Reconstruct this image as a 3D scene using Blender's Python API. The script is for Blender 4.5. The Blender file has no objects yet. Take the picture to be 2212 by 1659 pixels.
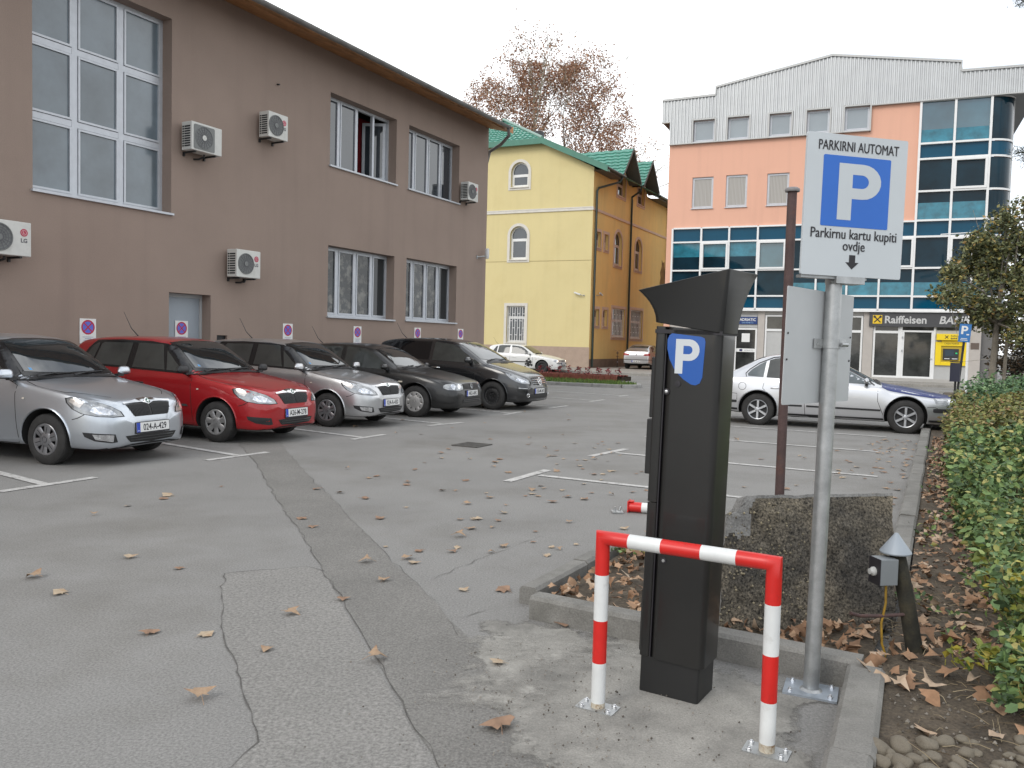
import bpy, bmesh, math, random
import numpy as np
from mathutils import Vector, Matrix
from mathutils.bvhtree import BVHTree
R = math.radians
rnd = random.Random(7)
SC = bpy.context.scene
COL = SC.collection

# ------------------------------------------------------------------ camera, sky, sun, exposure
H_CAM = 1.55
TH, RHO = .05068, .02572
F = Vector((0, math.cos(TH), -math.sin(TH))); U = Vector((0, math.sin(TH), math.cos(TH))); Rt = Vector((1, 0, 0))
R2 = math.cos(RHO)*Rt + math.sin(RHO)*U; U2 = math.cos(RHO)*U - math.sin(RHO)*Rt
cam = bpy.data.cameras.new('camera'); co = bpy.data.objects.new('camera', cam); COL.objects.link(co)
cam.sensor_width = 36; cam.lens = 1800/2212*36; cam.clip_end = 3000; cam.clip_start = .05
co.matrix_world = Matrix(((R2.x, U2.x, -F.x, 0), (R2.y, U2.y, -F.y, 0), (R2.z, U2.z, -F.z, H_CAM), (0, 0, 0, 1)))
SC.camera = co

SUN_AZ, SUN_EL = 222, 38           # compass azimuth (from +Y clockwise) of the sun: behind the camera, to the left
w = bpy.data.worlds.new('World'); SC.world = w; w.use_nodes = True
nt = w.node_tree; nd = nt.nodes; nd.clear()
out = nd.new('ShaderNodeOutputWorld'); bg = nd.new('ShaderNodeBackground'); bg.inputs[1].default_value = .12
sky = nd.new('ShaderNodeTexSky'); sky.sky_type = 'NISHITA'; sky.sun_disc = False
sky.sun_elevation = R(SUN_EL); sky.sun_rotation = R(SUN_AZ)
tc = nd.new('ShaderNodeTexCoord'); nz = nd.new('ShaderNodeTexNoise'); nz.inputs['Scale'].default_value = 2.6
nz.inputs['Detail'].default_value = 6; nz.inputs['Roughness'].default_value = .55
mp = nd.new('ShaderNodeMapping'); mp.inputs['Scale'].default_value = (1, 1, 2.6); mp.inputs['Location'].default_value = (.35, .1, .2)
rp = nd.new('ShaderNodeValToRGB'); rp.color_ramp.elements[0].position = .40; rp.color_ramp.elements[1].position = .56
rp.color_ramp.elements[0].color = (.35, .35, .35, 1)
mx = nd.new('ShaderNodeMix'); mx.data_type = 'RGBA'; mx.inputs['B'].default_value = (11.6, 11.9, 12.2, 1)
nt.links.new(tc.outputs['Generated'], mp.inputs[0]); nt.links.new(mp.outputs[0], nz.inputs['Vector'])
nt.links.new(nz.outputs[0], rp.inputs[0])
# the cloud sheet is closed except for a thin gap to the right ahead and the broken sky behind
def wmath(op, a, b):
    q = nd.new('ShaderNodeMath'); q.operation = op
    for i, v in enumerate((a, b)):
        if hasattr(v, 'links'): nt.links.new(v, q.inputs[i])
        else: q.inputs[i].default_value = v
    return q.outputs[0]
dp = nd.new('ShaderNodeVectorMath'); dp.operation = 'DOT_PRODUCT'; dp.inputs[1].default_value = (math.sin(R(27))*.955, math.cos(R(27))*.955, .295); nt.links.new(tc.outputs['Generated'], dp.inputs[0])
mr = nd.new('ShaderNodeMapRange'); mr.inputs[1].default_value = .962; mr.inputs[2].default_value = .998; mr.inputs[3].default_value = 1; mr.inputs[4].default_value = .58; nt.links.new(dp.outputs['Value'], mr.inputs[0])
sx_ = nd.new('ShaderNodeSeparateXYZ'); nt.links.new(tc.outputs['Generated'], sx_.inputs[0])
m2 = nd.new('ShaderNodeMapRange'); m2.inputs[1].default_value = -.25; m2.inputs[2].default_value = .15; nt.links.new(sx_.outputs['Y'], m2.inputs[0])
m3 = nd.new('ShaderNodeMapRange'); m3.inputs[1].default_value = .58; m3.inputs[2].default_value = .82; m3.inputs[3].default_value = 1; m3.inputs[4].default_value = 0; nt.links.new(sx_.outputs['Z'], m3.inputs[0])
closed = wmath('MINIMUM', m2.outputs[0], m3.outputs[0])
nt.links.new(wmath('MINIMUM', wmath('MAXIMUM', rp.outputs[0], closed), mr.outputs[0]), mx.inputs['Factor'])
nt.links.new(sky.outputs[0], mx.inputs['A']); nt.links.new(mx.outputs['Result'], bg.inputs[0]); nt.links.new(bg.outputs[0], out.inputs[0])
sl = bpy.data.lights.new('sun', 'SUN'); sl.energy = 1.1; sl.angle = R(25); sl.color = (1, .96, .9)
so = bpy.data.objects.new('sun', sl); COL.objects.link(so)
sd = Vector((math.sin(R(SUN_AZ))*math.cos(R(SUN_EL)), math.cos(R(SUN_AZ))*math.cos(R(SUN_EL)), math.sin(R(SUN_EL))))
so.rotation_euler = sd.to_track_quat('Z', 'Y').to_euler()
SC.view_settings.view_transform = 'Standard'; SC.view_settings.look = 'None'; SC.view_settings.gamma = 1
SC.view_settings.exposure = 0.2

# ------------------------------------------------------------------ materials
def hexl(h):
    c = [int(h[i:i+2], 16)/255 for i in (0, 2, 4)]
    return tuple((x/12.92 if x <= .04045 else ((x+.055)/1.055)**2.4) for x in c)
MATS = {}
def M(name, col, rough=.6, metal=0., var=0., vs=3., fine=0., fs=120., bump=0., bs=90., coat=0., ior=1.5, col2=None, c2lo=.45, c2hi=.62, c2s=1.5, island=None, emit=0, trans=0, wave=0, fade=None, streak=0):
    """principled material with procedural colour variation; col2: second colour in noise patches; island: colour ramp picked per leaf"""
    if name in MATS: return MATS[name]
    m = bpy.data.materials.new(name); m.use_nodes = True; n = m.node_tree.nodes; L = m.node_tree.links
    b = n['Principled BSDF']; b.inputs['Base Color'].default_value = (*col, 1); b.inputs['Roughness'].default_value = rough
    b.inputs['Metallic'].default_value = metal; b.inputs['IOR'].default_value = ior
    b.inputs['Coat Weight'].default_value = coat; b.inputs['Coat Roughness'].default_value = .04
    if trans: b.inputs['Transmission Weight'].default_value = trans
    if emit: b.inputs['Emission Color'].default_value = (*col, 1); b.inputs['Emission Strength'].default_value = emit
    t = n.new('ShaderNodeTexCoord'); sock = None
    def noise(s, det=4, ro=.6):
        q = n.new('ShaderNodeTexNoise'); q.inputs['Scale'].default_value = s; q.inputs['Detail'].default_value = det; q.inputs['Roughness'].default_value = ro
        L.new(t.outputs['Object'], q.inputs['Vector']); return q.outputs[0]
    def mixc(a, bcol, fac, mode='MIX', fv=None):
        q = n.new('ShaderNodeMix'); q.data_type = 'RGBA'; q.blend_type = mode
        if hasattr(a, 'links'): L.new(a, q.inputs['A'])
        else: q.inputs['A'].default_value = (*a, 1)
        if hasattr(bcol, 'links'): L.new(bcol, q.inputs['B'])
        else: q.inputs['B'].default_value = (*bcol, 1)
        if fac is not None: L.new(fac, q.inputs['Factor'])
        else: q.inputs['Factor'].default_value = fv
        return q.outputs['Result']
    def ramp(s, lo, hi, a=0., z=1.):
        q = n.new('ShaderNodeMapRange'); q.inputs[1].default_value = lo; q.inputs[2].default_value = hi; q.inputs[3].default_value = a; q.inputs[4].default_value = z
        L.new(s, q.inputs[0]); return q.outputs[0]
    cur = col
    if island:
        g = n.new('ShaderNodeNewGeometry'); cr = n.new('ShaderNodeValToRGB'); e = cr.color_ramp.elements
        for i, (p, c) in enumerate(island):
            el = e[i] if i < 2 else e.new(p)
            el.position = p; el.color = (*c, 1)
        L.new(g.outputs['Random Per Island'], cr.inputs[0]); cur = cr.outputs[0]
    if col2 is not None: cur = mixc(cur, col2, ramp(noise(c2s, 5, .65), c2lo, c2hi))
    if var:
        v = ramp(noise(vs), .3, .7, 1-var, 1+var); q = n.new('ShaderNodeMix'); q.data_type = 'RGBA'; q.blend_type = 'MULTIPLY'; q.inputs['Factor'].default_value = 1
        cb = n.new('ShaderNodeCombineColor'); [L.new(v, cb.inputs[i]) for i in range(3)]
        if hasattr(cur, 'links'): L.new(cur, q.inputs['A'])
        else: q.inputs['A'].default_value = (*cur, 1)
        L.new(cb.outputs[0], q.inputs['B']); cur = q.outputs['Result']
    if fine:
        v = ramp(noise(fs, 2, .7), .3, .7, 1-fine, 1+fine); q = n.new('ShaderNodeMix'); q.data_type = 'RGBA'; q.blend_type = 'MULTIPLY'; q.inputs['Factor'].default_value = 1
        cb = n.new('ShaderNodeCombineColor'); [L.new(v, cb.inputs[i]) for i in range(3)]
        if hasattr(cur, 'links'): L.new(cur, q.inputs['A'])
        else: q.inputs['A'].default_value = (*cur, 1)
        L.new(cb.outputs[0], q.inputs['B']); cur = q.outputs['Result']
    if streak:                                  # faint vertical rain streaks
        q = n.new('ShaderNodeTexNoise'); q.inputs['Scale'].default_value = 2.6; q.inputs['Detail'].default_value = 5; mpp = n.new('ShaderNodeMapping'); mpp.inputs['Scale'].default_value = (1, 1, .07)
        L.new(t.outputs['Object'], mpp.inputs[0]); L.new(mpp.outputs[0], q.inputs['Vector']); base_ = cur if hasattr(cur, 'links') else col
        dk = n.new('ShaderNodeMix'); dk.data_type = 'RGBA'; dk.blend_type = 'MULTIPLY'; dk.inputs['Factor'].default_value = 1; dk.inputs['B'].default_value = (1-streak, 1-streak, 1-streak*.9, 1)
        if hasattr(base_, 'links'): L.new(base_, dk.inputs['A'])
        else: dk.inputs['A'].default_value = (*base_, 1)
        cur = mixc(base_, dk.outputs['Result'], ramp(q.outputs[0], .5, .75))
    if wave:                                    # darker bands put the shade of soft vertical folds into the colour
        q = n.new('ShaderNodeTexWave'); q.wave_type = 'BANDS'; q.bands_direction = 'X'; q.inputs['Scale'].default_value = wave; q.inputs['Distortion'].default_value = 2.5; q.inputs['Detail'].default_value = 1
        mpp = n.new('ShaderNodeMapping'); mpp.inputs['Scale'].default_value = (1, 1, .12); L.new(t.outputs['Object'], mpp.inputs[0]); L.new(mpp.outputs[0], q.inputs['Vector'])
        cur = mixc(cur, tuple(c*.62 for c in col), q.outputs[0])
    if fade:                                    # worn, ragged margin: the sheet thins out where its 'fade' attribute falls
        at_ = n.new('ShaderNodeAttribute'); at_.attribute_name = 'fade'; ad = n.new('ShaderNodeMath'); ad.operation = 'ADD'; L.new(at_.outputs['Fac'], ad.inputs[0])
        fs_, lo_, hi_ = fade if isinstance(fade, tuple) else (fade, .35, .65)
        L.new(ramp(noise(fs_, 6, .7), .3, .7, -.45, .45), ad.inputs[1]); L.new(ramp(ad.outputs[0], lo_, hi_), b.inputs['Alpha'])
    if hasattr(cur, 'links'): L.new(cur, b.inputs['Base Color'])
    if bump:
        bp = n.new('ShaderNodeBump'); bp.inputs['Strength'].default_value = bump; bp.inputs['Distance'].default_value = .01
        L.new(noise(bs, 3, .6), bp.inputs['Height']); L.new(bp.outputs[0], b.inputs['Normal'])
    MATS[name] = m
    return m
G = .5
white = M('white_paint', (.78, .78, .76), .45, var=.05)
asph = M('asphalt', (.222, .216, .205), .92, var=.09, vs=.6, fine=.30, fs=85, bump=.35, bs=160, col2=(.180, .172, .158), c2lo=.48, c2hi=.68, c2s=.55)
asph_old = M('asphalt_patch', (.180, .173, .160), .92, var=.10, vs=1.4, fine=.34, fs=85, bump=.4, bs=150)
asph_lt = M('asphalt_pale', (.222, .214, .200), .92, var=.07, vs=1.2, fine=.34, fs=60, bump=.45, bs=120)
concrete = M('concrete', (.285, .273, .247), .9, var=.18, vs=3.2, fine=.2, fs=120, bump=.35, bs=110, col2=(.175, .168, .152), c2lo=.44, c2hi=.64, c2s=2.1, fade=3.5)
kerbm = M('kerb_concrete', (.20, .193, .177), .9, var=.2, vs=4, fine=.2, fs=120, bump=.4, bs=80, col2=(.14, .135, .12), c2lo=.5, c2hi=.7, c2s=3)
dusty = M('cement_dust', (.40, .385, .355), .95, var=.15, vs=6, fine=.2, fs=90)
crackm = M('crack_dark', (.10, .094, .086), .95, var=.3, vs=20)
linem = M('road_paint', (.47, .46, .44), .85, var=.14, vs=5, fine=.2, fs=60, col2=(.25, .24, .225), c2lo=.52, c2hi=.68, c2s=9)
soil = M('soil', (.075, .058, .04), .95, var=.35, vs=8, fine=.4, fs=60, bump=.8, bs=30)
black = M('black_plastic', (.018, .018, .019), .5, var=.1)
rubber = M('rubber', (.022, .021, .020), .8, var=.25, vs=12)
chrome = M('chrome', (.80, .80, .80), .12, 1)
galv = M('galvanised', (.42, .43, .43), .45, .75, var=.18, vs=14, fine=.06, fs=200)
bolt = M('zinc_bolt', (.65, .66, .68), .3, .9)
alu = M('silver_trim', (.55, .56, .58), .35, .8, var=.08, vs=20)
tyre_m = M('tyre', (.028, .027, .026), .85, var=.3, vs=9)
cover_m = M('wheel_cover', (.36, .36, .36), .38, .55, var=.2, vs=8)
steel_blk = M('black_steel_wheel', (.015, .015, .016), .45, var=.2)
glass_car = M('car_glass', (.016, .020, .022), .02, ior=2.1)
glass_side = M('side_glass', (.048, .051, .048), .04, ior=1.6, var=.3, vs=2)
lens = M('lamp_lens', (.30, .31, .32), .12, .45, ior=1.7, coat=1, var=.35, vs=14)
lensdk = M('lamp_inner', (.75, .76, .78), .12, .9, var=.3, vs=25)
redlens = M('rear_lamp_red', (.30, .012, .014), .15, coat=1)
plate_w = M('plate_white', (.72, .72, .70), .4)
blueb = M('plate_blue', (.02, .06, .42), .4)
ink = M('ink', (.02, .018, .022), .6)
signgrey = M('sign_face', (.50, .535, .555), .42, var=.03)
signblue = M('sign_blue', (.016, .125, .50), .4, var=.05)
redp = M('red_paint', (.58, .018, .014), .35, var=.08, vs=9, col2=(.42, .02, .015), c2lo=.6, c2hi=.75, c2s=20)
whp = M('white_pole_paint', (.66, .67, .66), .45, var=.07, vs=9, col2=(.5, .5, .48), c2lo=.6, c2hi=.78, c2s=16)
leafd = M('dead_leaf', (.36, .25, .16), .8, island=None, var=.3, vs=18, col2=(.22, .13, .075), c2lo=.45, c2hi=.65, c2s=14)
leafl = M('dead_leaf_pale', (.42, .33, .23), .8, var=.25, vs=18, col2=(.24, .15, .085), c2lo=.5, c2hi=.7, c2s=14)
litter = M('leaf_litter', (.3, .18, .1), .85, island=[(0, (.13, .075, .045)), (.3, (.30, .17, .095)), (.7, (.37, .24, .15)), (1, (.43, .33, .24))], var=.25, vs=20)

# ------------------------------------------------------------------ mesh builder
class MB:
    def __init__(s): s.v = []; s.f = []; s.mi = []
    def add(s, vs, fs, m=0, T=None):
        o = len(s.v)
        for p in vs:
            p = Vector(p); s.v.append(tuple(T @ p) if T is not None else tuple(p))
        for f in fs: s.f.append(tuple(i+o for i in f)); s.mi.append(m)
        return s
    def box(s, x0, x1, y0, y1, z0, z1, m=0, T=None):
        v = [(x, y, z) for z in (z0, z1) for y in (y0, y1) for x in (x0, x1)]
        return s.add(v, [(0, 2, 3, 1), (4, 5, 7, 6), (0, 1, 5, 4), (2, 6, 7, 3), (0, 4, 6, 2), (1, 3, 7, 5)], m, T)
    def prism(s, poly, z0, z1, m=0, T=None):
        n = len(poly); v = [(x, y, z0) for x, y in poly]+[(x, y, z1) for x, y in poly]
        a = sum(poly[i][0]*poly[(i+1) % n][1]-poly[(i+1) % n][0]*poly[i][1] for i in range(n))
        f = [tuple(range(n-1, -1, -1)), tuple(range(n, 2*n))]+[(i, (i+1) % n, n+(i+1) % n, n+i) for i in range(n)]
        if a < 0: f = [tuple(reversed(q)) for q in f]
        return s.add(v, f, m, T)
    def tube(s, pts, r, seg=8, m=0, caps=True, T=None):
        pts = [Vector(p) for p in pts]; n = len(pts); rr = r if isinstance(r, (list, tuple)) else [r]*n
        vs = []; ref = None
        for i, p in enumerate(pts):
            a = pts[min(i+1, n-1)]-pts[max(i-1, 0)]; a.normalize()
            if ref is None: ref = Vector((0, 0, 1)) if abs(a.z) < .9 else Vector((1, 0, 0))
            x = a.cross(ref).normalized(); y = x.cross(a).normalized(); ref = y
            for k in range(seg):
                t = 2*math.pi*k/seg; vs.append(p+x*math.cos(t)*rr[i]+y*math.sin(t)*rr[i])
        fs = [(i*seg+k, i*seg+(k+1) % seg, (i+1)*seg+(k+1) % seg, (i+1)*seg+k) for i in range(n-1) for k in range(seg)]
        if caps: fs += [tuple(range(seg-1, -1, -1)), tuple(range((n-1)*seg, n*seg))]
        return s.add(vs, fs, m, T)
    def lathe(s, prof, seg=24, m=0, T=None):
        """profile of (r, z) turned about z"""
        vs = [(r*math.cos(2*math.pi*k/seg), r*math.sin(2*math.pi*k/seg), z) for r, z in prof for k in range(seg)]
        fs = [(i*seg+k, i*seg+(k+1) % seg, (i+1)*seg+(k+1) % seg, (i+1)*seg+k) for i in range(len(prof)-1) for k in range(seg)]
        return s.add(vs, fs, m, T)
    def holed(s, outer, holes, T=None, m=0, flip=False):
        """planar polygon (x, z) with holes at y=0"""
        bm = bmesh.new()
        for loop in [outer]+list(holes):
            vv = [bm.verts.new((x, 0, z)) for x, z in loop]
            for i in range(len(vv)): bm.edges.new((vv[i], vv[(i+1) % len(vv)]))
        bmesh.ops.triangle_fill(bm, edges=bm.edges[:], use_beauty=True, normal=(0, -1, 0))
        bm.verts.index_update(); bmesh.ops.recalc_face_normals(bm, faces=bm.faces[:])
        vs = [v.co.copy() for v in bm.verts]; fs = []
        for f in bm.faces:
            q = [v.index for v in f.verts]
            if f.normal.y > 0: q.reverse()
            fs.append(q)
        bm.free(); return s.add(vs, fs, m, T)
    def reveal(s, loop, y0, y1, m=0, T=None):
        n = len(loop)
        return s.add([(x, y0, z) for x, z in loop]+[(x, y1, z) for x, z in loop], [(i, (i+1) % n, n+(i+1) % n, n+i) for i in range(n)], m, T)
    def build(s, name, mats, parent=None, smooth=0, bev=0, loc=None, sub=0):
        me = bpy.data.meshes.new(name); me.from_pydata(s.v, [], s.f)
        if not isinstance(mats, (list, tuple)): mats = [mats]
        for m in mats: me.materials.append(m)
        if len(mats) > 1: me.polygons.foreach_set('material_index', s.mi)
        if smooth:
            me.shade_smooth(); me.set_sharp_from_angle(angle=R(smooth))
        o = bpy.data.objects.new(name, me); COL.objects.link(o)
        if parent is not None: o.parent = parent
        if loc is not None: o.location = loc
        if bev:
            b = o.modifiers.new('b', 'BEVEL'); b.width = bev; b.segments = 2; b.limit_method = 'ANGLE'; b.angle_limit = R(40)
        return o
def tag(o, label=None, cat=None, group=None, kind=None):
    if label: o['label'] = label
    if cat: o['category'] = cat
    if group: o['group'] = group
    if kind: o['kind'] = kind
    return o
def thing(name, label, cat, loc=(0, 0, 0), rz=0, group=None, tilt=None):
    o = bpy.data.objects.new(name, None); COL.objects.link(o); o.location = loc; o.rotation_euler = (tilt[0], tilt[1], rz) if tilt else (0, 0, rz)
    o.empty_display_size = .2
    return tag(o, label, cat, group)
def struct(name, mb, mat, **k): return tag(mb.build(name, mat, **k), kind='structure')
def copy_tree(o, parent=None):
    c = o.copy(); COL.objects.link(c)
    if parent is not None: c.parent = parent
    for ch in o.children: copy_tree(ch, c)
    return c
def text_mesh(s, size, ext=.001, sx=1., bold=0., align='CENTER', space=1.):
    """lettering as a mesh builder piece, in the x-y plane"""
    cu = bpy.data.curves.new('t', 'FONT'); cu.body = s; cu.size = size; cu.align_x = align; cu.extrude = ext; cu.offset = bold; cu.space_character = space; cu.resolution_u = 3
    ob = bpy.data.objects.new('t', cu); COL.objects.link(ob)
    bpy.context.view_layer.update()
    me = bpy.data.meshes.new_from_object(ob.evaluated_get(bpy.context.evaluated_depsgraph_get()))
    vs = [(v.co.x*sx, v.co.y, v.co.z) for v in me.vertices]; fs = [tuple(p.vertices) for p in me.polygons]
    bpy.data.objects.remove(ob); bpy.data.curves.remove(cu); bpy.data.meshes.remove(me)
    return vs, fs
# turns text's x-y plane into a wall's x-z plane facing -y
UP = Matrix(((1, 0, 0, 0), (0, 0, -1, 0), (0, 1, 0, 0), (0, 0, 0, 1)))
def Tr(x, y, z): return Matrix.Translation((x, y, z))
def fit_text(name, s, width, cap, x, z, mat, parent, T, bold=0):
    """lettering stretched to a given width and capital height, centred at x, baseline z"""
    v, f = text_mesh(s, 1.0, ext=.0, bold=bold); v0, f0 = text_mesh('H', 1.0); ch = max(p[1] for p in v0); xs_ = [p[0] for p in v]; c = (min(xs_)+max(xs_))/2; k = width/(max(xs_)-min(xs_))
    q = MB()
    for i, dx in enumerate((-.013, 0, .013)): q.add([((a-c+dx)*k, b*cap/ch, .0006+.0002*i) for a, b, _ in v], f, 0, T @ Tr(x, -.0012, z) @ UP)
    return q.build(name, mat, parent)
def put_text(name, s, size, x, y, z, mat, parent, **k):
    mb = MB(); v, f = text_mesh(s, size, **k); mb.add(v, f, 0, Tr(x, y, z) @ UP); return mb.build(name, mat, parent)
def letter_P(h, th=None, n=12):
    """outline of a bold capital P, height h, and its hole"""
    s = h; st = .235*s; W = .72*s; ro = .31*s; cy = s-ro; cx = W-ro
    outer = [(0, 0), (st, 0), (st, cy-ro)]+[(cx+ro*math.cos(t), cy+ro*math.sin(t)) for t in np.linspace(-math.pi/2, math.pi/2, n)]+[(0, s)]
    ri = ro-.19*s
    hole = [(st, cy-ri)]+[(cx-.02*s+ri*math.cos(t), cy+ri*math.sin(t)) for t in np.linspace(-math.pi/2, math.pi/2, n)]+[(st, cy+ri)]
    return outer, hole
def roundrect(x0, x1, y0, y1, r, n=5):
    p = []
    for cx, cy, a in ((x1-r, y0+r, -90), (x1-r, y1-r, 0), (x0+r, y1-r, 90), (x0+r, y0+r, 180)):
        p += [(cx+r*math.cos(R(a+90*i/n)), cy+r*math.sin(R(a+90*i/n))) for i in range(n+1)]
    return p
def arch(x0, x1, z0, z1, n=12):
    r = (x1-x0)/2; cx = (x0+x1)/2; cz = z1-r
    return [(x0, z0), (x1, z0)]+[(cx+r*math.cos(t), cz+r*math.sin(t)) for t in np.linspace(0, math.pi, n)]
def rect(x0, x1, z0, z1): return [(x0, z0), (x1, z0), (x1, z1), (x0, z1)]
def disc(cx, cz, r, n=24): return [(cx+r*math.cos(2*math.pi*i/n), cz+r*math.sin(2*math.pi*i/n)) for i in range(n)]
def hor(az): return Vector((math.sin(az), math.cos(az), 0))
def ribbon(pts, wd):
    """left and right outlines of a polyline of given width"""
    P = [Vector((*p[:2], 0)) for p in pts]; L_ = []; R_ = []
    for i, p in enumerate(P):
        a = (P[min(i+1, len(P)-1)]-P[max(i-1, 0)]).normalized(); n = Vector((-a.y, a.x, 0)); wv = wd[i] if isinstance(wd, list) else wd
        L_.append(p+n*wv/2); R_.append(p-n*wv/2)
    return L_, R_
def strip(mb, pts, wd, z, m=0):
    L_, R_ = ribbon(pts, wd); n = len(L_)
    mb.add([(p.x, p.y, z) for p in R_]+[(p.x, p.y, z) for p in L_], [(i, i+1, n+i+1, n+i) for i in range(n-1)], m)
# ------------------------------------------------------------------ ground, roads, kerbs, markings
mb = MB()
xs = [-900, -300, -100, -40, -20, -10, -5, 0, 5, 10, 20, 40, 100, 300, 900]; ys = [-900, -300, -60, -20, -5, 0, 5, 10, 20, 40, 60, 100, 300, 900, 1500]
for y in ys:
    for x in xs: mb.v.append((x, y, 0))
for j in range(len(ys)-1):
    for i in range(len(xs)-1):
        k = j*len(xs)+i; mb.f.append((k, k+1, k+1+len(xs), k+len(xs))); mb.mi.append(0)
struct('ground', mb, asph)
def jag(pts, amp, step, rr):
    """polyline made irregular"""
    o = []
    for i in range(len(pts)-1):
        a = Vector((*pts[i], 0)); b = Vector((*pts[i+1], 0)); n = max(1, int((b-a).length/step)); d = (b-a).normalized(); q = Vector((-d.y, d.x, 0))
        for k in range(n): o.append(tuple((a+(b-a)*(k/n)+q*(rr.uniform(-amp, amp) if (i or k) else 0))[:2]))
    o.append(pts[-1]); return o
r1 = random.Random(3)
SL = [(-5.6, 16.0), (-3.81, 11.68), (-3.12, 10.11), (-2.43, 8.4), (-1.91, 7.13), (-1.45, 6.06), (-1.21, 5.44), (-.87, 4.59), (-.64, 3.99), (-.44, 3.49), (-.24, 2.97), (.1, 2.1)]
SR = [(-5.0, 16.3), (-3.25, 11.8), (-2.63, 10.2), (-2.0, 8.64), (-1.55, 7.57), (-.96, 6.1), (-.62, 5.34), (-.34, 4.63), (-.1, 4.03), (.05, 3.6), (.22, 3.2), (.6, 2.2)]
SLj, SRj = jag(SL, .018, .12, r1), jag(SR, .018, .12, r1)
mb = MB(); n = 60
def resamp(p, n):
    P = [Vector((*q, 0)) for q in p]; d = [0]
    for i in range(1, len(P)): d.append(d[-1]+(P[i]-P[i-1]).length)
    o = []
    for k in range(n+1):
        t = d[-1]*k/n; i = max(j for j in range(len(P)) if d[j] <= t+1e-9); i = min(i, len(P)-2); o.append(P[i].lerp(P[i+1], (t-d[i])/max(1e-9, d[i+1]-d[i])))
    return o
a, b = resamp(SLj, n), resamp(SRj, n)
mb.add([(p.x, p.y, .003) for p in a]+[(p.x, p.y, .003) for p in b], [(i, n+1+i, n+2+i, i+1) for i in range(n)])
struct('road_patch', mb, asph_old)
# paler resurfaced patch left of the trench
pa = jag([(-1.21, 5.44), (-1.35, 5.54), (-1.82, 5.33), (-1.75, 5.05), (-1.6, 4.64), (-1.45, 4.2), (-1.31, 3.95), (-1.17, 3.62), (-1.04, 3.35), (-.93, 3.1), (-.97, 2.91), (-1.3, 2.4)], .012, .07, r1)
poly = pa+[(-.2, 2.3), (-.26, 2.97), (-.46, 3.49), (-.66, 3.99), (-.89, 4.59)]
mb = MB(); mb.add([(x, y, .002) for x, y in poly], [tuple(range(len(poly)))])
o = struct('road_patch', mb, asph_lt)
bm = bmesh.new(); bm.from_mesh(o.data); bmesh.ops.triangulate(bm, faces=bm.faces[:])
for f in bm.faces:
    if f.normal.z < 0: f.normal_flip()
bm.to_mesh(o.data); bm.free()
mb = MB()
def crack(pts, wd): strip(mb, pts, [.5*wd*r1.uniform(.15, 1.5) for _ in pts], .0048)
crack(pa, .011); crack(SLj, .009); crack([p for p in SRj[8:] if p[1] > 4.75], .006)
crack(jag([(-.47, 5.33), (-.22, 5.81), (.06, 6.24), (.25, 6.58), (.65, 6.44), (1.2, 6.3)], .02, .08, r1), .008)
crack(jag([(-.1, 4.73), (-.3, 4.55), (-.25, 4.3)], .03, .08, r1), .008)
struct('asphalt_crack', mb, crackm)
# concrete pad under the ticket machine
pp = jag([(-.1, 4.55), (.12, 4.6), (.75, 4.28), (1.42, 3.62), (1.2, 3.05), (.9, 2.3), (.2, 2.2), (.15, 2.9), (-.02, 3.2), (-.12, 3.7), (-.25, 4.1), (-.1, 4.55)], .05, .1, r1)
mb = MB(); cx, cy = .62, 3.5
pp = pp[:-1]; mb.add([(cx, cy, .007)]+[(cx+(x-cx)*.62, cy+(y-cy)*.62, .0068) for x, y in pp]+[(cx+(x-cx)*1.12, cy+(y-cy)*1.12, .0035) for x, y in pp], [(0, 1+i, 1+(i+1) % len(pp)) for i in range(len(pp))]+[(1+i, 1+len(pp)+i, 1+len(pp)+(i+1) % len(pp), 1+(i+1) % len(pp)) for i in range(len(pp))])
for i, f in enumerate(mb.f):
    v = [Vector(mb.v[j]) for j in f]
    if (v[1]-v[0]).cross(v[2]-v[0]).z < 0: mb.f[i] = tuple(reversed(f))
pad = struct('concrete_pad', mb, concrete, smooth=60)
at_ = pad.data.attributes.new('fade', 'FLOAT', 'POINT')
for i in range(len(mb.v)): at_.data[i].value = 1.3 if i <= len(pp) else 0.
# powdery cement spilt at the edge of the pad
for cx, cy, ra_, rb_ in ((.22, 4.12, .42, .34), (-.02, 3.62, .36, .30), (.55, 4.15, .25, .16)):
    mb = MB(); k = 20; mb.add([(cx, cy, .0105)]+[(cx+ra_*.5*math.cos(6.2832*i/k), cy+rb_*.5*math.sin(6.2832*i/k), .0105) for i in range(k)]+[(cx+ra_*math.cos(6.2832*i/k), cy+rb_*math.sin(6.2832*i/k), .0105) for i in range(k)], [(0, 1+i, 1+(i+1) % k) for i in range(k)]+[(1+i, 1+k+i, 1+k+(i+1) % k, 1+(i+1) % k) for i in range(k)])
    o = struct('cement_dust', mb, M('cement_powder', (.35, .336, .305), .95, var=.12, vs=9, fine=.25, fs=110, fade=(7, .15, 1.0))); at_ = o.data.attributes.new('fade', 'FLOAT', 'POINT')
    for i in range(1+2*k): at_.data[i].value = .62 if i == 0 else (.5 if i <= k else -.1)
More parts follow.
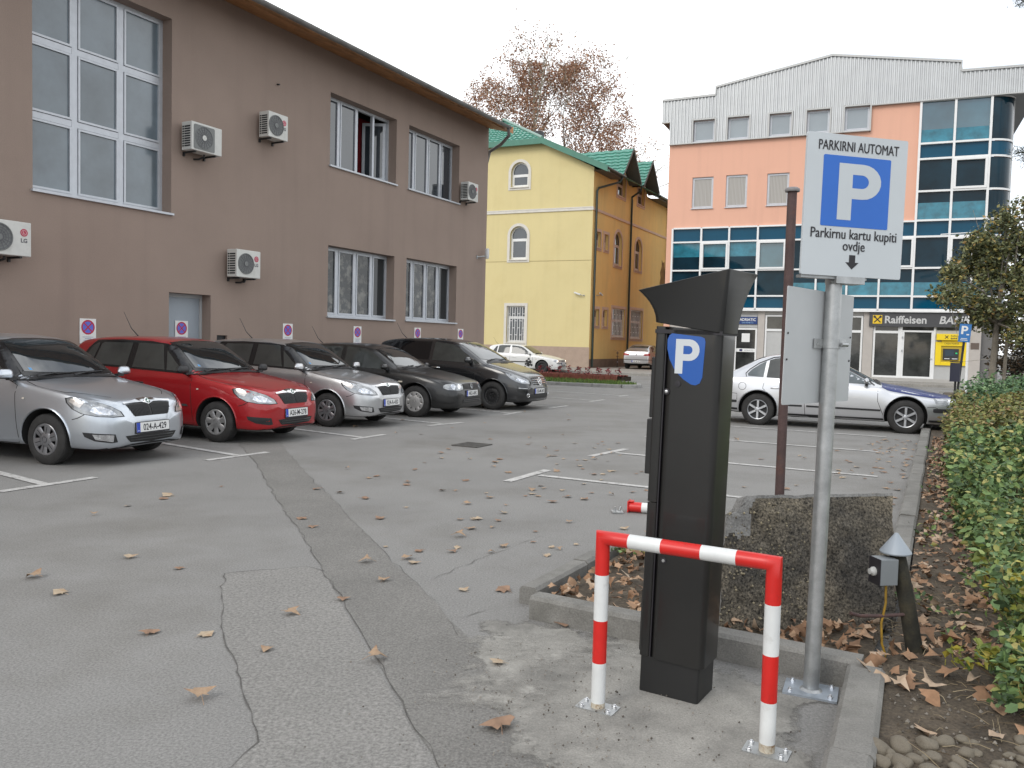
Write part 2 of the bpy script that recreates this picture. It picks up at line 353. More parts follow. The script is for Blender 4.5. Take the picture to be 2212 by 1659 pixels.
# parking bay markings
mb = MB(); Z = .006; dS = Vector((math.sin(R(306)), math.cos(R(306)), 0)); dR = Vector((math.sin(R(118)), math.cos(R(118)), 0))
for (ax, ay), (bx, by), (sx, sy) in [((-4.84, 7.84), (-4.38, 8.75), (-4.63, 8.26)), ((-3.72, 10.14), (-3.22, 11.0), (-3.47, 10.6)), ((-2.41, 12.6), (-2.04, 13.38), (-2.27, 12.87)),
        ((-1.49, 14.92), (-.91, 15.68), (-1.23, 15.3)), ((-.14, 17.6), (.21, 18.4), (.03, 17.95)), ((.87, 19.57), (1.39, 20.6), (1.1, 20.05)), ((2.09, 22.22), (2.58, 23.18), (2.28, 22.7)), ((3.19, 24.81), (3.57, 25.52), (3.33, 25.1)), ((-5.8, 5.6), (-5.3, 6.5), (-5.55, 6.05))]:
    strip(mb, [(ax, ay), (bx, by)], .11, Z)
    e = Vector((sx, sy, 0))+dS*.05; strip(mb, [e+dS*.0, e+dS*4.6], .105, Z+.001)
for (ax, ay), (bx, by), (sx, sy) in [((1.11, 11.42), (1.72, 12.31), (1.45, 11.86)), ((-.03, 9.16), (.46, 10.07), (.29, 9.67)), ((2.3, 14.0), (2.8, 14.9), (2.57, 14.4)), ((3.4, 16.3), (3.9, 17.2), (3.7, 16.65)), ((4.4, 18.6), (4.9, 19.5), (4.65, 19.05)), ((5.5, 21), (6, 21.9), (5.75, 21.4))]:
    strip(mb, [(ax, ay), (bx, by)], .11, Z)
    e = Vector((sx, sy, 0)); strip(mb, [e+dR*.06, e+dR*3.5], .105, Z+.001)
struct('parking_lines', mb, linem)
# manhole-like drain
t = tag(MB().build('drain_grate', black), 'dark slotted drain grate sunk in the asphalt lane', 'drain')
g = MB()
for k in range(9): g.box(-.29, .29, -.24+k*.06-.018, -.24+k*.06+.018, .0, .012)
g.box(-.32, .32, -.3, -.27, 0, .012); g.box(-.32, .32, .27, .3, 0, .012); g.box(-.32, -.29, -.3, .3, 0, .013); g.box(.29, .32, -.3, .3, 0, .013)
bpy.data.objects.remove(t)
t = g.build('drain_grate', M('cast_iron', (.095, .09, .082), .7, .3, var=.3, vs=10), loc=(-.57, 12.3, .002)); t.rotation_euler.z = R(62); t.scale = (.72, .72, 1)
tag(t, 'dark slotted drain grate sunk in the asphalt lane near the cars', 'drain')
# kerbs
def kerb(pts, wd, h, seglen=1.0, z0=-.05, name='kerb', m=kerbm):
    mb = MB(); P = []
    for i in range(len(pts)-1):
        a = Vector((*pts[i], 0)); b = Vector((*pts[i+1], 0)); L = (b-a).length; n = max(1, round(L/seglen)); d = (b-a)/n; u = d.normalized(); q = Vector((-u.y, u.x, 0))
        for k in range(n):
            s = a+d*k+u*.004; e = a+d*(k+1)-u*.004; hh = h+r1.uniform(-.006, .006); of = q*r1.uniform(-.006, .006); ch = .018
            prof = [(-wd/2, z0), (-wd/2, hh-ch), (-wd/2+ch, hh), (wd/2-ch, hh), (wd/2, hh-ch), (wd/2, z0)]
            vs = [tuple(s+of+q*x)[:2]+(z,) for x, z in prof]+[tuple(e+of+q*x)[:2]+(z,) for x, z in prof]; m_ = len(prof)
            mb.add(vs, [(j, m_+j, m_+(j+1) % m_, (j+1) % m_) for j in range(m_)]+[tuple(range(m_)), tuple(range(2*m_-1, m_-1, -1))])
    o = struct(name, mb, m); bm = bmesh.new(); bm.from_mesh(o.data); bmesh.ops.recalc_face_normals(bm, faces=bm.faces[:]); bm.to_mesh(o.data); bm.free(); return o
kerb([(.16, 4.66), (1.66, 3.79)], .13, .13)                      # front of the leaf bed
kerb([(1.64, 3.72), (1.24, 2.9), (.85, 2.1)], .16, .125, 1.2)          # right of the pad
kerb([(.13, 4.85), (.84, 6.12)], .12, .11, .7)                   # far-left side of the leaf bed
kerb([(.90, 6.16), (2.58, 5.46)], .12, .10, .8)
kerb([(2.66, 5.62), (3.50, 7.25), (7.85, 15.7), (11.5, 22.6), (16, 31)], .15, .12, 1.0)
# leaf bed and planted verge: soil
mb = MB()
q = [(.22, 4.74), (1.7, 3.85), (2.62, 5.42), (.92, 6.12)]; mb.add([(x, y, .055) for x, y in q], [(0, 1, 2, 3)])
q = [(1.7, 3.7), (.92, 2.05), (1.5, 0), (14, 0), (24, 8), (24, 31), (16.1, 31), (7.93, 15.66), (3.57, 7.22), (2.7, 5.5)]
mb.add([(x, y, .085) for x, y in q], [tuple(range(len(q)))])
struct('soil_bed', mb, soil)
# far traffic island: kerbstones, grass, brick edging
isl = [(-9, 36.5), (-4, 33.6), (1.2, 30.9), (2.9, 30.0), (3.9, 29.75), (4.45, 30.0), (4.7, 30.6), (4.6, 31.5), (4.2, 33.2), (2.0, 35.2), (-7.5, 40)]
kerb(isl+[isl[0]], .16, .12, .55, m=M('kerbstone', (.30, .295, .28), .9, var=.2, vs=6))
mb = MB(); mb.add([(x*1.0, y, .10) for x, y in isl], [tuple(range(len(isl)))]); struct('island_soil', mb, M('lawn_soil', (.06, .075, .03), .95, var=.3, vs=4))
# grass blades on the island
mb = MB(); cI = Vector((0, 33.6, 0)); pts = [Vector((*p, 0)) for p in isl]
def inside(p, poly):
    c = False; n = len(poly)
    for i in range(n):
        x1, y1 = poly[i][:2]; x2, y2 = poly[(i+1) % n][:2]
        if (y1 > p[1]) != (y2 > p[1]) and p[0] < (x2-x1)*(p[1]-y1)/(y2-y1)+x1: c = not c
    return c
k = 0
while k < 5200:
    x, y = r1.uniform(-3, 4.6), r1.uniform(29.8, 36)
    if not inside((x, y), isl): continue
    k += 1; hgt = r1.uniform(.04, .11); a_ = r1.uniform(0, 6.28); wd = .02; lx, ly = r1.uniform(-.04, .04), r1.uniform(-.04, .04)
    mb.add([(x-wd*math.cos(a_), y-wd*math.sin(a_), .1), (x+wd*math.cos(a_), y+wd*math.sin(a_), .1), (x+lx, y+ly, .1+hgt)], [(0, 1, 2)])
tag(mb.build('grass', M('grass', (.1, .16, .03), .8, island=[(0, (.05, .10, .015)), (.6, (.11, .19, .03)), (1, (.2, .22, .06))])), 'short green lawn grass on the far traffic island', 'grass', kind='stuff')
# sidewalk in front of the yellow building, street-side kerb
mb = MB(); dE = hor(R(115)); dN = hor(R(27.5)); p0 = Vector((5.2, 42.3, 0))
q = [p0-dE*30, p0+dE*2.2, p0+dE*2.2+dN*40, p0-dE*30+dN*40]
mb.prism([tuple(v[:2]) for v in q], -.05, .14); struct('sidewalk', mb, M('paving', (.27, .255, .23), .9, var=.15, vs=1.5, fine=.2, fs=30), bev=.02)
mb = MB(); q = [Vector((8.0, 42.0, 0)), Vector((22, 35.7, 0)), Vector((26, 44, 0)), Vector((11.5, 50.5, 0))]
mb.prism([tuple(v[:2]) for v in q], -.05, .13); struct('sidewalk', mb, M('paving', (.27, .255, .23)), bev=.02)

# ------------------------------------------------------------------ windows
frame_al = M('window_frame', (.50, .52, .55), .38, .25, var=.06, vs=8)
frame_w = M('window_frame_white', (.74, .74, .73), .4, var=.03)
glass_b = M('window_glass', (.035, .042, .05), .03, ior=1.9, var=.3, vs=.8)
glass_f = M('frosted_sky_glass', (.125, .16, .185), .16, ior=1.8, var=.2, vs=1.1, col2=(.085, .11, .125), c2lo=.4, c2hi=.7, c2s=.7)  # reflected sky is put into the uneven pale blue-grey base colour
def window(par, x0, x1, z0, z1, y, cols=(), rows=(), fm=None, gm=None, fw=.06, name='window', sill=None, sillm=None, sash=.035, skip=(), two_tone=None):
    """frame with bars, panes as sub-parts, sill"""
    fm = fm or frame_al; gm = gm or glass_b
    mb = MB(); X = [x0]+list(cols)+[x1]; Zs = [z0]+list(rows)+[z1]; d = .05
    mb.box(x0, x0+fw, y-d, y+.03, z0, z1); mb.box(x1-fw, x1, y-d, y+.03, z0, z1)
    mb.box(x0+fw, x1-fw, y-d+.002, y+.03, z0, z0+fw); mb.box(x0+fw, x1-fw, y-d+.002, y+.03, z1-fw, z1)
    for c in cols: mb.box(c-fw*.6, c+fw*.6, y-d+.003, y+.03, z0+fw, z1-fw)
    for j, c in enumerate(rows):
        for i in range(len(X)-1): mb.box(X[i]+fw*.62, X[i+1]-fw*.62, y-d+.006, y+.03, c-fw*.6, c+fw*.6)
    fr = None; panes = []
    for i in range(len(X)-1):
        for j in range(len(Zs)-1):
            a, b, c, e = X[i]+fw*.7, X[i+1]-fw*.7, Zs[j]+fw*.7, Zs[j+1]-fw*.7
            if (i, j) in skip: continue
            if sash:
                yy = y-d-.012
                mb.box(a, a+sash, yy, y+.02, c, e); mb.box(b-sash, b, yy, y+.02, c, e); mb.box(a+sash, b-sash, yy+.002, y+.02, c, c+sash); mb.box(a+sash, b-sash, yy+.002, y+.02, e-sash, e)
            panes.append((a+sash-.003, b-sash+.003, c+sash-.003, e-sash+.003, i, j))
    fr = mb.build(name, fm, par)
    for a, b, c, e, i, j in panes:
        g_ = gm(i, j) if callable(gm) else gm
        p = MB(); p.box(a, b, y-.03, y-.02, c, e); p.build('pane', g_, fr)
    if sill:
        s = MB(); s.box(x0-.03, x1+.03, sill, y-.05, z0-.045, z0-.008); s.build('sill', sillm or frame_al, fr)
    return fr

# ------------------------------------------------------------------ brown building
stucco = M('brown_stucco', (.292, .222, .183), .95, streak=.08, var=.04, vs=.7, fine=.07, fs=70, bump=.25, bs=60, col2=(.275, .209, .172), c2lo=.45, c2hi=.7, c2s=.5)
A0 = .487; NB = Vector((math.cos(A0), -math.sin(A0), 0)); UB = Vector((math.sin(A0), math.cos(A0), 0)); RZB = math.pi/2-A0
bb = thing('office_building', 'long two storey brown stucco building with wooden eaves on the left', 'building', NB*-13, RZB)
def BW(u, y, z): return NB*-13+UB*u-NB*y+Vector((0, 0, z))
wins = [(8.18, 10.82, 3.76, 7.32), (15.24, 17.83, 5.54, 7.2), (18.38, 20.92, 5.54, 7.2), (15.23, 17.83, 2.03, 3.69), (18.37, 20.9, 2.05, 3.71)]
door = (10.78, 11.77, .02, 2.31)
vent = (11.93, 12.2, 1.33, 1.53)
holes = [rect(a, b, c, d) for a, b, c, d in wins+[door, vent]]
mb = MB(); mb.holed(rect(-9, 22.6, -.1, 8.12), holes)
for h in holes[:-1]: mb.reveal(h, 0, .34)
mb.reveal(holes[-1], 0, .15)
mb.box(-9, 22.6, 11.8, 12, -.1, 8.1); mb.box(22.42, 22.6, .001, 11.8, -.1, 8.115); mb.box(-9, -8.8, .001, 11.8, -.1, 8.115)
mb.add([(22.6, 0, 8.1), (22.6, 12, 8.1), (22.6, 6, 10.1)], [(0, 1, 2)])
mb.build('wall', stucco, bb)
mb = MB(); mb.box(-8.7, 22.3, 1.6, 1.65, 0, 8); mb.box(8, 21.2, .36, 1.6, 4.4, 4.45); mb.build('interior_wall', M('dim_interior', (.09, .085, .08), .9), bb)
# plinth
mb = MB(); mb.box(-9, 10.7, -.03, .1, -.1, .45); mb.box(11.85, 22.62, -.03, .1, -.1, .45); mb.build('plinth', M('plinth_grey', (.16, .15, .14), .9, var=.1), bb)
wood = M('eave_wood', (.36, .17, .065), .6, var=.3, vs=3, fine=.1, fs=30)
mb = MB()
for k in range(5):
    ya, yb = -.78+k*.156, -.78+(k+1)*.156; za, zb = 7.915+k*.039, 7.915+(k+1)*.039-.005
    mb.add([(-9.5, ya, za), (22.7, ya, za), (22.7, yb, zb), (-9.5, yb, zb)], [(0, 3, 2, 1)])
mb.box(-9.5, 22.7, -.80, -.782, 7.885, 8.02)
mb.add([(22.7, -.8, 7.95), (22.7, 0, 8.12), (22.7, 6, 10.0), (22.7, -.8, 8.08)], [(0, 1, 2, 3)])
mb.build('soffit', wood, bb)
mb = MB(); gp = [(-.95+.075*math.cos(t), 7.96+.08*math.sin(t)) for t in np.linspace(math.pi, 2*math.pi, 9)]
n = len(gp)
mb.add([(-9.6, y, z) for y, z in gp]+[(22.2, y, z) for y, z in gp], [(i, i+1, n+i+1, n+i) for i in range(n-1)]+[tuple(range(n)), tuple(range(2*n-1, n-1, -1))])
for k in range(38): x = -9+k*.83; mb.tube([(x, -1.03, 7.96), (x, -.95, 7.874), (x, -.87, 7.96)], .008, 5)
mb.tube([(22.1, -.95, 7.9), (22.25, -.9, 7.72), (22.5, -.5, 7.55), (22.72, .02, 7.42), (22.72, .14, 7.0), (22.72, .14, .2)], .05, 10)
mb.build('gutter', M('zinc_gutter', (.22, .215, .205), .5, .5, var=.2, vs=3), bb, smooth=50)
mb = MB(); mb.add([(-9.6, -.93, 8.01), (22.3, -.93, 8.01), (22.3, 6, 10.35), (-9.6, 6, 10.35)], [(0, 1, 2, 3)]); mb.add([(-9.6, 13, 8.0), (22.3, 13, 8.0), (22.3, 6, 10.36), (-9.6, 6, 10.36)], [(3, 2, 1, 0)])
mb.build('roof', M('blue_grey_roofing', (.10, .125, .16), .6, .2, var=.25, vs=5), bb)
# the tall nine-pane window
window(bb, 8.18, 10.82, 3.78, 7.32, .3, (9.065, 9.945), (5.01, 6.21), gm=glass_f, fw=.085, sill=-.05)
room_red = M('red_curtain', (.28, .012, .02), .85, var=.25, vs=14)
w2 = window(bb, 15.24, 17.83, 5.55, 7.2, .3, (15.85, 16.52, 17.18), (), sill=-.05, skip=((2, 0), (3, 0)))
s = MB(); Ts = Matrix.Translation((17.74, .29, 0)) @ Matrix.Rotation(R(-62), 4, 'Z')       # the sash standing open into the room
for bx in ((-.60, -.53, 5.64, 7.1), (-.07, 0, 5.64, 7.1)): s.box(bx[0], bx[1], -.03, .03, bx[2], bx[3], 0, Ts)
s.box(-.53, -.07, -.028, .028, 5.64, 5.71, 0, Ts); s.box(-.53, -.07, -.028, .028, 7.03, 7.1, 0, Ts); s.box(-.53, -.07, -.004, .004, 5.71, 7.03, 1, Ts)
s.build('open_sash', [frame_al, glass_b], w2)
cu = MB(); n = 26
cu.add([(17.45+.5*i/n, .95+.03*math.sin(i*1.7), z) for z in (5.5, 7.25) for i in range(n+1)], [(i, i+1, n+2+i, n+1+i) for i in range(n)]); cu.build('curtain', room_red, w2)
w3 = window(bb, 18.38, 20.92, 5.55, 7.2, .3, (18.98, 19.65, 20.29), (), sill=-.05)
lace = M('lace_glass', (.12, .118, .105), .06, ior=1.5, var=.6, vs=2.2, col2=(.022, .026, .028), c2lo=.42, c2hi=.52, c2s=3.6)
glass_g = M('window_glass_ground', (.03, .034, .036), .04, ior=1.45)
for a, b, z0, z1, m1 in ((15.23, 17.83, 2.05, 3.69, 16.53), (18.37, 20.9, 2.07, 3.71, 19.64)):
    window(bb, a, b, z0, z1, .3, (a+.62, m1, b-.64), (), gm=lambda i, j: lace if i < 3 else glass_g, sill=-.05, fw=.075)
d = MB(); d.box(10.84, 11.71, .26, .31, .04, 2.24); d.build('door', M('grey_blue_door', (.30, .335, .37), .45, var=.04), bb, bev=.004)
d = MB(); d.box(10.78, 10.84, .24, .34, .02, 2.31); d.box(11.71, 11.77, .24, .34, .02, 2.31); d.box(10.84, 11.71, .242, .34, 2.24, 2.31); fr = d.build('door_frame', M('door_frame_grey', (.42, .43, .43), .45), bb)
d = MB(); d.box(11.93, 12.2, .06, .14, 1.33, 1.53); d.build('vent', black, bb)
d = MB(); d.tube([(13.52, .0, 6.89), (13.52, -.07, 6.88)], .018, 8); d.build('wall_hook', black, bb)

# ---- air conditioners
ac_w = M('ac_white', (.58, .575, .54), .5, var=.08, vs=6, col2=(.40, .40, .36), c2lo=.58, c2hi=.75, c2s=3)
ac_grill = M('ac_grille', (.16, .165, .16), .5, var=.1); slot_m = M('slot_dark', (.02, .02, .02), .8)
lgred = M('logo_red', (.42, .02, .06), .45); lggrey = M('logo_grey', (.10, .10, .11), .5)
def ac(u, zb, wd, ht, label, cx=.38, rr=.21, logo=True, square=False, pipes=False):
    t = thing('air_conditioner', label, 'air conditioner', BW(u, 0, zb), RZB, 'air conditioner units on the brown wall')
    dp = .27; y0 = -.09-dp; b = MB(); b.box(0, wd, y0, -.09, 0, ht); c = b.build('casing', ac_w, t, bev=.012)
    g = MB()
    fx, fz = cx*wd, ht*.5
    if square: g.prism(roundrect(fx-.24, fx+.25, .03, ht-.04, .03), 0, .006, 0, Tr(0, y0-.001, 0) @ UP)
    g.lathe([(rr, 0), (rr, .012), (rr*.94, .014), (rr*.93, .004), (.02, .003)], 28, 0, Tr(fx, y0-.001, fz) @ UP)
    g.lathe([(.05, 0), (.05, .017), (.0, .019)], 14, 2 if square else 0, Tr(fx, y0-.001, fz) @ UP)
    for q in range(4): r_ = rr*(.3+.18*q); g.lathe([(r_, .012), (r_+.006, .013), (r_+.006, .01)], 28, 1, Tr(fx, y0-.001, fz) @ UP)
    for q in range(8):
        a = q*math.pi/8; g.box(-rr*.93, rr*.93, -.003, .003, .010, .013, 1, Tr(fx, y0-.001, fz) @ UP @ Matrix.Rotation(a, 4, 'Z'))
    g.build('fan_grille', [ac_grill, lggrey, ac_w], t)
    s = MB()
    for k in range(9):
        z = .06+k*(ht-.12)/9; s.box(-.004, .004, y0+.04, -.17, z, z+.028); s.box(-.004, .004, -.155, -.115, z, z+.028)
    s.build('side_vent', slot_m, t)
    for x in (.14*wd, .8*wd): br = MB(); br.box(x, x+.035, y0+.03, .0, -.03, -.002); br.box(x, x+.035, -.035, 0, -.08, -.031); br.build('bracket', black, t)
    if pipes: br = MB(); br.tube([(wd*.6, -.2, -.01), (wd*.6, -.2, -.05), (wd*.55, -.1, -.09), (wd*.5, 0, -.09)], .018, 8); br.build('hose', black, t)
    if logo:
        l = MB(); lx, lz = wd-.115, ht-.16
        l.lathe([(.0, .003), (.058, .003), (.058, 0)], 24, 0, Tr(lx, y0-.001, lz) @ UP)
        l.lathe([(.034, .0036), (.040, .0036)], 20, 1, Tr(lx, y0-.001, lz) @ UP); l.box(-.012, -.004, -.02, .02, .0036, .004, 1, Tr(lx, y0-.001, lz) @ UP); l.box(-.012, .016, -.02, -.013, .0036, .004, 1, Tr(lx, y0-.001, lz) @ UP)
        v, f = text_mesh('LG', .085, bold=.003); l.add(v, f, 2, Tr(lx, y0-.002, lz-.15) @ UP); l.build('logo', [lgred, M('logo_pale', (.6, .45, .45), .5), lggrey], t)
    return t
ac(7.13, 2.66, .80, .52, 'mould-stained white air conditioner cut off by the left photo edge', pipes=True)
ac(10.97, 4.96, .72, .52, 'white air conditioner with square fan grille beside the tall window', square=True, logo=False, cx=.40, pipes=True)
ac(12.92, 5.64, .56, .52, 'higher small white air conditioner with red logo near the open upper window')
ac(12.09, 2.70, .64, .55, 'white air conditioner above and right of the grey door', pipes=True)
ac(20.88, 5.63, .55, .52, 'white air conditioner at the far corner of the brown wall')
# ---- no-stopping signs on the wall
nsred = M('sign_red', (.42, .012, .05), .4); nsblue = M('sign_violet_blue', (.10, .13, .55), .4)
labs = ['no stopping sign on the wall between the nearest silver car and the red car', 'no stopping sign mounted on the grey door behind the red car roof', 'no stopping sign above the roof of the second silver hatchback',
        'no stopping sign below the near ground floor window, above the small black hatchback', 'no stopping sign below the far ground floor window, above the black minivan roof', 'no stopping sign closest to the far brown corner']
for i, (u, zt, y) in enumerate([(9.125, 1.755, 0), (11.28, 1.79, .255), (13.92, 1.82, 0), (16.345, 1.83, 0), (18.94, 1.865, 0), (21.185, 1.89, 0)]):
    t = thing('no_stopping_sign', labs[i], 'sign', BW(u, y, zt-.42), RZB, 'no stopping signs on the brown wall')
    p = MB(); p.box(-.15, .15, -.012, -.002, 0, .42); p.build('panel', plate_w, t)
    e = MB(); T0 = Tr(0, -.012, .275) @ UP
    e.lathe([(0, .001), (.098, .001)], 28, 1, T0); e.lathe([(.097, .0015), (.125, .0015)], 28, 0, T0)
    for a in (45, 135): e.box(-.1, .1, -.011, .011, .001, .0018+a*.000002, 0, T0 @ Matrix.Rotation(R(a), 4, 'Z'))
    e.build('symbol', [nsred, nsblue], t)
    e = MB()
    for k, wd in enumerate((.1, .06, .08)): e.box(-wd, wd, -.0135, -.0125, .105-k*.028, .115-k*.028)
    e.build('small_print', M('grey_print', (.3, .32, .4), .6), t)
# ---- cctv cameras
def cctv(loc, rz, label, arm=.3, body=.22, tiltx=-12, side=1):
    t = thing('security_camera', label, 'camera', loc, rz, 'security cameras')
    b = MB(); b.lathe([(.045, 0), (.045, .02), (0, .02)], 12, 0, UP); b.tube([(0, -.01, 0), (0, -.12, .0), (side*arm*.6, -.16, .06)], .018, 8); b.build('bracket', galv, t, smooth=40)
    T0 = Tr(side*arm*.6, -.16, .10) @ Matrix.Rotation(R(tiltx)*side, 4, 'Y')
    b = MB(); b.prism(roundrect(-.045, .045, -.05, .05, .02), -body/2, body/2, 0, T0 @ Matrix.Rotation(math.pi/2, 4, 'Y')); b.build('housing', M('camera_white', (.62, .62, .60), .4), t, smooth=40)
    b = MB(); b.lathe([(.036, 0), (.036, .012), (0, .012)], 14, 0, T0 @ Matrix.Translation((side*body/2, 0, 0)) @ Matrix.Rotation(math.pi/2*side, 4, 'Y')); b.build('lens', glass_car, t)
    return t
t = thing('security_camera', 'white dome-topped security camera near the corner of the brown wall', 'camera', BW(22.05, 0, 4.1), RZB)
b = MB(); b.tube([(0, 0, 0), (.08, -.1, .02), (.26, -.18, .05)], .02, 8); b.box(-.03, .03, -.02, 0, -.05, .05); b.build('bracket', galv, t)
b = MB(); b.lathe([(0, -.16), (.05, -.16), (.065, -.1), (.065, .12), (.05, .15), (0, .155)], 16, 0, Tr(.27, -.2, .13)); b.build('housing', M('camera_white', (.62, .62, .60), .4), t, smooth=40)

# ------------------------------------------------------------------ yellow building
yel = M('yellow_render', (.63, .535, .275), .92, streak=.04, var=.03, vs=.5, fine=.03, fs=50, col2=(.60, .50, .25), c2lo=.5, c2hi=.75, c2s=.6)
ora = M('ochre_render', (.74, .515, .19), .92, streak=.08, var=.05, vs=.5, col2=(.68, .50, .20), c2lo=.42, c2hi=.6, c2s=.35)
trimw = M('white_trim', (.62, .59, .53), .8, var=.06); trimp = M('pinkish_trim', (.56, .42, .33), .85, var=.06)
gtile = M('green_roof_tile', (.075, .26, .195), .4, var=.25, vs=6, coat=.3); gfas = M('green_fascia', (.06, .19, .135), .45, var=.1)
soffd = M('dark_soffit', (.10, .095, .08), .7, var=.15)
pipeg = M('dark_green_pipe', (.018, .035, .03), .45)
PC = Vector((4.42, 48.54, 0)); AY = R(115); AR = R(27.5)
yb = thing('apartment_house', 'three storey yellow rendered house with arched windows and green tiled roof', 'building', PC, math.pi/2-AY)
# local: x along the front (right is 0), y inward; side wall leaves along direction (SX, SY)
DU = hor(AY); DI = Vector((-DU.y, DU.x, 0)); DV = hor(AR); SX, SY = DV.dot(DU), DV.dot(DI)
fw_ = [('arch', -5.25, -4.12, 10.78-1.62, 12.3), ('arch', -5.25, -4.12, 6.5, 8.5), ('rect', -5.35, -4.14, 1.5, 3.72)]
hl = [arch(a, b, c, d) if k == 'arch' else rect(a, b, c, d) for k, a, b, c, d in fw_]
hl[0] = arch(-5.28, -4.14, 10.82, 12.33)
hl[0] = arch(-5.28, -4.14, 10.82, 12.30)
front = [(-15, 0), (0, 0), (0, 11.7), (-3.44, 13.42), (-11.5, 13.42), (-15, 11.7)]
mb = MB(); mb.holed(front, hl)
for h in hl: mb.reveal(h, 0, .25)
mb.build('wall', yel, yb)
# side wall frame
Sd = Matrix(((SX, -SY, 0, 0), (SY, SX, 0, 0), (0, 0, 1, 0), (0, 0, 0, 1)))
sh = [rect(.6, 1.28, 7.2, 8.13), rect(1.88, 2.52, 7.2, 8.13), arch(3.62, 4.9, 6.45, 8.55), arch(7.45, 8.72, 6.48, 8.55), rect(.65, 1.32, 2.63, 3.6), rect(2.02, 2.72, 2.63, 3.62), rect(3.58, 5.86, 2.0, 3.8), rect(6.95, 9.3, 1.95, 3.86), rect(3.85, 5.2, 10.75, 12.0), rect(7.62, 8.9, 10.8, 12.0)]
sidew = [(0, 0), (16.5, 0), (16.5, 11.6), (9.6, 11.6), (8.1, 13.2), (6.6, 11.75), (5.8, 11.75), (4.35, 13.25), (2.9, 11.65), (0, 11.65)]
mb = MB(); mb.holed(sidew, sh, Sd)
for h in sh: mb.reveal(h, 0, .22, 0, Sd)
mb.build('wall', ora, yb)
mb = MB(); mb.box(-15, -14.8, .01, 12, 0, 13.3); mb.box(-15, 5, 16, 16.2, 0, 11.6); mb.build('wall', yel, yb)
# plinth and string courses
mb = MB(); mb.box(-15, .03, -.05, .0, 0, 1.34); mb.build('plinth', M('pink_grey_plinth', (.37, .28, .22), .9, var=.08, fine=.2, fs=40), yb)
mb = MB(); mb.box(0, 16.5, -.04, .0, 0, .65, 0, Sd); mb.build('plinth', M('brown_plinth', (.17, .12, .085), .9, var=.15), yb)
mb = MB(); mb.box(-15, .04, -.06, 0, 9.27, 9.45); mb.box(-15, .04, -.075, -.06, 9.41, 9.47); mb.build('string_course', trimw, yb)
mb = MB(); mb.box(-15, .02, -.008, 0, 6.375, 6.40); mb.build('string_course', M('grey_joint', (.28, .22, .10), .9), yb)
mb = MB(); mb.box(.02, 16.5, -.05, 0, 9.27, 9.42, 0, Sd); mb.build('string_course', trimp, yb)
def surround(loop, wd, y, closed_bottom=True):
    cx = sum(p[0] for p in loop)/len(loop); out_ = []
    n = len(loop); mbb = MB(); P = [Vector((x, 0, z)) for x, z in loop]; O = []
    for i, p in enumerate(P):
        a, b = P[(i-1) % n], P[(i+1) % n]; t1 = (p-a).normalized(); t2 = (b-p).normalized(); n1 = Vector((t1.z, 0, -t1.x)); n2 = Vector((t2.z, 0, -t2.x)); q = (n1+n2).normalized(); O.append(p+q*wd/max(.5, q.dot(n1)))
    vs = [(p.x, y, p.z) for p in P]+[(p.x, y, p.z) for p in O]+[(p.x, 0, p.z) for p in O]
    f = [(i, n+i, n+(i+1) % n, (i+1) % n) for i in range(n)]+[(n+i, 2*n+i, 2*n+(i+1) % n, n+(i+1) % n) for i in range(n)]
    return vs, f
def archwin(par, x0, x1, z0, z1, y, T=None, is_arch=True, mid=None, grille=False, trim=None, fm=None, glass=None, bars=7, opaque=None):
    T = T or Matrix(); fm = fm or frame_w
    loop = arch(x0, x1, z0, z1) if is_arch else rect(x0, x1, z0, z1)
    mb = MB(); n = len(loop); inn = []
    cx, cz = (x0+x1)/2, (z0+z1)/2
    vs, f = surround([(cx+(x-cx)*(1-.16/(x1-x0)), cz+(z-cz)*(1-.16/(z1-z0))) for x, z in loop], .08, y-.05)
    vs = [(a, b if b else y, c) for a, b, c in vs]; mb.add(vs, f, 0, T)
    mid = mid or z0+(z1-z0)*.60
    mb.box(x0+.05, x1-.05, y-.045, y, mid-.05, mid+.05, 0, T)
    for a in (x0+.07, x1-.14): mb.box(a, a+.07, y-.052, y, z0+.08, mid-.05, 0, T)
    mb.box(x0+.14, x1-.14, y-.052, y, z0+.08, z0+.15, 0, T); mb.box(x0+.14, x1-.14, y-.052, y, mid-.11, mid-.05, 0, T)
    fr = mb.build('window', fm, par)
    p = MB(); p.add([(x, y-.02, z) for x, z in loop], [tuple(range(n))], 0, T); p.build('pane', glass or glass_b, fr)
    s = MB(); vs, f = surround(loop, .17, -.035); s.add(vs, f, 0, T); s.box(x0-.05, x1+.05, -.10, y-.05, z0-.05, z0-.003, 0, T); s.build('window_surround', trim or trimw, fr)
    if grille:
        g = MB(); m = bars
        for i in range(m+1): x = x0+.03+(x1-x0-.06)*i/m; g.box(x-.014, x+.014, .06, .085, z0, z1, 0, T)
        zz = np.linspace(z0+.05, z1-.05, 6)
        for j, z in enumerate(zz):
            for i in range(m):
                if (i+j) % 2 == 0 or j in (0, 5): xa, xb = x0+.03+(x1-x0-.06)*i/m, x0+.03+(x1-x0-.06)*(i+1)/m; g.box(xa+.014, xb-.014, .063, .082, z-.014, z+.014, 0, T)
        g.build('window_grille', frame_w, fr)
    return fr
archwin(yb, -5.28, -4.14, 10.82, 12.30, .22, mid=11.55)
archwin(yb, -5.25, -4.12, 6.5, 8.5, .22, mid=7.72)
archwin(yb, -5.35, -4.14, 1.5, 3.72, .22, is_arch=False, mid=3.05, grille=True)
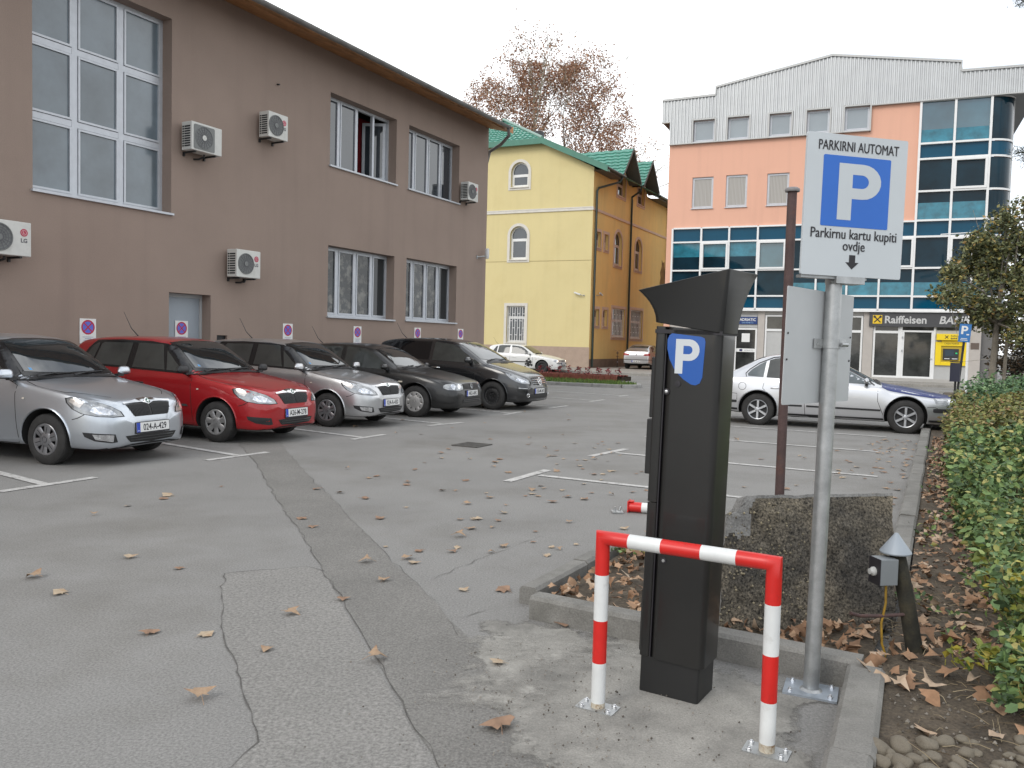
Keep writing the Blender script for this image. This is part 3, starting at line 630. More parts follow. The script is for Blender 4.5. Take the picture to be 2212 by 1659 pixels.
for i, h in enumerate(sh):
    xs_, zs_ = [p[0] for p in h], [p[1] for p in h]
    archwin(yb, min(xs_), max(xs_), min(zs_), max(zs_), .2, Sd, is_arch=i in (2, 3), grille=i in (6, 7), trim=trimp, bars=9, fm=M('pinkish_frame', (.5, .42, .36), .6), mid=max(zs_)-.5 if i < 2 or 3 < i < 6 else None)
# roof: main ridge with clipped front gable, green metal tiles modelled as stepped rows
RX, RYd, RZr = -7.4, 3.1, 15.75
def tile_plane(mb, P00, P10, P01, P11, rows, cols, h=.05, m=0):
    """corners: eave-left, eave-right, ridge-left, ridge-right; raised wave rows"""
    P00, P10, P01, P11 = map(Vector, (P00, P10, P01, P11)); nrm = (P10-P00).cross(P01-P00)
    if nrm.length < 1e-6: nrm = (P10-P00).cross(P11-P00)
    nrm.normalize()
    if nrm.z < 0: nrm = -nrm
    vs = []; sub = 4; N = cols*sub
    for r in range(rows):
        for e in (0, 1):
            v = (r+e)/rows; a, b = P00.lerp(P01, v), P10.lerp(P11, v); lift = h*(1-e)
            for c in range(N+1): vs.append(a.lerp(b, c/N)+nrm*(lift+.025*math.cos(2*math.pi*c/sub)))
    fs = []; W = N+1
    for r in range(2*rows-1): fs += [(r*W+c, r*W+c+1, (r+1)*W+c+1, (r+1)*W+c) for c in range(N)]
    mb.add(vs, fs, m)
e_ = .35
def SP(v, z, o=0): return (SX*v+SY*o, SY*v-SX*o, z)        # along the side wall, o = outward
mb = MB()
rz_back = (RX+SX*14, RYd+SY*14, RZr)
tile_plane(mb, SP(-.3, 11.62, .75), SP(17, 11.62, .75), (RX, RYd, RZr), (RX+SX*14.5, RYd+SY*14.5, RZr), 22, 40)          # right slope
tile_plane(mb, (-11.7, -.3, 13.5), (-3.2, -.3, 13.5), (RX-.01, RYd, RZr), (RX+.01, RYd, RZr), 11, 22)                          # hip
a_ = Vector((-3.2, -.3, 13.5)); 
mb.add([SP(-.3, 11.66, .75), (-3.2, -.3, 13.55), (RX, RYd, RZr+.03)], [(0, 2, 1)])
mb.add([(-15.6, -.3, 11.5), (-11.7, -.3, 13.5), (RX, RYd, RZr), (RX+SX*14.5, RYd+SY*14.5, RZr), (-15.6+SX*14, SY*14, 11.5)], [(0, 1, 2, 3, 4)])
for ax in (4.35, 8.1):                                          # two cross gables over the side wall
    hw_ = 1.62; zt_, zb_ = 13.62, 11.75; bk = 4.6
    tile_plane(mb, SP(ax-hw_, zb_, -.4*bk), SP(ax-hw_, zb_, .8), SP(ax, zt_, -bk), SP(ax, zt_, .8), 8, 9, .045)
    tile_plane(mb, SP(ax+hw_, zb_, .8), SP(ax+hw_, zb_, -.4*bk), SP(ax, zt_, .8), SP(ax, zt_, -bk), 8, 9, .045)
mb.build('roof', gtile, yb, smooth=30)
mb = MB()
mb.tube([(-3.2, -.3, 13.58), (RX, RYd, RZr+.08)], .09, 8); mb.tube([(RX, RYd, RZr+.08), (RX+SX*14, RYd+SY*14, RZr+.08)], .09, 8)
mb.build('ridge_cap', M('pale_green_ridge', (.22, .33, .28), .4), yb, smooth=50)
mb = MB()
mb.box(-11.8, -3.2, -.45, -.3, 13.2, 13.54); mb.box(-11.8, -3.2, -.3, 0, 13.38, 13.41)
def bar(a, b, dz, y0, y1):
    mb.add([(a[0], y0, a[1]), (b[0], y0, b[1]), (b[0], y0, b[1]+dz), (a[0], y0, a[1]+dz), (a[0], y1, a[1]), (b[0], y1, b[1]), (b[0], y1, b[1]+dz), (a[0], y1, a[1]+dz)], [(0, 1, 2, 3), (7, 6, 5, 4), (0, 4, 5, 1), (3, 2, 6, 7), (1, 5, 6, 2), (0, 3, 7, 4)])
bar((-3.2, 13.26), (.95, 11.36), .12, -.40, -.0); bar((-3.2, 13.22), (.95, 11.32), .36, -.46, -.401)
mb.build('fascia', gfas, yb)
mb = MB()
for ax in (4.35, 8.1):
    hw_ = 1.62
    mb.add([SP(ax, 13.55, .78), SP(ax-hw_, 11.68, .78), SP(ax-hw_, 11.68, 0), SP(ax, 13.55, 0)], [(0, 1, 2, 3)]); mb.add([SP(ax, 13.55, .78), SP(ax+hw_, 11.68, .78), SP(ax+hw_, 11.68, 0), SP(ax, 13.55, 0)], [(3, 2, 1, 0)])
    for sgn in (-1, 1):
        p, q = SP(ax, 13.5, .8), SP(ax+sgn*hw_, 11.62, .8); p2, q2 = SP(ax, 13.5, .83), SP(ax+sgn*hw_, 11.62, .83)
        mb.add([p, q, (q[0], q[1], q[2]+.2), (p[0], p[1], p[2]+.2), p2, q2, (q2[0], q2[1], q2[2]+.2), (p2[0], p2[1], p2[2]+.2)], [(0, 1, 2, 3), (7, 6, 5, 4), (0, 4, 5, 1), (3, 2, 6, 7), (1, 5, 6, 2), (0, 3, 7, 4)])
for a, b in ((-.3, 2.75), (9.7, 17)): mb.add([SP(a, 11.45, .75), SP(b, 11.45, .75), SP(b, 11.5, 0), SP(a, 11.5, 0), SP(a, 11.62, .78), SP(b, 11.62, .78)], [(0, 3, 2, 1), (0, 1, 5, 4)])
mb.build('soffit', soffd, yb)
mb = MB(); mb.tube([(RX+1.5+SX*2, RYd+SY*2, 14.6), (RX+1.5+SX*2, RYd+SY*2, 15.35)], .4, 10); mb.build('chimney', M('dark_chimney', (.05, .05, .055), .6), yb)
mb = MB()
mb.tube([SP(-.2, 11.6, .86), SP(2.8, 11.6, .86)], .09, 8); mb.tube([SP(9.7, 11.6, .86), SP(16.5, 11.6, .86)], .09, 8)
mb.tube([SP(2.4, 11.55, .86), SP(2.2, 11.2, .8), SP(.5, 10.6, .12), SP(.3, 10.4, .1), SP(.3, .2, .1)], .065, 8)
mb.tube([SP(5.9, 11.6, .86), SP(5.9, 11.3, .8), SP(6.2, 11.0, .12), SP(6.3, 10.8, .1), SP(6.3, .2, .1)], .065, 8)
mb.tube([SP(14.0, 11.5, .5), SP(14.2, 11.0, .1), SP(14.2, .2, .1)], .065, 8)
mb.build('downpipe', pipeg, yb, smooth=50)
soot = MB(); v = []; 
k = 18; soot.add([SP(13.6, 6.4, .006)]+[SP(13.6+.8*r1.uniform(.5, 1)*math.cos(6.283*i/k), 6.4+1.7*r1.uniform(.6, 1)*math.sin(6.283*i/k), .006) for i in range(k)], [(0, 1+i, 1+(i+1) % k) for i in range(k)])
soot.build('soot_stain', M('soot', (.20, .12, .045), .95, var=.4, vs=2), yb)
def YP(x, y, z): return PC+DU*x+DI*y+Vector((0, 0, z))
cctv(YP(-.4, 0, 4.35), math.pi/2-AY, 'silver security camera on the yellow front wall near its corner', arm=.6, body=.4, tiltx=-18, side=-1)
cctv(PC+DV*.95+Vector((0, 0, 4.4)), math.pi/2-AR, 'silver security camera round the corner on the ochre side wall', arm=.5, body=.4, tiltx=15, side=1)
# ------------------------------------------------------------------ orange bank building
salmon = M('salmon_render', (.70, .395, .285), .92, streak=.06, var=.03, vs=.4, fine=.03, fs=40, col2=(.675, .38, .275), c2lo=.5, c2hi=.7, c2s=.4)
clad = M('ribbed_cladding', (.50, .51, .51), .4, .4, streak=.10, var=.05, vs=1.5)
gt_dark = M('tinted_glass_dark', (.005, .024, .038), .03, ior=1.33, var=.5, vs=.5)
gt_teal = M('tinted_glass_teal', (.002, .062, .115), .06, ior=1.33, var=.08, vs=.6)
gt_cyan = M('tinted_glass_curtain', (.02, .16, .22), .05, ior=1.6, var=.35, vs=2.2)
gt_grey = M('tinted_glass_sky_tone', (.035, .10, .13), .03, ior=2.0, var=.4, vs=.35)  # paler copy of the glass, sky reflection put into its colour
beige = M('beige_pier', (.44, .405, .37), .85, var=.05); pgrey = M('pale_grey_panel', (.42, .42, .41), .7, var=.04)
shopdark = M('shop_glass', (.05, .052, .05), .05, ior=1.6, var=.5, vs=.9, col2=(.025, .027, .027), c2s=.8)
b0 = R(114); UO = hor(114*math.pi/180); NO = Vector((UO.y, -UO.x, 0))
ob = thing('bank_building', 'four storey salmon and blue glass bank building with ribbed metal top', 'building', NO*-44.7, math.pi/2-b0)
def OW(u, y, z): return NO*-44.7+UO*u-NO*y+Vector((0, 0, z))
w3_ = [(-9.71, -8.6, 8.87, 10.5), (-7.95, -6.86, 8.87, 10.52), (-5.87, -4.79, 8.87, 10.49), (-4.0, -2.9, 8.87, 10.5), (-2.2, -1.1, 8.87, 10.5)]
w4_ = [(-9.74, -8.62, 12.34, 13.45), (-7.95, -6.86, 12.34, 13.46), (-5.86, -4.79, 12.35, 13.46), (-4.06, -2.98, 12.35, 13.48), (-2.29, -1.15, 12.35, 13.49)]
mb = MB(); outer = [(-11.0, 7.85), (1.08, 7.85), (1.08, 13.5), (-11.0, 13.5)]
mb.holed(outer, [rect(*q) for q in w3_+w4_])
for q in w3_+w4_: mb.reveal(rect(*q), 0, .2)
mb.box(-11.0, -10.68, 0, .3, 0, 7.85); mb.box(-11, -10.8, .3, 13, 0, 14.4); mb.box(-10.8, 5.0, 12.8, 13, 0, 14.4); mb.box(-10.68, 1.08, .34, .6, 3.6, 7.84)
mb.build('wall', salmon, ob)
mb = MB(); mb.box(-10.9, 4.9, .41, 12.7, -.1, 3.5); mb.build('shop_core', M('dim_grey_wall', (.16, .155, .15), .9), ob)
gcur = M('curtained_pane', (.42, .395, .36), .12, ior=1.5, wave=4.5)
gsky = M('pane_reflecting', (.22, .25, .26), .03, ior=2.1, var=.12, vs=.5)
for i, q in enumerate(w3_): window(ob, *q, .14, (), (), frame_al, gcur, fw=.09, sill=-.08, sash=.04)
for i, q in enumerate(w4_): window(ob, *q, .10, (), (), frame_al, gsky, fw=.09, sill=-.16, sash=.04)
# ribbed metal cladding with stepped, pitched top edge
top = [(-11.43, 14.64), (-8.62, 14.69), (-8.619, 15.09), (-2.98, 16.08), (2.7, 15.15), (2.701, 14.72), (5.9, 14.66)]
bot = [(-11.43, 13.48), (-11.0, 13.48), (-10.999, 12.3), (-1.1, 12.3), (-1.099, 13.5), (5.9, 13.5)]
def at(pl, x):
    for (x0, z0), (x1, z1) in zip(pl, pl[1:]):
        if x0 <= x <= x1: return z0+(z1-z0)*(x-x0)/(x1-x0)
    return pl[-1][1]
mb = MB(); x = -11.43; pit = .18
prof = [(0, -.12), (.055, -.12), (.085, -.165), (.15, -.165), (.18, -.12)]
while x < 5.85:
    for (a, ya), (b, yb_) in zip(prof, prof[1:]):
        xa, xb = x+a, x+b; xm = (xa+xb)/2; z0, z1 = at(bot, xm), at(top, xm); iv = [(z0, z1)]
        for q in w4_:
            if q[0]-.03 < xm < q[1]+.03: iv = [(z0, q[2]-.12), (q[3]+.08, z1)]
        za, zb2 = at(top, xa+1e-4), at(top, xb-1e-4)
        for k, (c, d) in enumerate(iv):
            if d-c < .03: continue
            last = k == len(iv)-1
            mb.add([(xa, ya, c), (xb, yb_, c), (xb, yb_, zb2 if last else d), (xa, ya, za if last else d)], [(0, 1, 2, 3)])
    x += pit
mb.build('cladding', clad, ob)
mb = MB()
for (x0, z0), (x1, z1) in zip(top, top[1:]):
    if x1-x0 < .01: mb.box(x0-.03, x0+.03, -.2, -.1, min(z0, z1), max(z0, z1)+.05); continue
    mb.add([(x0, -.21, z0-.06), (x1, -.21, z1-.06), (x1, -.21, z1+.05), (x0, -.21, z0+.05), (x0, .3, z0-.06), (x1, .3, z1-.06), (x1, .3, z1+.05), (x0, .3, z0+.05)], [(0, 1, 2, 3), (4, 7, 6, 5), (3, 2, 6, 7), (0, 3, 7, 4), (1, 5, 6, 2)])
for (x0, z0), (x1, z1) in zip(bot, bot[1:]):
    if x1-x0 > .01: mb.box(x0, x1, -.19, .0, z0-.05, z0-.001)
for q in w4_:
    mb.box(q[0]-.07, q[0], -.18, .1, q[2]-.1, q[3]+.07); mb.box(q[1], q[1]+.07, -.18, .1, q[2]-.1, q[3]+.07); mb.box(q[0], q[1], -.18, .1, q[3]+.001, q[3]+.07)
mb.build('flashing', M('grey_flashing', (.40, .40, .39), .45, .4), ob)
mb = MB(); mb.add([(-11.4, .3, 14.3), (-8.6, .3, 14.4), (-2.98, .3, 15.6), (2.7, .3, 14.5), (5.8, .3, 14.3), (5.8, 13, 14.3), (2.7, 13, 14.5), (-2.98, 13, 15.6), (-8.6, 13, 14.4), (-11.4, 13, 14.3)], [(0, 1, 8, 9), (1, 2, 7, 8), (2, 3, 6, 7), (3, 4, 5, 6)])
mb.add([(1.1, -.12, 13.505), (5.9, -.12, 13.505), (5.9, 9, 13.505), (1.1, 9, 13.505)], [(0, 1, 2, 3)])
mb.box(5.86, 5.9, -.1, 9, 13.5, 14.66); mb.box(-11.43, -11.38, -.1, 9, 13.48, 14.64)
mb.build('roof', M('roof_grey', (.25, .25, .25), .7), ob)
# glazed strip: white bars and tinted panes
bars = MB(); U_ = [-10.66, -9.12, -7.67, -6.22, -4.78, -3.31, -1.86, -.40, 1.09]; Zs = [3.58, 4.24, 5.58, 7.08, 7.82]
for u in U_: bars.box(u-.045, u+.045, -.12, .2, Zs[0], Zs[-1])
for z in Zs:
    for a, b in zip(U_, U_[1:]): bars.box(a+.045, b-.045, -.115, .2, z-.04, z+.04)
bars.box(-10.72, 4.0, -.16, .3, 3.46, 3.535)
UT = [1.09, 2.56, 4.04]; ZT = [3.58, 4.22, 5.58, 7.07, 7.84, 9.22, 10.74, 11.47, 13.48]
for u in UT: bars.box(u-.05, u+.05, -.13, .2, 3.5, 13.5)
for z in ZT:
    for a, b in zip(UT, UT[1:]): bars.box(a+.05, b-.05, -.125, .2, z-.045, z+.045)
nA = 10; rc = 1.0
def curve(z0, z1, r0, m=0, mbx=None):
    A = np.linspace(0, math.pi/2, nA); mbx = mbx or bars
    mbx.add([(4.04+r0*math.sin(t), rc-r0*math.cos(t), z) for z in (z0, z1) for t in A], [(i, i+1, nA+i+1, nA+i) for i in range(nA-1)], m)
for z in ZT: curve(z-.045, z+.045, 1.06)
bars.box(4.98, 5.08, .96, 1.05, 3.5, 13.5)
for z in ZT: bars.box(5.0, 5.06, 1.05, 8, z-.045, z+.045)
for y in (2.5, 4, 5.5, 7): bars.box(5.0, 5.07, y-.045, y+.045, 3.5, 13.5)
fr = bars.build('curtain_wall_frame', frame_w, ob)
def paneb(a, b, z0, z1, m, y=.03):
    p = MB(); p.box(a, b, y, y+.02, z0, z1); return p.build('pane', m, fr)
rp_ = random.Random(5)
for i, (a, b) in enumerate(zip(U_, U_[1:])):
    for j, (c, d) in enumerate(zip(Zs, Zs[1:])):
        a1, b1, c1, d1 = a+.045, b-.045, c+.04, d-.04
        if j in (0, 3): paneb(a1, b1, c1, d1, gt_teal)
        elif j == 2 and i in (0, 1, 2): s_ = c1+(d1-c1)*.48; paneb(a1, b1, s_, d1, gt_cyan); paneb(a1, b1, c1, s_, gt_dark)
        elif j == 1 and i > 3: s_ = c1+(d1-c1)*.5; paneb(a1, b1, s_, d1, gt_dark); paneb(a1, b1, c1, s_, gt_cyan)
        elif j == 2 and i == 3: paneb(a1, b1, c1, d1, gt_grey)
        else: paneb(a1, b1, c1, d1, gt_dark)
        if j == 2 and i in (1, 3, 7):
            g = MB(); g.box(a1, b1, -.16, .02, c1, c1+.09); g.box(a1, b1, -.16, .02, d1-.09, d1); g.box(a1, a1+.09, -.162, .02, c1+.09, d1-.09); g.box(b1-.09, b1, -.162, .02, c1+.09, d1-.09); g.build('opening_sash', frame_w, fr)
for i, (a, b) in enumerate(zip(UT, UT[1:])):
    for j, (c, d) in enumerate(zip(ZT, ZT[1:])):
        a1, b1, c1, d1 = a+.05, b-.05, c+.045, d-.045
        if j in (0, 3): paneb(a1, b1, c1, d1, gt_teal)
        elif j == 4: s_ = c1+(d1-c1)*.62; paneb(a1, b1, s_, d1, gt_dark); paneb(a1, b1, c1, s_, gt_cyan)
        elif j == 6: paneb(a1, b1, c1, d1, gt_teal)
        elif j == 7: paneb(a1, b1, c1+.62, d1, gt_grey); paneb(a1, b1, c1, c1+.62, gt_cyan)
        elif j == 1: s_ = c1+(d1-c1)*.5; paneb(a1, b1, s_, d1, gt_dark); paneb(a1, b1, c1, s_, gt_cyan)
        else: paneb(a1, b1, c1, d1, gt_dark)
        if (i, j) in ((1, 5), (1, 2)):
            g = MB(); g.box(a1, b1, -.17, .02, c1, c1+.1); g.box(a1, b1, -.17, .02, d1-.1, d1); g.box(a1, a1+.1, -.172, .02, c1+.1, d1-.1); g.box(b1-.1, b1, -.172, .02, c1+.1, d1-.1); g.build('opening_sash', frame_w, fr)
for j, (c, d) in enumerate(zip(ZT, ZT[1:])):
    p = MB(); curve(c+.045, d-.045, 1.0, 0, p); p.build('pane', gt_teal if j in (0, 3, 6) else gt_dark, fr, smooth=60)
    p = MB(); p.box(4.99, 5.01, 1.05, 8, c+.045, d-.045); p.build('pane', gt_grey, fr)
# ground floor shop fronts
for a, b in ((-10.68, -7.25), (-6.06, -5.72), (-4.3, -4.0), (-1.0, -.56), (3.64, 4.12)): mb = MB(); mb.box(a, b, .05, .4, -.1, 3.46); mb.build('pier', beige, ob, bev=.01)
mb = MB(); mb.box(-10.7, 4.4, -.35, .4, -.1, .28); mb.box(-10.7, 4.2, .1, .345, 3.3, 3.455); mb.build('shop_base', M('pale_stone_step', (.40, .385, .36), .8, var=.06), ob, bev=.01)
def shopwin(x0, x1, z0, z1, transom=None, label=None, split=None, dr=False, gm=None, nm='shop_window'):
    m = MB(); y = .16; f = .09
    m.box(x0, x0+f, y-.05, y+.06, z0, z1); m.box(x1-f, x1, y-.05, y+.06, z0, z1); m.box(x0+f, x1-f, y-.048, y+.06, z0, z0+f); m.box(x0+f, x1-f, y-.048, y+.06, z1-f, z1)
    if transom: m.box(x0+f, x1-f, y-.046, y+.06, transom-.06, transom+.06)
    if split: m.box(x0+f, x1-f, y-.044, y+.06, split-.09, split+.09)
    o = m.build('shop_door' if dr else nm, frame_w, ob); p = MB(); p.box(x0+f, x1-f, y+.01, y+.03, z0+f, z1-f); p.build('pane', gm or shopdark, o); return o
d1 = shopwin(-7.22, -6.08, .28, 2.58, split=1.42, dr=True)
h = MB(); h.tube([(-7.13, .08, 1.15), (-7.13, .0, 1.15), (-7.13, .0, 1.6), (-7.13, .08, 1.6)], .018, 8); h.build('handle', frame_w, d1)
h = MB(); h.box(-6.86, -6.45, .13, .168, 1.85, 2.3); h.build('notice', plate_w, d1)
h = MB(); h.box(-6.95, -6.8, .112, .116, 1.36, 1.48); h.build('small_logo', M('navy_ink', (.03, .03, .10), .5), d1)
put_text('lettering', 'ADRIATIC', .105, -6.47, .11, 1.38, M('grey_text', (.35, .36, .38), .5), d1)
m = MB(); m.box(-7.22, -6.08, .1, .3, 2.6, 3.29); m.build('fascia_panel', pgrey, ob)
shopwin(-5.7, -4.32, .28, 3.28, 2.5, gm=lambda *a: 0) if False else shopwin(-5.7, -4.32, .28, 3.28, 2.5, gm=M('white_blind', (.45, .45, .44), .3, var=.05))
m = MB(); m.box(-5.6, -4.42, .14, .165, 2.57, 3.18); m.build('upper_light', shopdark, ob)
shopwin(-3.98, -2.6, .28, 3.28, 2.5); shopwin(-2.58, -1.02, .28, 3.28, 2.5)
shopwin(-.54, .66, .28, 3.28, 2.5)
m = MB(); m.box(.66, .76, .08, .3, .28, 3.28); m.box(2.12, 2.2, .08, .3, .28, 3.28); m.build('mullion', frame_w, ob)
d2 = shopwin(.76, 2.12, .28, 2.6, dr=True); h = MB(); h.box(2.0, 2.1, .06, .09, 1.22, 1.26); h.build('handle', galv, d2)
h = MB(); h.box(.74, .80, .05, .1, 2.2, 2.3); h.box(.74, .80, .05, .1, 1.55, 1.65); h.build('hinge', galv, d2)
m = MB(); m.box(.78, 2.1, .13, .3, 2.64, 3.28); m.build('upper_light', shopdark, ob)
m = MB(); m.box(2.2, 3.62, .12, .34, .28, 3.28); m.build('wall_panel', pgrey, ob); m = MB(); m.box(2.25, 3.55, .1, .118, 2.62, 3.25); m.build('upper_light', shopdark, ob)
m = MB(); m.box(3.7, 4.05, .035, .048, 1.75, 2.05); m.build('wall_vent', M('brown_box', (.12, .09, .07), .6), ob)
# bank sign, emblem, lettering
t = thing('bank_sign', 'dark grey bank sign board with pale lettering and yellow emblem', 'sign', OW(-.75, 0, 2.76), math.pi/2-b0)
m = MB(); m.box(0, 4.45, -.06, .1, 0, .69); m.build('board', M('anthracite_board', (.055, .055, .058), .5), t)
m = MB(); m.box(.16, .58, -.075, -.0605, .13, .55); m.build('emblem', M('emblem_yellow', (.72, .48, .02), .45), t, bev=.01)
m = MB()
for a in (45, -45):
    T0 = Tr(.37, -.079, .34) @ Matrix.Rotation(R(a), 4, 'Y'); m.box(-.2, .2, -.002, .002+a*.00001, -.026, .026, 0, T0)
    m.box(-.235 if a > 0 else .14, -.14 if a > 0 else .235, -.003, .003, -.05, .05, 0, Tr(.37, -.079, .34) @ Matrix.Rotation(R(a), 4, 'Y') @ Tr(0, 0, 0))
m.build('emblem_cross', ink, t)
lt = M('pale_lettering', (.50, .50, .49), .5)
put_text('lettering', 'Raiffeisen', .50, .68, -.068, .17, lt, t, bold=.012, align='LEFT', sx=.98)
mbt = MB(); v, f = text_mesh('BANK', .50, bold=.012, align='LEFT', sx=1.0); sh_ = Matrix(((1, .2, 0, 0), (0, 1, 0, 0), (0, 0, 1, 0), (0, 0, 0, 1))); mbt.add(v, f, 0, Tr(3.05, -.068, .17) @ UP @ sh_); mbt.build('lettering', lt, t)
t = thing('shop_sign', 'small navy shop sign with white lettering above the glass door', 'sign', OW(-7.05, 0, 2.78), math.pi/2-b0)
m = MB(); m.box(0, .96, .04, .098, 0, .38); m.build('board', M('navy_board', (.012, .04, .16), .4), t)
put_text('lettering', 'ADRIATIC', .2, .48, .037, .17, plate_w, t, bold=.004, sx=.92); put_text('lettering', 'OSIGURANJE D.D.', .085, .48, .037, .05, M('pale_blue_text', (.3, .5, .7), .5), t, sx=.9)
# cash machine
t = thing('cash_machine', 'bright yellow cash machine set in the bank front beside the door', 'cash machine', OW(2.22, 0, .95), math.pi/2-b0)
ayel = M('atm_yellow', (.80, .58, .01), .4); 
m = MB(); m.box(0, .25, .02, .118, 0, 1.12); m.box(1.12, 1.36, .02, .118, 0, 1.12); m.box(.25, 1.12, .021, .118, 0, .16); m.box(.02, 1.38, -.12, .118, 1.2, 1.5); m.box(.25, 1.12, .025, .118, .93, 1.19)
m.build('surround', ayel, t, bev=.01)
m = MB(); m.box(.25, 1.12, .09, .125, .16, .93); m.build('recess', M('atm_yellow_shaded', (.5, .36, .02), .5), t)  # darker copy of the yellow, with the recess's shade in its colour
m = MB(); m.box(.33, 1.0, .03, .089, .26, .80); m.build('console', M('atm_dark', (.03, .032, .035), .35), t, bev=.01)
m = MB(); m.box(.42, .8, .022, .029, .45, .74); m.build('screen', M('atm_screen', (.05, .07, .09), .15), t)
m = MB(); m.box(.4, .62, .018, .029, .31, .34); m.box(.72, .95, .018, .029, .31, .34); m.build('slot', frame_w, t)
m = MB(); m.box(.86, .94, .02, .0295, .56, .62); m.build('indicator', M('led_green', (.02, .45, .15), .4, emit=.4), t)
put_text('lettering', 'CASH POINT', .115, .68, .022, 1.0, ink, t, sx=.95)
m = MB()
for a in (45, -45): m.box(-.1, .1, -.002, .002+a*.00001, -.016, .016, 0, Tr(.45, -.124, 1.35) @ Matrix.Rotation(R(a), 4, 'Y'))
m.build('emblem_cross', ink, t)
put_text('lettering', 'Raiffeisen', .11, .62, -.122, 1.37, ink, t, align='LEFT', sx=.95); put_text('lettering', 'BANK', .11, .62, -.122, 1.25, ink, t, align='LEFT', bold=.003)
# thin white pole with a side arm before the tower
def GP(px_, py_, d):                    # world x,z of a sight line at ground distance d (forward metres)
    r = F*1800+R2*(px_-1106)-U2*(py_-829.5); k = d/r.y; return Vector((0, 0, H_CAM))+r*k
p = GP(2090, 760, 33); pole = thing('flag_pole', 'thin white pole with a horizontal arm in front of the bank corner', 'pole', (p.x, p.y, 0))
m = MB(); m.lathe([(.05, 0), (.045, 6.35), (0, 6.37)], 10); m.build('shaft', frame_w, pole, smooth=50)
m = MB(); m.tube([(.03, -.05, 6.30), (-1.32, -.05, 6.18)], .022, 8); m.build('arm', frame_w, pole)
m = MB(); m.lathe([(.12, 0), (.12, .03), (.06, .05), (.05, .05)], 12); m.build('base', galv, pole)

# ------------------------------------------------------------------ ticket machine, sign post, barrier and bits near the camera
mach = M('anthracite_metal', (.019, .0185, .0175), .36, .2, var=.12, vs=3, fine=.05, fs=300, coat=.25)
mach2 = M('anthracite_dark', (.014, .014, .014), .5, var=.1)
PM = Vector((.842, 3.50, -.006)); azm = R(122)
tm = thing('ticket_machine', 'tall anthracite parking ticket machine with blue P badge and flared hood', 'ticket machine', PM, math.pi/2-azm, tilt=(0, R(1.1)))
W0, D0 = .295, .225
def sect(x0, x1, y0, y1, r, n=4): return roundrect(x0, x1, y0, y1, r, n)
m = MB(); m.prism(sect(-W0+.005, -.018, .012, D0-.005, .012), 0, .17); m.build('plinth', mach2, tm, smooth=40)
m = MB(); m.prism(sect(-W0+.052, 0, 0, D0, .035, 6), .17, 1.63); m.build('body', mach, tm, smooth=40)
m = MB(); m.prism(sect(-W0, -W0+.046, .006, D0-.006, .01), .17, .86); m.prism(sect(-W0, -W0+.046, .006, D0-.006, .01), .864, 1.635); m.build('front_door', mach, tm, smooth=40)
for d_, z0_, z1_ in ((.03, .98, 1.225), (.022, 1.232, 1.5), (.012, .18, .46)): m = MB(); m.prism(sect(-W0-d_, -W0-.001, .03, D0-.03, .005), z0_, z1_); m.build('payment_panel', mach2, tm, smooth=40, bev=.004)
m = MB(); m.box(-W0+.0465, -W0+.0515, .01, D0-.01, .17, 1.62); m.build('door_seam', ink, tm)
# hood: flares out towards the front (left) and the back as it rises, sloping top
m = MB(); n = 8; rows = []
for i in range(n+1):
    t = i/n; e = t**2.1
    xl, xr = -W0-.005-.085*e, .004+.018*t; yn, yf = -.004-.004*t, D0+.004+.19*e
    zl = 1.652+(1.790-1.652)*t; zr = 1.612+(1.882-1.612)*t
    sec = roundrect(xl, xr, yn, yf, .012+.012*(1-t), 3); rows.append([(x, y, zl+(zr-zl)*min(1, max(0, (x-xl)/(xr-xl)))+ .01*t*(y-yn)/(yf-yn)) for x, y in sec])
k = len(rows[0])
m.add([p for r_ in rows for p in r_], [(i*k+j, i*k+(j+1) % k, (i+1)*k+(j+1) % k, (i+1)*k+j) for i in range(n) for j in range(k)]+[tuple(range(n*k, n*k+k)), tuple(range(k-1, -1, -1))])
m.build('hood', M('hood_metal', (.010, .010, .0095), .42, .2, fine=.05, fs=300, coat=.15), tm, smooth=35, bev=.003)
m = MB(); m.box(-W0+.0, .002, .0, D0, 1.605, 1.622); m.build('hood_seam', ink, tm)
def mz(a, b): return (-W0+(a-290)*.000663, 1.60-(b-505)*.000636)
dec = [(392, 500), (410, 486), (605, 502), (628, 512), (635, 535), (627, 770), (612, 812), (585, 827), (555, 824), (500, 792), (440, 735), (400, 660), (382, 590), (380, 530)]
dec = [(x, z-.006) for x, z in [mz(*q) for q in dec]]
m = MB(); m.prism([(x, z) for x, z in dec], 0, .0012, 0, Tr(0, -.0005, 0) @ UP); m.build('badge', M('badge_blue', (.008, .085, .36), .4, coat=.3), tm)
o_, h_ = letter_P(.148); m = MB(); m.holed(o_, [h_], Tr(-.196, -.0022, 1.435)); m.build('lettering', M('badge_white', (.55, .58, .60), .45), tm)
for (x, z), pin in ((mz(466, 834), 0), (mz(393, 892), 1), ((-.2, .615), 1)):
    m = MB(); m.lathe([(.0135, 0), (.0135, .003), (.0, .004)], 16, 0, Tr(x, -.0005, z) @ UP); lk = m.build('lock', ink, tm)
    if pin: m = MB(); m.lathe([(.008, .003), (.007, .0065), (0, .007)], 12, 0, Tr(x, -.0005, z) @ UP); m.build('lock_cylinder', chrome, lk)
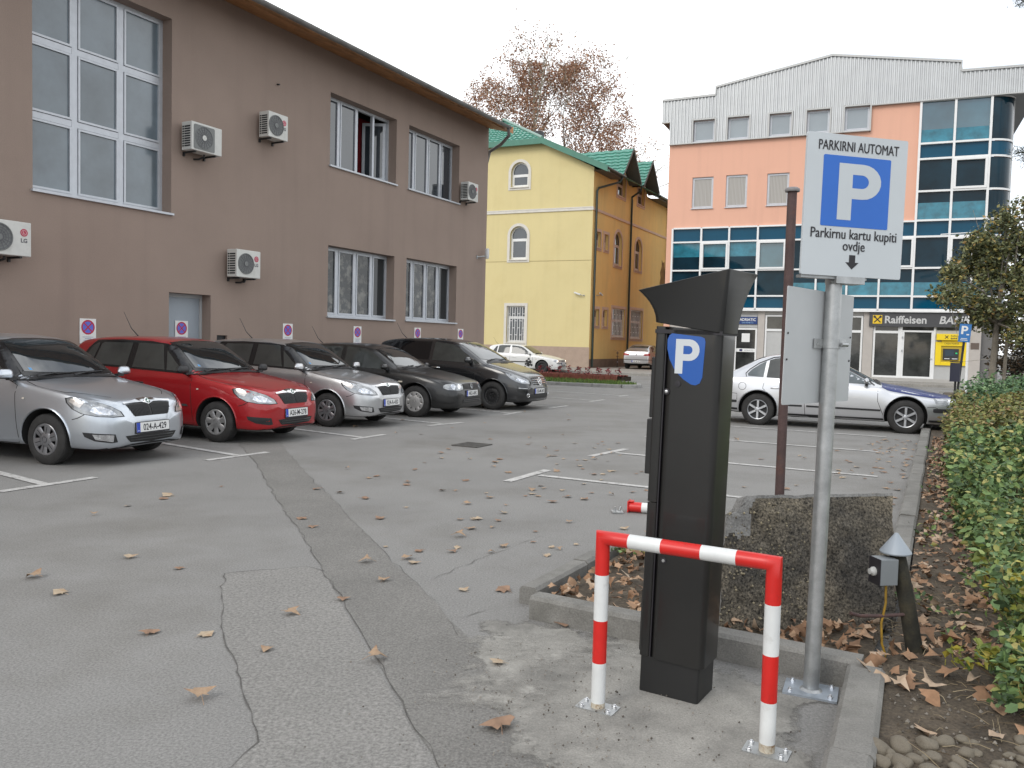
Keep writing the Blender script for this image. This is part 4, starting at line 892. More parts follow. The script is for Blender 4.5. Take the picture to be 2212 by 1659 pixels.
# red and white hoop barrier
PL, PR = Vector((.40, 3.47, .004)), Vector((1.012, 3.12, .004)); hb = .733
bar_ = thing('hoop_barrier', 'red and white striped tubular hoop barrier bolted before the ticket machine', 'barrier', PL)
dX = (PR-PL); Lb = Vector((dX.x, dX.y, 0)).length; rzb = math.atan2(dX.y, dX.x); bar_.rotation_euler.z = rzb
m = MB(); rr_ = .03
def segs(a, b, stops, mats):
    a, b = Vector(a), Vector(b)
    for s0, s1, q in zip(stops, stops[1:], mats): m.tube([a.lerp(b, s0), a.lerp(b, s1)], rr_, 18, q, caps=False)
segs((0, 0, .005), (0, 0, hb-.055), (0, .035, .29, .56, .85, 1), (2, 1, 0, 1, 0)); segs((Lb, 0, .005), (Lb, 0, hb-.055), (0, .05, .29, .56, .85, 1), (2, 1, 0, 1, 0))
for x, s in ((0, 1), (Lb, -1)):
    A_ = [2*math.pi*i/18 for i in range(18)]                    # mitred elbow
    rings = [[(x+rr_*math.cos(t), rr_*math.sin(t), hb-.055) for t in A_], [(x+.97*rr_*math.cos(t), rr_*math.sin(t), hb-s*rr_*.97*math.cos(t)) for t in A_], [(x+s*.06, rr_*math.sin(t), hb-s*rr_*math.cos(t)) for t in A_]]
    m.add([p for r_ in rings for p in r_], [(i*18+k, i*18+(k+1) % 18, (i+1)*18+(k+1) % 18, (i+1)*18+k) for i in range(2) for k in range(18)])
segs((.06, 0, hb), (Lb-.06, 0, hb), (0, .07, .30, .53, .77, 1) if False else (0, .10, .34, .62, .86, 1), (0, 1, 0, 1, 0))
m.build('hoop', [redp, whp, M('rust_stained_white', (.50, .45, .36), .6, var=.2, vs=30, col2=(.22, .13, .06), c2lo=.5, c2hi=.7, c2s=40)], bar_, smooth=60)
for x in (0, Lb):
    m = MB(); m.prism(roundrect(-.085, .085, -.05, .05, .008), 0, .008, 0, Tr(x, 0, -.001)); p_ = m.build('base_plate', galv, bar_)
    m = MB()
    for a, b in ((-.065, .03), (.065, .03), (-.06, -.03), (.06, -.03)): m = MB(); m.lathe([(.010, .007), (.010, .014), (.006, .0145), (.006, .020), (0, .021)], 6, 0, Tr(x+a, b, 0)); m.build('bolt', bolt, p_)
# information sign on a steel post
PS = Vector((1.388, 3.70, .003)); sp = thing('parking_sign', 'white parking ticket sign with blue P on a galvanised post', 'sign', PS, 0, tilt=(0, R(.7)))
m = MB(); m.lathe([(.0345, .008), (.0345, 1.9), (0, 1.9)], 20); m.build('post', galv, sp, smooth=60)
m = MB(); m.prism(roundrect(-.115, .115, -.09, .09, .004), 0, .01, 0, Matrix.Rotation(R(-24), 4, 'Z')); pl_ = m.build('base_plate', M('bluish_zinc', (.45, .50, .56), .4, .7, var=.2, vs=12), sp)
m = MB()
for a, b in ((-.085, .06), (.085, .06), (-.085, -.06), (.085, -.06)): m = MB(); m.lathe([(.012, .009), (.012, .018), (.007, .0185), (.007, .026), (0, .027)], 6, 0, Matrix.Rotation(R(-24), 4, 'Z') @ Tr(a, b, 0)); m.build('bolt', bolt, pl_)
m = MB(); m.lathe([(.05, .01), (.036, .02)], 14); m.build('weld', galv, pl_)
SB = Matrix.Rotation(R(-13), 4, 'Z')          # board turned so its right edge is farther
T0 = Tr(.055, -.045, 1.868) @ Matrix.Rotation(R(13), 4, 'Z')
bw, bh = .492, .606
m = MB(); m.prism(roundrect(-bw/2, bw/2, 0, bh, .008, 3), -.012, .0, 0, T0 @ UP); board = m.build('board', signgrey, sp)
m = MB(); m.box(-bw/2+.01, bw/2-.16, .012, .05, -.012, .0, 0, T0); m.box(-.07, .07, .0, .085, -.03, -.0, 0, T0); m.tube([(-.05, .035, -.02), (-.08, .035, -.02)], .012, 8, 0, True, T0); m.build('bracket', galv, sp)
def bx(a, b): return (-bw/2+(a-285)/(1188-285)*bw*1.0, bh*(1-(b)/1.0))
m = MB(); m.prism(roundrect(-.165, .165, .213, .516, .006, 3), .0, .0012, 0, T0 @ UP); m.build('blue_square', signblue, sp)
o_, h_ = letter_P(.242); m = MB(); m.holed([(x*1.2, z) for x, z in o_], [[(x*1.2, z) for x, z in h_]], T0 @ Tr(-.088, -.0018, .243)); m.build('letter_p', signgrey, sp)
def stext(s, size, x, z, sx, bold): 
    q = MB(); v, f = text_mesh(s, size, ext=.0006, sx=sx, bold=bold); q.add(v, f, 0, T0 @ Tr(x, -.0012, z) @ UP); q.build('lettering', ink, sp)
fit_text('lettering', 'PARKIRNI AUTOMAT', .392, .041, .004, .536, ink, sp, T0); fit_text('lettering', 'Parkirnu kartu kupiti', .422, .042, .002, .162, ink, sp, T0); fit_text('lettering', 'ovdje', .108, .042, .004, .112, ink, sp, T0)
m = MB(); ar = [(-.015, .094), (.015, .094), (.015, .062), (.033, .062), (0, .032), (-.033, .062), (-.015, .062)]; m.prism(ar, 0, .0012, 0, T0 @ UP); m.build('arrow', ink, sp)
# the second board seen from behind, clamped to the same post
T1 = Tr(0, .045, 1.31) @ Matrix.Rotation(math.atan2(.49, .47), 4, 'Z')
bs = thing('reversed_sign', 'blank grey back of a second sign clamped lower on the sign post', 'sign', PS, 0, tilt=(0, R(.7)))
m = MB(); m.prism(roundrect(-.41, .275, 0, .494, .008, 3), -.003, .0, 0, T1 @ UP); m.build('board', M('sign_back', (.47, .485, .49), .5, .2, var=.05, vs=4), bs)
m = MB(); m.lathe([(.038, 1.555), (.038, 1.59)], 20); m.box(.03, .062, -.012, .012, 1.55, 1.594); m.tube([(.04, -.02, 1.572), (.075, .0, 1.572)], .009, 8); m.box(-.145, -.0, -.009, -.004, .242, .284, 0, T1); m.box(-.125, -.085, -.013, -.008, .256, .266, 0, T1); m.build('clamp', galv, bs, smooth=50)
m = MB()
for x, z in ((-.39, .30), (-.39, .19), (.255, .3), (.255, .19)): m.lathe([(.005, 0), (.004, .003), (0, .0035)], 8, 0, T1 @ Tr(x, -.001, z) @ UP)
m.build('rivet', black, bs)
# rusty pole behind the slab
rust = M('rusty_paint', (.075, .045, .042), .75, var=.25, vs=8, fine=.15, fs=90, col2=(.15, .055, .03), c2lo=.55, c2hi=.75, c2s=5)
p = GP(1684, 1066, 5.45); rp2 = thing('rusty_pole', 'slim rusty brown steel pole with a flat cap standing behind the asphalt slab', 'pole', (p.x, p.y, .05))
m = MB(); m.lathe([(.030, 0), (.030, 2.52), (.0, 2.52)], 16); m.build('shaft', rust, rp2, smooth=60)
m = MB(); m.lathe([(.0, 2.515), (.046, 2.515), (.048, 2.522), (.046, 2.534), (.034, 2.542), (0, 2.545)], 16); m.build('cap', M('grey_cap', (.20, .19, .19), .6), rp2, smooth=60)
# leaning asphalt slab
slabm = M('broken_asphalt', (.054, .049, .042), .95, var=.35, vs=9, fine=.95, fs=75, bump=1., bs=55, col2=(.16, .135, .098), c2lo=.36, c2hi=.60, c2s=1.9)
A_, B_, C_, D_ = Vector((1.115, 4.30, .03)), Vector((2.14, 4.51, .03)), Vector((2.21, 4.77, .735)), Vector((1.20, 4.54, .735))
nx, nz = 56, 44; r2 = random.Random(11)
from mathutils import noise as mn
def sl(u, v, back):
    q = A_.lerp(B_, u).lerp(D_.lerp(C_, u), v); nrm = (B_-A_).cross(D_-A_).normalized()
    e = 0
    if not back: e = .014*mn.noise(q*4.5)+.010*mn.noise(q*18)+.009*mn.noise(q*50)
    q = q+nrm*(e) - nrm*(.10 if back else 0)
    c = max(0, v-.87)/.13*max(0, .10-u)/.10; q += Vector((.05, 0, -.10))*c*1.2
    q.z += .008*mn.noise(Vector((u*11, 0, 3)))*v; q.x += .010*mn.noise(Vector((v*9, u, 1)))*(1 if u > .5 else -.6)
    return q
m = MB()
for back in (0, 1):
    for j in range(nz+1):
        for i in range(nx+1): m.v.append(tuple(sl(i/nx, j/nz, back)))
W_ = nx+1; N_ = W_*(nz+1)
for j in range(nz):
    for i in range(nx):
        k = j*W_+i; m.f.append((k, k+1, k+1+W_, k+W_)); m.mi.append(1 if (i/nx < .13+.03*mn.noise(Vector((j*.3, 2, 0))) and j/nz > .70+.05*mn.noise(Vector((i*.4, 0, 0)))) or j >= nz-1 else 0); m.f.append((N_+k, N_+k+W_, N_+k+1+W_, N_+k+1)); m.mi.append(1)
edge = [(i, 0) for i in range(nx)]+[(nx, j) for j in range(nz)]+[(i, nz) for i in range(nx, 0, -1)]+[(0, j) for j in range(nz, 0, -1)]
ei = [j*W_+i for i, j in edge]
for a, b in zip(ei, ei[1:]+ei[:1]): m.f.append((a, N_+a, N_+b, b)); m.mi.append(1)
o = m.build('asphalt_slab', [slabm, M('slab_edge', (.21, .205, .195), .95, var=.2, vs=14, fine=.3, fs=90, bump=.6, bs=80)], smooth=50)
tag(o, 'broken slab of rough black asphalt propped up behind the kerb', 'slab')
m = MB()
for i in range(260):                                             # pebbles bedded in the slab face
    u, v = r2.random()**1.3*.6, r2.uniform(.1, .95); q = sl(u, v, 0); s = r2.uniform(.004, .011)
    oc = [(s, 0, 0), (-s, 0, 0), (0, s, 0), (0, -s, 0), (0, 0, s), (0, 0, -s)]
    m.add([q+Vector(c)*r2.uniform(.6, 1.2) for c in oc], [(0, 2, 4), (2, 1, 4), (1, 3, 4), (3, 0, 4), (2, 0, 5), (1, 2, 5), (3, 1, 5), (0, 3, 5)])
p_ = m.build('embedded_gravel', M('gravel_bits', (.2, .17, .12), .8, island=[(0, (.10, .085, .06)), (1, (.34, .29, .19))]), o); tag(p_, kind='stuff')
# short lean-to post with a cone cap, socket box, cable
PB = Vector((2.02, 4.02, .08)); lp = thing('socket_post', 'short leaning dark post with grey cone cap and electric socket box', 'post', PB)
top_ = Vector((-.115, .02, .50)); woodp = M('dark_weathered_post', (.024, .023, .017), .9, var=.4, vs=8, fine=.2, fs=90, col2=(.042, .036, .022), c2s=9)
m = MB(); m.tube([(0, 0, -.05), top_*.5, top_], [.040, .038, .037], 16); m.build('shaft', woodp, lp, smooth=60)
m = MB(); T2 = Tr(*(top_+Vector((-.004, 0, -.015)))); m.lathe([(.072, 0), (.074, .006), (.071, .012), (.035, .06), (.008, .098), (0, .10)], 24, 0, T2); m.lathe([(.072, 0), (.0, .004)], 24, 0, T2); m.build('cone_cap', M('grey_blue_cap', (.30, .335, .37), .5, .2, var=.08), lp, smooth=40)
m = MB(); T3 = Tr(-.185, -.02, .345) @ Matrix.Rotation(R(10), 4, 'Z'); m.box(-.055, .04, -.045, .045, 0, .125, 0, T3); m.box(-.057, -.053, -.047, .047, -.002, .127, 1, T3); bx_ = m.build('socket_box', [M('box_grey', (.19, .205, .215), .5, var=.06), ink], lp, bev=.008)
m = MB(); m.lathe([(.022, 0), (.022, .012), (.014, .018), (.014, .028), (0, .029)], 14, 0, T3 @ Tr(-.055, 0, .06) @ Matrix.Rotation(-math.pi/2, 4, 'Y')); m.build('socket', M('pale_plug', (.5, .5, .48), .5), bx_, smooth=40)
m = MB(); m.tube([(-.18, -.025, .345), (-.178, -.03, .25), (-.195, -.03, .15), (-.19, -.035, .05), (-.165, -.04, -.02)], .006, 8); m.build('cable', M('yellow_cable', (.32, .19, .02), .6, var=.3, vs=20), lp, smooth=60)
m = MB(); m.tube([(-.03, 0, .19), (-.2, -.03, .185), (-.31, -.05, .19), (-.36, -.06, .205)], .009, 8); m.build('rod', rust, lp, smooth=60)
# knocked over red and white bollard
fb = thing('bollard_stump', 'broken red and white bollard stump lying on the asphalt behind the ticket machine', 'bollard', (1.12, 7.67, .05), R(-18))
m = MB(); m.tube([(0, 0, 0), (.115, 0, 0)], .047, 16, 0); m.tube([(.115, 0, 0), (.36, 0, 0)], .047, 16, 1); m.build('tube', [redp, whp], fb, smooth=50)
m = MB(); m.box(-.012, .0, -.06, .06, -.045, .06); m.box(-.012, .04, -.03, .03, .045, .06); m.build('flange', redp, fb, bev=.004)
t = MB(); t.box(-.05, .05, -.06, .05, 0, .012); t.tube([(-.02, 0, .012), (-.02, 0, .05)], .012, 8); t.tube([(.02, .02, .012), (.035, .02, .05)], .012, 8)
tag(t.build('bolt_plate', galv, loc=(1.0, 7.62, .004)), 'loose steel foot plate with bolts next to the fallen bollard', 'metal plate')
# ------------------------------------------------------------------ cars
def pchip(xs, ys):
    xs, ys = np.array(xs, float), np.array(ys, float); h = np.diff(xs); d = np.diff(ys)/h; m = np.zeros(len(xs))
    for i in range(1, len(xs)-1):
        if d[i-1]*d[i] > 0: w1, w2 = 2*h[i]+h[i-1], h[i]+2*h[i-1]; m[i] = (w1+w2)/(w1/d[i-1]+w2/d[i])
    m[0], m[-1] = d[0], d[-1]
    def f(x):
        i = int(np.clip(np.searchsorted(xs, x)-1, 0, len(xs)-2)); t = (x-xs[i])/h[i]
        return float((2*t**3-3*t**2+1)*ys[i]+(t**3-2*t**2+t)*h[i]*m[i]+(-2*t**3+3*t**2)*ys[i+1]+(t**3-t**2)*h[i]*m[i+1])
    return f
def tab(pairs):
    p = sorted(pairs); return pchip([a for a, b in p], [b for a, b in p])
def catmull(P, sub):
    o = []; n = len(P)
    for i in range(n-1):
        p0, p1, p2, p3 = P[max(i-1, 0)], P[i], P[i+1], P[min(i+2, n-1)]
        for k in range(sub):
            t = k/sub; o.append(tuple(.5*(2*p1[j]+(p2[j]-p0[j])*t+(2*p0[j]-5*p1[j]+4*p2[j]-p3[j])*t*t+(3*p1[j]-p0[j]-3*p2[j]+p3[j])*t**3) for j in (0, 1)))
    o.append(P[-1]); return o
def car_shell(sp):
    zt, wd, belt, zb, wr, ed = [tab(sp[k]) for k in ('top', 'width', 'belt', 'bottom', 'roofw', 'edge')]
    x0, x1 = sp['rear'], sp['front']
    xs = sorted(set([round(v, 4) for v in np.linspace(x0, x1, 92)]+[x1-.004, x1-.012, x1-.022, x1-.034, x1-.05, x1-.07, x1-.1, x1-.13, x0+.006, x0+.015, x0+.03, x0+.05]))
    rows = []
    for x in xs:
        w, t, b, e = wd(x), zt(x), zb(x), ed(x); s = min(belt(x), t-e*.9-.012); r = min(wr(x), w*.93); ze = t-e
        h = s-b
        bul = sum(.018*math.exp(-((x-ax)/.36)**2) for ax in (0, -sp['wb']))*(1 if w > .6 else 0)
        P = [(0, b), (.6*w, b), (.90*w, b+.012), (.965*w, b+.05), (.985*w+bul, b+.12), (w+bul, b+.35*h), (w+bul*.6, b+.62*h), (.992*w, b+.80*h), (.972*w, b+.93*h), (.945*w, s)]
        sx_ = .945*w
        for q in (.12, .5, .88): P.append((sx_+(r+.012-sx_)*q, s+(ze-s)*q))
        P += [(r, ze), (r*.9, ze+.55*(t-ze)), (r*.66, ze+.86*(t-ze)), (r*.33, ze+.97*(t-ze)), (0, t)]
        rows.append([(x, y, z) for y, z in catmull(P, 3)])
    m = MB(); k = len(rows[0]); full = []
    for r in rows: full.append(r+[(x, -y, z) for x, y, z in reversed(r[1:-1])])
    k = len(full[0]); n = len(full)
    m.v = [p for r in full for p in r]
    for i in range(n-1):
        for j in range(k): m.f.append((i*k+j, (i+1)*k+j, (i+1)*k+(j+1) % k, i*k+(j+1) % k)); m.mi.append(0)
    m.f.append(tuple(range(k))); m.mi.append(0); m.f.append(tuple(range(n*k-1, (n-1)*k-1, -1))); m.mi.append(0)
    bm = bmesh.new(); me = bpy.data.meshes.new('t'); me.from_pydata(m.v, [], m.f); bm.from_mesh(me); bmesh.ops.recalc_face_normals(bm, faces=bm.faces[:])
    bvh = BVHTree.FromBMesh(bm); bm.to_mesh(me); bm.free()
    return me, bvh
def patch(bvh, pts, d, off, name, mat, par, mirror=0, grid=.05, thick=0, pull=0):
    """polygon of 3-d guide points draped on the body along direction d; mirror=1 adds the other side as its own part, 2 joins nothing"""
    d = Vector(d).normalized(); e1 = Vector((0, 0, 1)).cross(d) if abs(d.z) < .95 else Vector((0, 1, 0)); e1.normalize(); e2 = d.cross(e1)
    P2 = [(Vector(p).dot(e1), Vector(p).dot(e2)) for p in pts]; dm = sum(Vector(p).dot(d) for p in pts)/len(pts)
    bm = bmesh.new(); f = bm.faces.new([bm.verts.new((a, b, 0)) for a, b in P2]); bmesh.ops.triangulate(bm, faces=[f])
    for ax in (0, 1):
        lo, hi = min(p[ax] for p in P2), max(p[ax] for p in P2); k = math.floor(lo/grid)+1
        while k*grid < hi:
            c = [0, 0, 0]; c[ax] = k*grid; nrm = [0, 0, 0]; nrm[ax] = 1
            bmesh.ops.bisect_plane(bm, geom=bm.verts[:]+bm.edges[:]+bm.faces[:], plane_co=c, plane_no=nrm, dist=1e-5); k += 1
    for v in bm.verts:
        o = e1*v.co.x+e2*v.co.y; hit = bvh.ray_cast(o+d*6, -d)
        if hit[0] is None or abs(hit[0].dot(d)-dm) > .9: hit = bvh.find_nearest(o+d*dm)
        v.co = hit[0]+hit[1]*off*1.0+d*pull
    bmesh.ops.recalc_face_normals(bm, faces=bm.faces[:]); bm.normal_update()
    if sum((f.normal.dot(d) for f in bm.faces)) < 0: bmesh.ops.reverse_faces(bm, faces=bm.faces[:])
    outs = []
    for s in ([1, -1] if mirror else [1]):
        me = bpy.data.meshes.new(name); b2 = bm.copy()
        if s < 0:
            for v in b2.verts: v.co.y *= -1
            bmesh.ops.reverse_faces(b2, faces=b2.faces[:])
        b2.to_mesh(me); b2.free(); me.materials.append(mat); me.shade_smooth()
        o = bpy.data.objects.new(name, me); COL.objects.link(o); o.parent = par
        if thick:
            so_ = o.modifiers.new('s', 'SOLIDIFY'); so_.thickness = thick; so_.offset = 1
        outs.append(o)
    bm.free(); return outs
def rib3(pts, wd):
    """ribbon polygon round a polyline in 3-d (width measured across, in the plane most of it lies in)"""
    P = [Vector(p) for p in pts]; L_, R_ = [], []
    nrm = None
    for i, p in enumerate(P):
        a = (P[min(i+1, len(P)-1)]-P[max(i-1, 0)]).normalized(); up = Vector((0, 1, 0)) if abs(wd[1]) == 0 else (Vector((0, 0, 1)) if wd[1] == 2 else Vector((1, 0, 0))); n = a.cross(up).normalized(); L_.append(p+n*wd[0]/2); R_.append(p-n*wd[0]/2)
    return L_+R_[::-1]
WM = {}
def wheel(par, x, y, side, r, wdt, style, rimr):
    """wheel at hub (x, y): dark hub part, with tyre and rim as its sub-parts; side -1 is the right-hand side"""
    Tm = Matrix.Translation((x, y, r)) @ Matrix.Rotation(-math.pi/2*side, 4, 'X')
    key = (r, wdt, style, rimr)
    if key not in WM:
        w = wdt/2; h = MB(); h.lathe([(0, -w*.2), (rimr*.75, -w*.2), (rimr*.75, w*.1), (0, w*.1)], 20)
        t = MB(); t.lathe([(rimr-.01, -w), (rimr+.03, -w-.004), (r-.025, -w*.96), (r-.006, -w*.8), (r, -w*.55), (r, w*.55), (r-.006, w*.8), (r-.025, w*.97), (rimr+.035, w+.006), (rimr+.008, w+.003), (rimr, w-.004), (rimr-.012, w*.6), (rimr-.012, -w)], 40)
        for k in range(60):
            a = 2*math.pi*k/60; T_ = Matrix.Rotation(a, 4, 'Z'); t.box(r-.004, r+.0035, -.009, .009, -w*.72, -w*.08, 0, T_); t.box(r-.004, r+.0035, -.002, .016, w*.08, w*.72, 0, T_)
        m = MB(); yf = w-.012
        m.lathe([(rimr-.002, w-.002), (rimr-.012, w-.010), (rimr-.018, w*.45), (rimr*.5, w*.35), (0, w*.35)], 40, 1)
        if style in ('cover7', 'cover6', 'cover9'):
            N = {'cover7': 7, 'cover6': 6, 'cover9': 9}[style]
            m.lathe([(rimr-.0, w-.003), (rimr-.008, w+.003), (rimr*.86, yf+.012), (rimr*.84, yf+.002)], 48, 0)
            ri = .50 if style != 'cover9' else .66
            m.lathe([(rimr*ri, yf+.004), (rimr*ri*.8, yf+.014), (rimr*.2, yf+.018), (rimr*.19, yf+.010), (rimr*.16, yf+.010), (rimr*.15, yf+.02), (0, yf+.022)], 36, 0)
            hw = {'cover7': .036, 'cover6': .042, 'cover9': .038}[style]
            for k in range(N):
                a = 2*math.pi*k/N+.3; T_ = Matrix.Rotation(a, 4, 'Z')
                m.add([(rimr*(ri-.06), -hw, yf+.002), (rimr*(ri-.06), hw, yf+.002), (rimr*.88, hw*1.35, yf+.006), (rimr*.88, -hw*1.35, yf+.006), (rimr*(ri-.06), -hw*.5, yf+.014), (rimr*(ri-.06), hw*.5, yf+.014), (rimr*.88, hw*.8, yf+.014), (rimr*.88, -hw*.8, yf+.014)], [(4, 5, 6, 7), (0, 4, 7, 3), (1, 2, 6, 5), (2, 3, 7, 6), (0, 1, 5, 4)], 0, T_)
                if style == 'cover6': m.box(rimr*.3, rimr*.84, -.004, .004, yf+.0135, yf+.0145, 1, T_)
        elif style == 'alloy6':
            m.lathe([(rimr-.0, w-.003), (rimr-.006, w+.002), (rimr*.93, w-.002), (rimr*.90, w-.03)], 48, 0); m.lathe([(rimr*.27, yf-.02), (rimr*.26, yf), (rimr*.13, yf+.004), (.12*rimr, yf+.012), (0, yf+.014)], 30, 0)
            for k in range(6):
                T_ = Matrix.Rotation(2*math.pi*k/6+.5, 4, 'Z')
                m.add([(rimr*.2, -.022, yf-.03), (rimr*.2, .022, yf-.03), (rimr*.93, .026, yf-.03), (rimr*.93, -.026, yf-.03), (rimr*.2, -.017, yf+.002), (rimr*.2, .017, yf+.002), (rimr*.93, .021, yf+.004), (rimr*.93, -.021, yf+.004)], [(4, 5, 6, 7), (0, 4, 7, 3), (1, 2, 6, 5), (2, 3, 7, 6)], 0, T_)
            for k in range(5): T_ = Matrix.Rotation(2*math.pi*k/5, 4, 'Z') @ Matrix.Translation((rimr*.2, 0, yf-.004)); m.lathe([(.011, 0), (.011, .006), (0, .007)], 8, 1, T_)
        else:                                              # bare steel wheel
            m.lathe([(rimr, w-.003), (rimr-.01, w-.006), (rimr-.02, w*.5), (rimr*.86, w*.4), (rimr*.62, w*.62), (rimr*.4, w*.6), (rimr*.32, w*.35), (rimr*.18, w*.35), (rimr*.16, w*.5), (0, w*.5)], 40, 0)
            for k in range(16):
                T_ = Matrix.Rotation(2*math.pi*k/16, 4, 'Z'); m.box(rimr*.70, rimr*.80, -.016, .016, w*.4, w*.585, 1, T_)
            for k in range(5): T_ = Matrix.Rotation(2*math.pi*k/5, 4, 'Z') @ Matrix.Translation((rimr*.27, 0, w*.35)); m.lathe([(.012, 0), (.012, .02), (0, .021)], 8, 1, T_)
        rm = {'cover7': [cover_m, black], 'cover6': [M('dark_wheel_cover', (.25, .25, .26), .3, .6, var=.15), black], 'cover9': [M('pale_wheel_cover', (.42, .41, .40), .42, .4, var=.1), black], 'alloy6': [alu, black], 'steel': [steel_blk, M('grey_slot', (.06, .06, .06), .6)]}[style]
        o = [q.build(n_, mt, None, smooth=35) for q, n_, mt in ((h, 'wheel', black), (t, 'tyre', tyre_m), (m, 'rim', rm))]
        WM[key] = [q.data for q in o]
        for q in o: bpy.data.objects.remove(q)
    hb_ = bpy.data.objects.new('wheel', WM[key][0]); COL.objects.link(hb_); hb_.parent = par; hb_.matrix_local = Tm
    for nme, dta in (('tyre', WM[key][1]), ('rim', WM[key][2])):
        o = bpy.data.objects.new(nme, dta); COL.objects.link(o); o.parent = hb_
def licence(par, T, s, wd=.52, ht=.112, tc=None):
    m = MB(); m.prism(roundrect(-wd/2-.008, wd/2+.008, -.02, ht+.008, .008, 3), 0, .012, 0, T @ UP); hold = m.build('plate_holder', ink, par)
    m = MB(); m.box(-wd/2, wd/2, -.0145, -.012, 0, ht, 0, T); p = m.build('licence_plate', plate_w, par)
    m = MB(); m.box(-wd/2, -wd/2+.055, -.0152, -.0146, 0, ht, 0, T); m.build('blue_band', blueb, p)
    v, f = text_mesh(s, .108, ext=.0005, sx=.80, bold=.0015); m = MB(); m.add(v, f, 0, T @ Tr(.028, -.0152, .018) @ UP); m.build('lettering', ink, p)
    v, f = text_mesh('BIH', .02, ext=.0005); m = MB(); m.add(v, f, 0, T @ Tr(-wd/2+.028, -.0156, .012) @ UP); m.build('lettering', plate_w, p)
FRONT = Matrix(((0, 1, 0, 0), (1, 0, 0, 0), (0, 0, 1, 0), (0, 0, 0, 1)))        # placeholder
def front_T(x, y, z, lean=0): # frame whose -y faces the car's front (+x); its +x runs to the car's left... seen from ahead, left to right is +y
    return Matrix.Translation((x, y, z)) @ Matrix.Rotation(math.pi/2, 4, 'Z') @ Matrix.Rotation(lean, 4, 'X')
def mirror_part(par, x, y, z, capm, s=-1, w=.17, h=.12):
    w *= 1.22; h *= 1.2
    m = MB(); n = 8; rows = []
    for i in range(n+1):
        t = i/n; rr = (1-(2*t-1)**4)**.35*.5+.02; ww = w*(t-.1)
        rows.append([(x+.045*math.sin(a)*rr*1.9-.01*t, y+s*(.0+ww), z+h*.95*rr*math.cos(a)*(.8+.2*math.cos(a))) for a in np.linspace(0, 2*math.pi, 15)[:-1]])
    k = 14; m.add([p for r_ in rows for p in r_], [((i*k+j), (i*k+(j+1) % k), ((i+1)*k+(j+1) % k), ((i+1)*k+j)) for i in range(n) for j in range(k)]+[tuple(range(k)), tuple(range(n*k+k-1, n*k-1, -1))])
    for i in range(len(m.f)): m.mi[i] = 0 if sum(m.v[j][2] for j in m.f[i])/len(m.f[i]) > z-.022 else 1
    m.box(x-.03, x+.03, min(y+s*-.05, y+s*.05), max(y+s*-.05, y+s*.05), z-.06, z-.025, 1)
    o = m.build('wing_mirror', [capm, black], par, smooth=60); return o
def make_car(name, label, sp, paint, pos, az, group='cars parked in the lot', origin_side=.0):
    h = hor(R(az)); lft = Vector((-h.y, h.x, 0))
    o0 = Vector((*pos, 0))+lft*sp.get('offset', sp['hw']-.07)
    car = thing(name, label, 'car', o0, math.pi/2-R(az), group)
    me, bvh = car_shell(sp)
    # wheel wells cut out of the shell
    shell = bpy.data.objects.new('body', me); COL.objects.link(shell)
    cut = MB(); ra = sp['r']+sp.get('gap', .05)
    for ax in (0, -sp['wb']):
        for s in (-1, 1):
            y0, y1 = sorted((s*(sp['hw']-.30), s*(sp['hw']+.4)))
            n = 40; vs = [(ax+ra*math.cos(2*math.pi*i/n), y, sp['r']+.012+ra*1.0*math.sin(2*math.pi*i/n)) for y in (y0, y1) for i in range(n)]
            cut.add(vs, [(i, (i+1) % n, n+(i+1) % n, n+i) for i in range(n)]+[tuple(range(n-1, -1, -1)), tuple(range(n, 2*n))])
    co_ = cut.build('cut', black); bmx = bmesh.new(); bmx.from_mesh(co_.data); bmesh.ops.recalc_face_normals(bmx, faces=bmx.faces[:]); bmx.to_mesh(co_.data); bmx.free()
    md = shell.modifiers.new('b', 'BOOLEAN'); md.operation = 'DIFFERENCE'; md.object = co_; md.solver = 'EXACT'
    bpy.context.view_layer.update()
    me2 = bpy.data.meshes.new_from_object(shell.evaluated_get(bpy.context.evaluated_depsgraph_get()))
    bpy.data.objects.remove(shell); bpy.data.objects.remove(co_)
    me2.materials.clear(); me2.materials.append(paint); me2.materials.append(M('wheel_well', (.010, .010, .010), .9)); me2.materials.append(M('gloss_black_pillar', (.012, .012, .013), .18, ior=1.5))
    for p in me2.polygons:
        c = p.center; inw = False
        for ax in (0, -sp['wb']):
            dd = math.hypot(c.x-ax, c.z-sp['r']-.012)
            if dd < ra+.004 and abs(c.y) < sp['hw']+.2 and (abs(dd-ra) < .012 and abs(p.normal.y) < .25 or abs(abs(c.y)-(sp['hw']-.30)) < .01): inw = True
        p.material_index = 1 if inw or (p.normal.z < -.8 and c.z < .5) else (2 if sp.get('pillars') and -1.12 < c.x < -.50 and c.z > 1.005-.05*(c.x+.5) and c.z < 1.385+.03*(c.x+1.1)-.25*max(0, abs(c.y)-.56) else 0)
    me2.shade_smooth(); me2.set_sharp_from_angle(angle=R(32))
    body = bpy.data.objects.new('body', me2); COL.objects.link(body); body.parent = car
    for ax in (0, -sp['wb']):
        for s in (-1, 1): wheel(car, ax, s*(sp['hw']-sp['tw']/2-.02), s, sp['r'], sp['tw'], sp['style'], sp['rim'])
    # arch lips
    for ax in (0, -sp['wb']):
        for s in (-1, 1):
            ring = []; m = MB()
            for t in np.linspace(-.15, math.pi+.15, 26):
                x, z = ax+(ra+.012)*math.cos(t), sp['r']+.012+(ra+.012)*math.sin(t)
                if z < .19: continue
                hit = bvh.ray_cast(Vector((x, s*3, z)), Vector((0, -s, 0)))
                if hit[0]: ring.append(hit[0]+Vector((0, s*.001, 0)))
            if len(ring) > 4: m.tube(ring, .011, 6); m.build('arch_lip', sp.get('lipmat', paint), car, smooth=60)
    return car, bvh, body
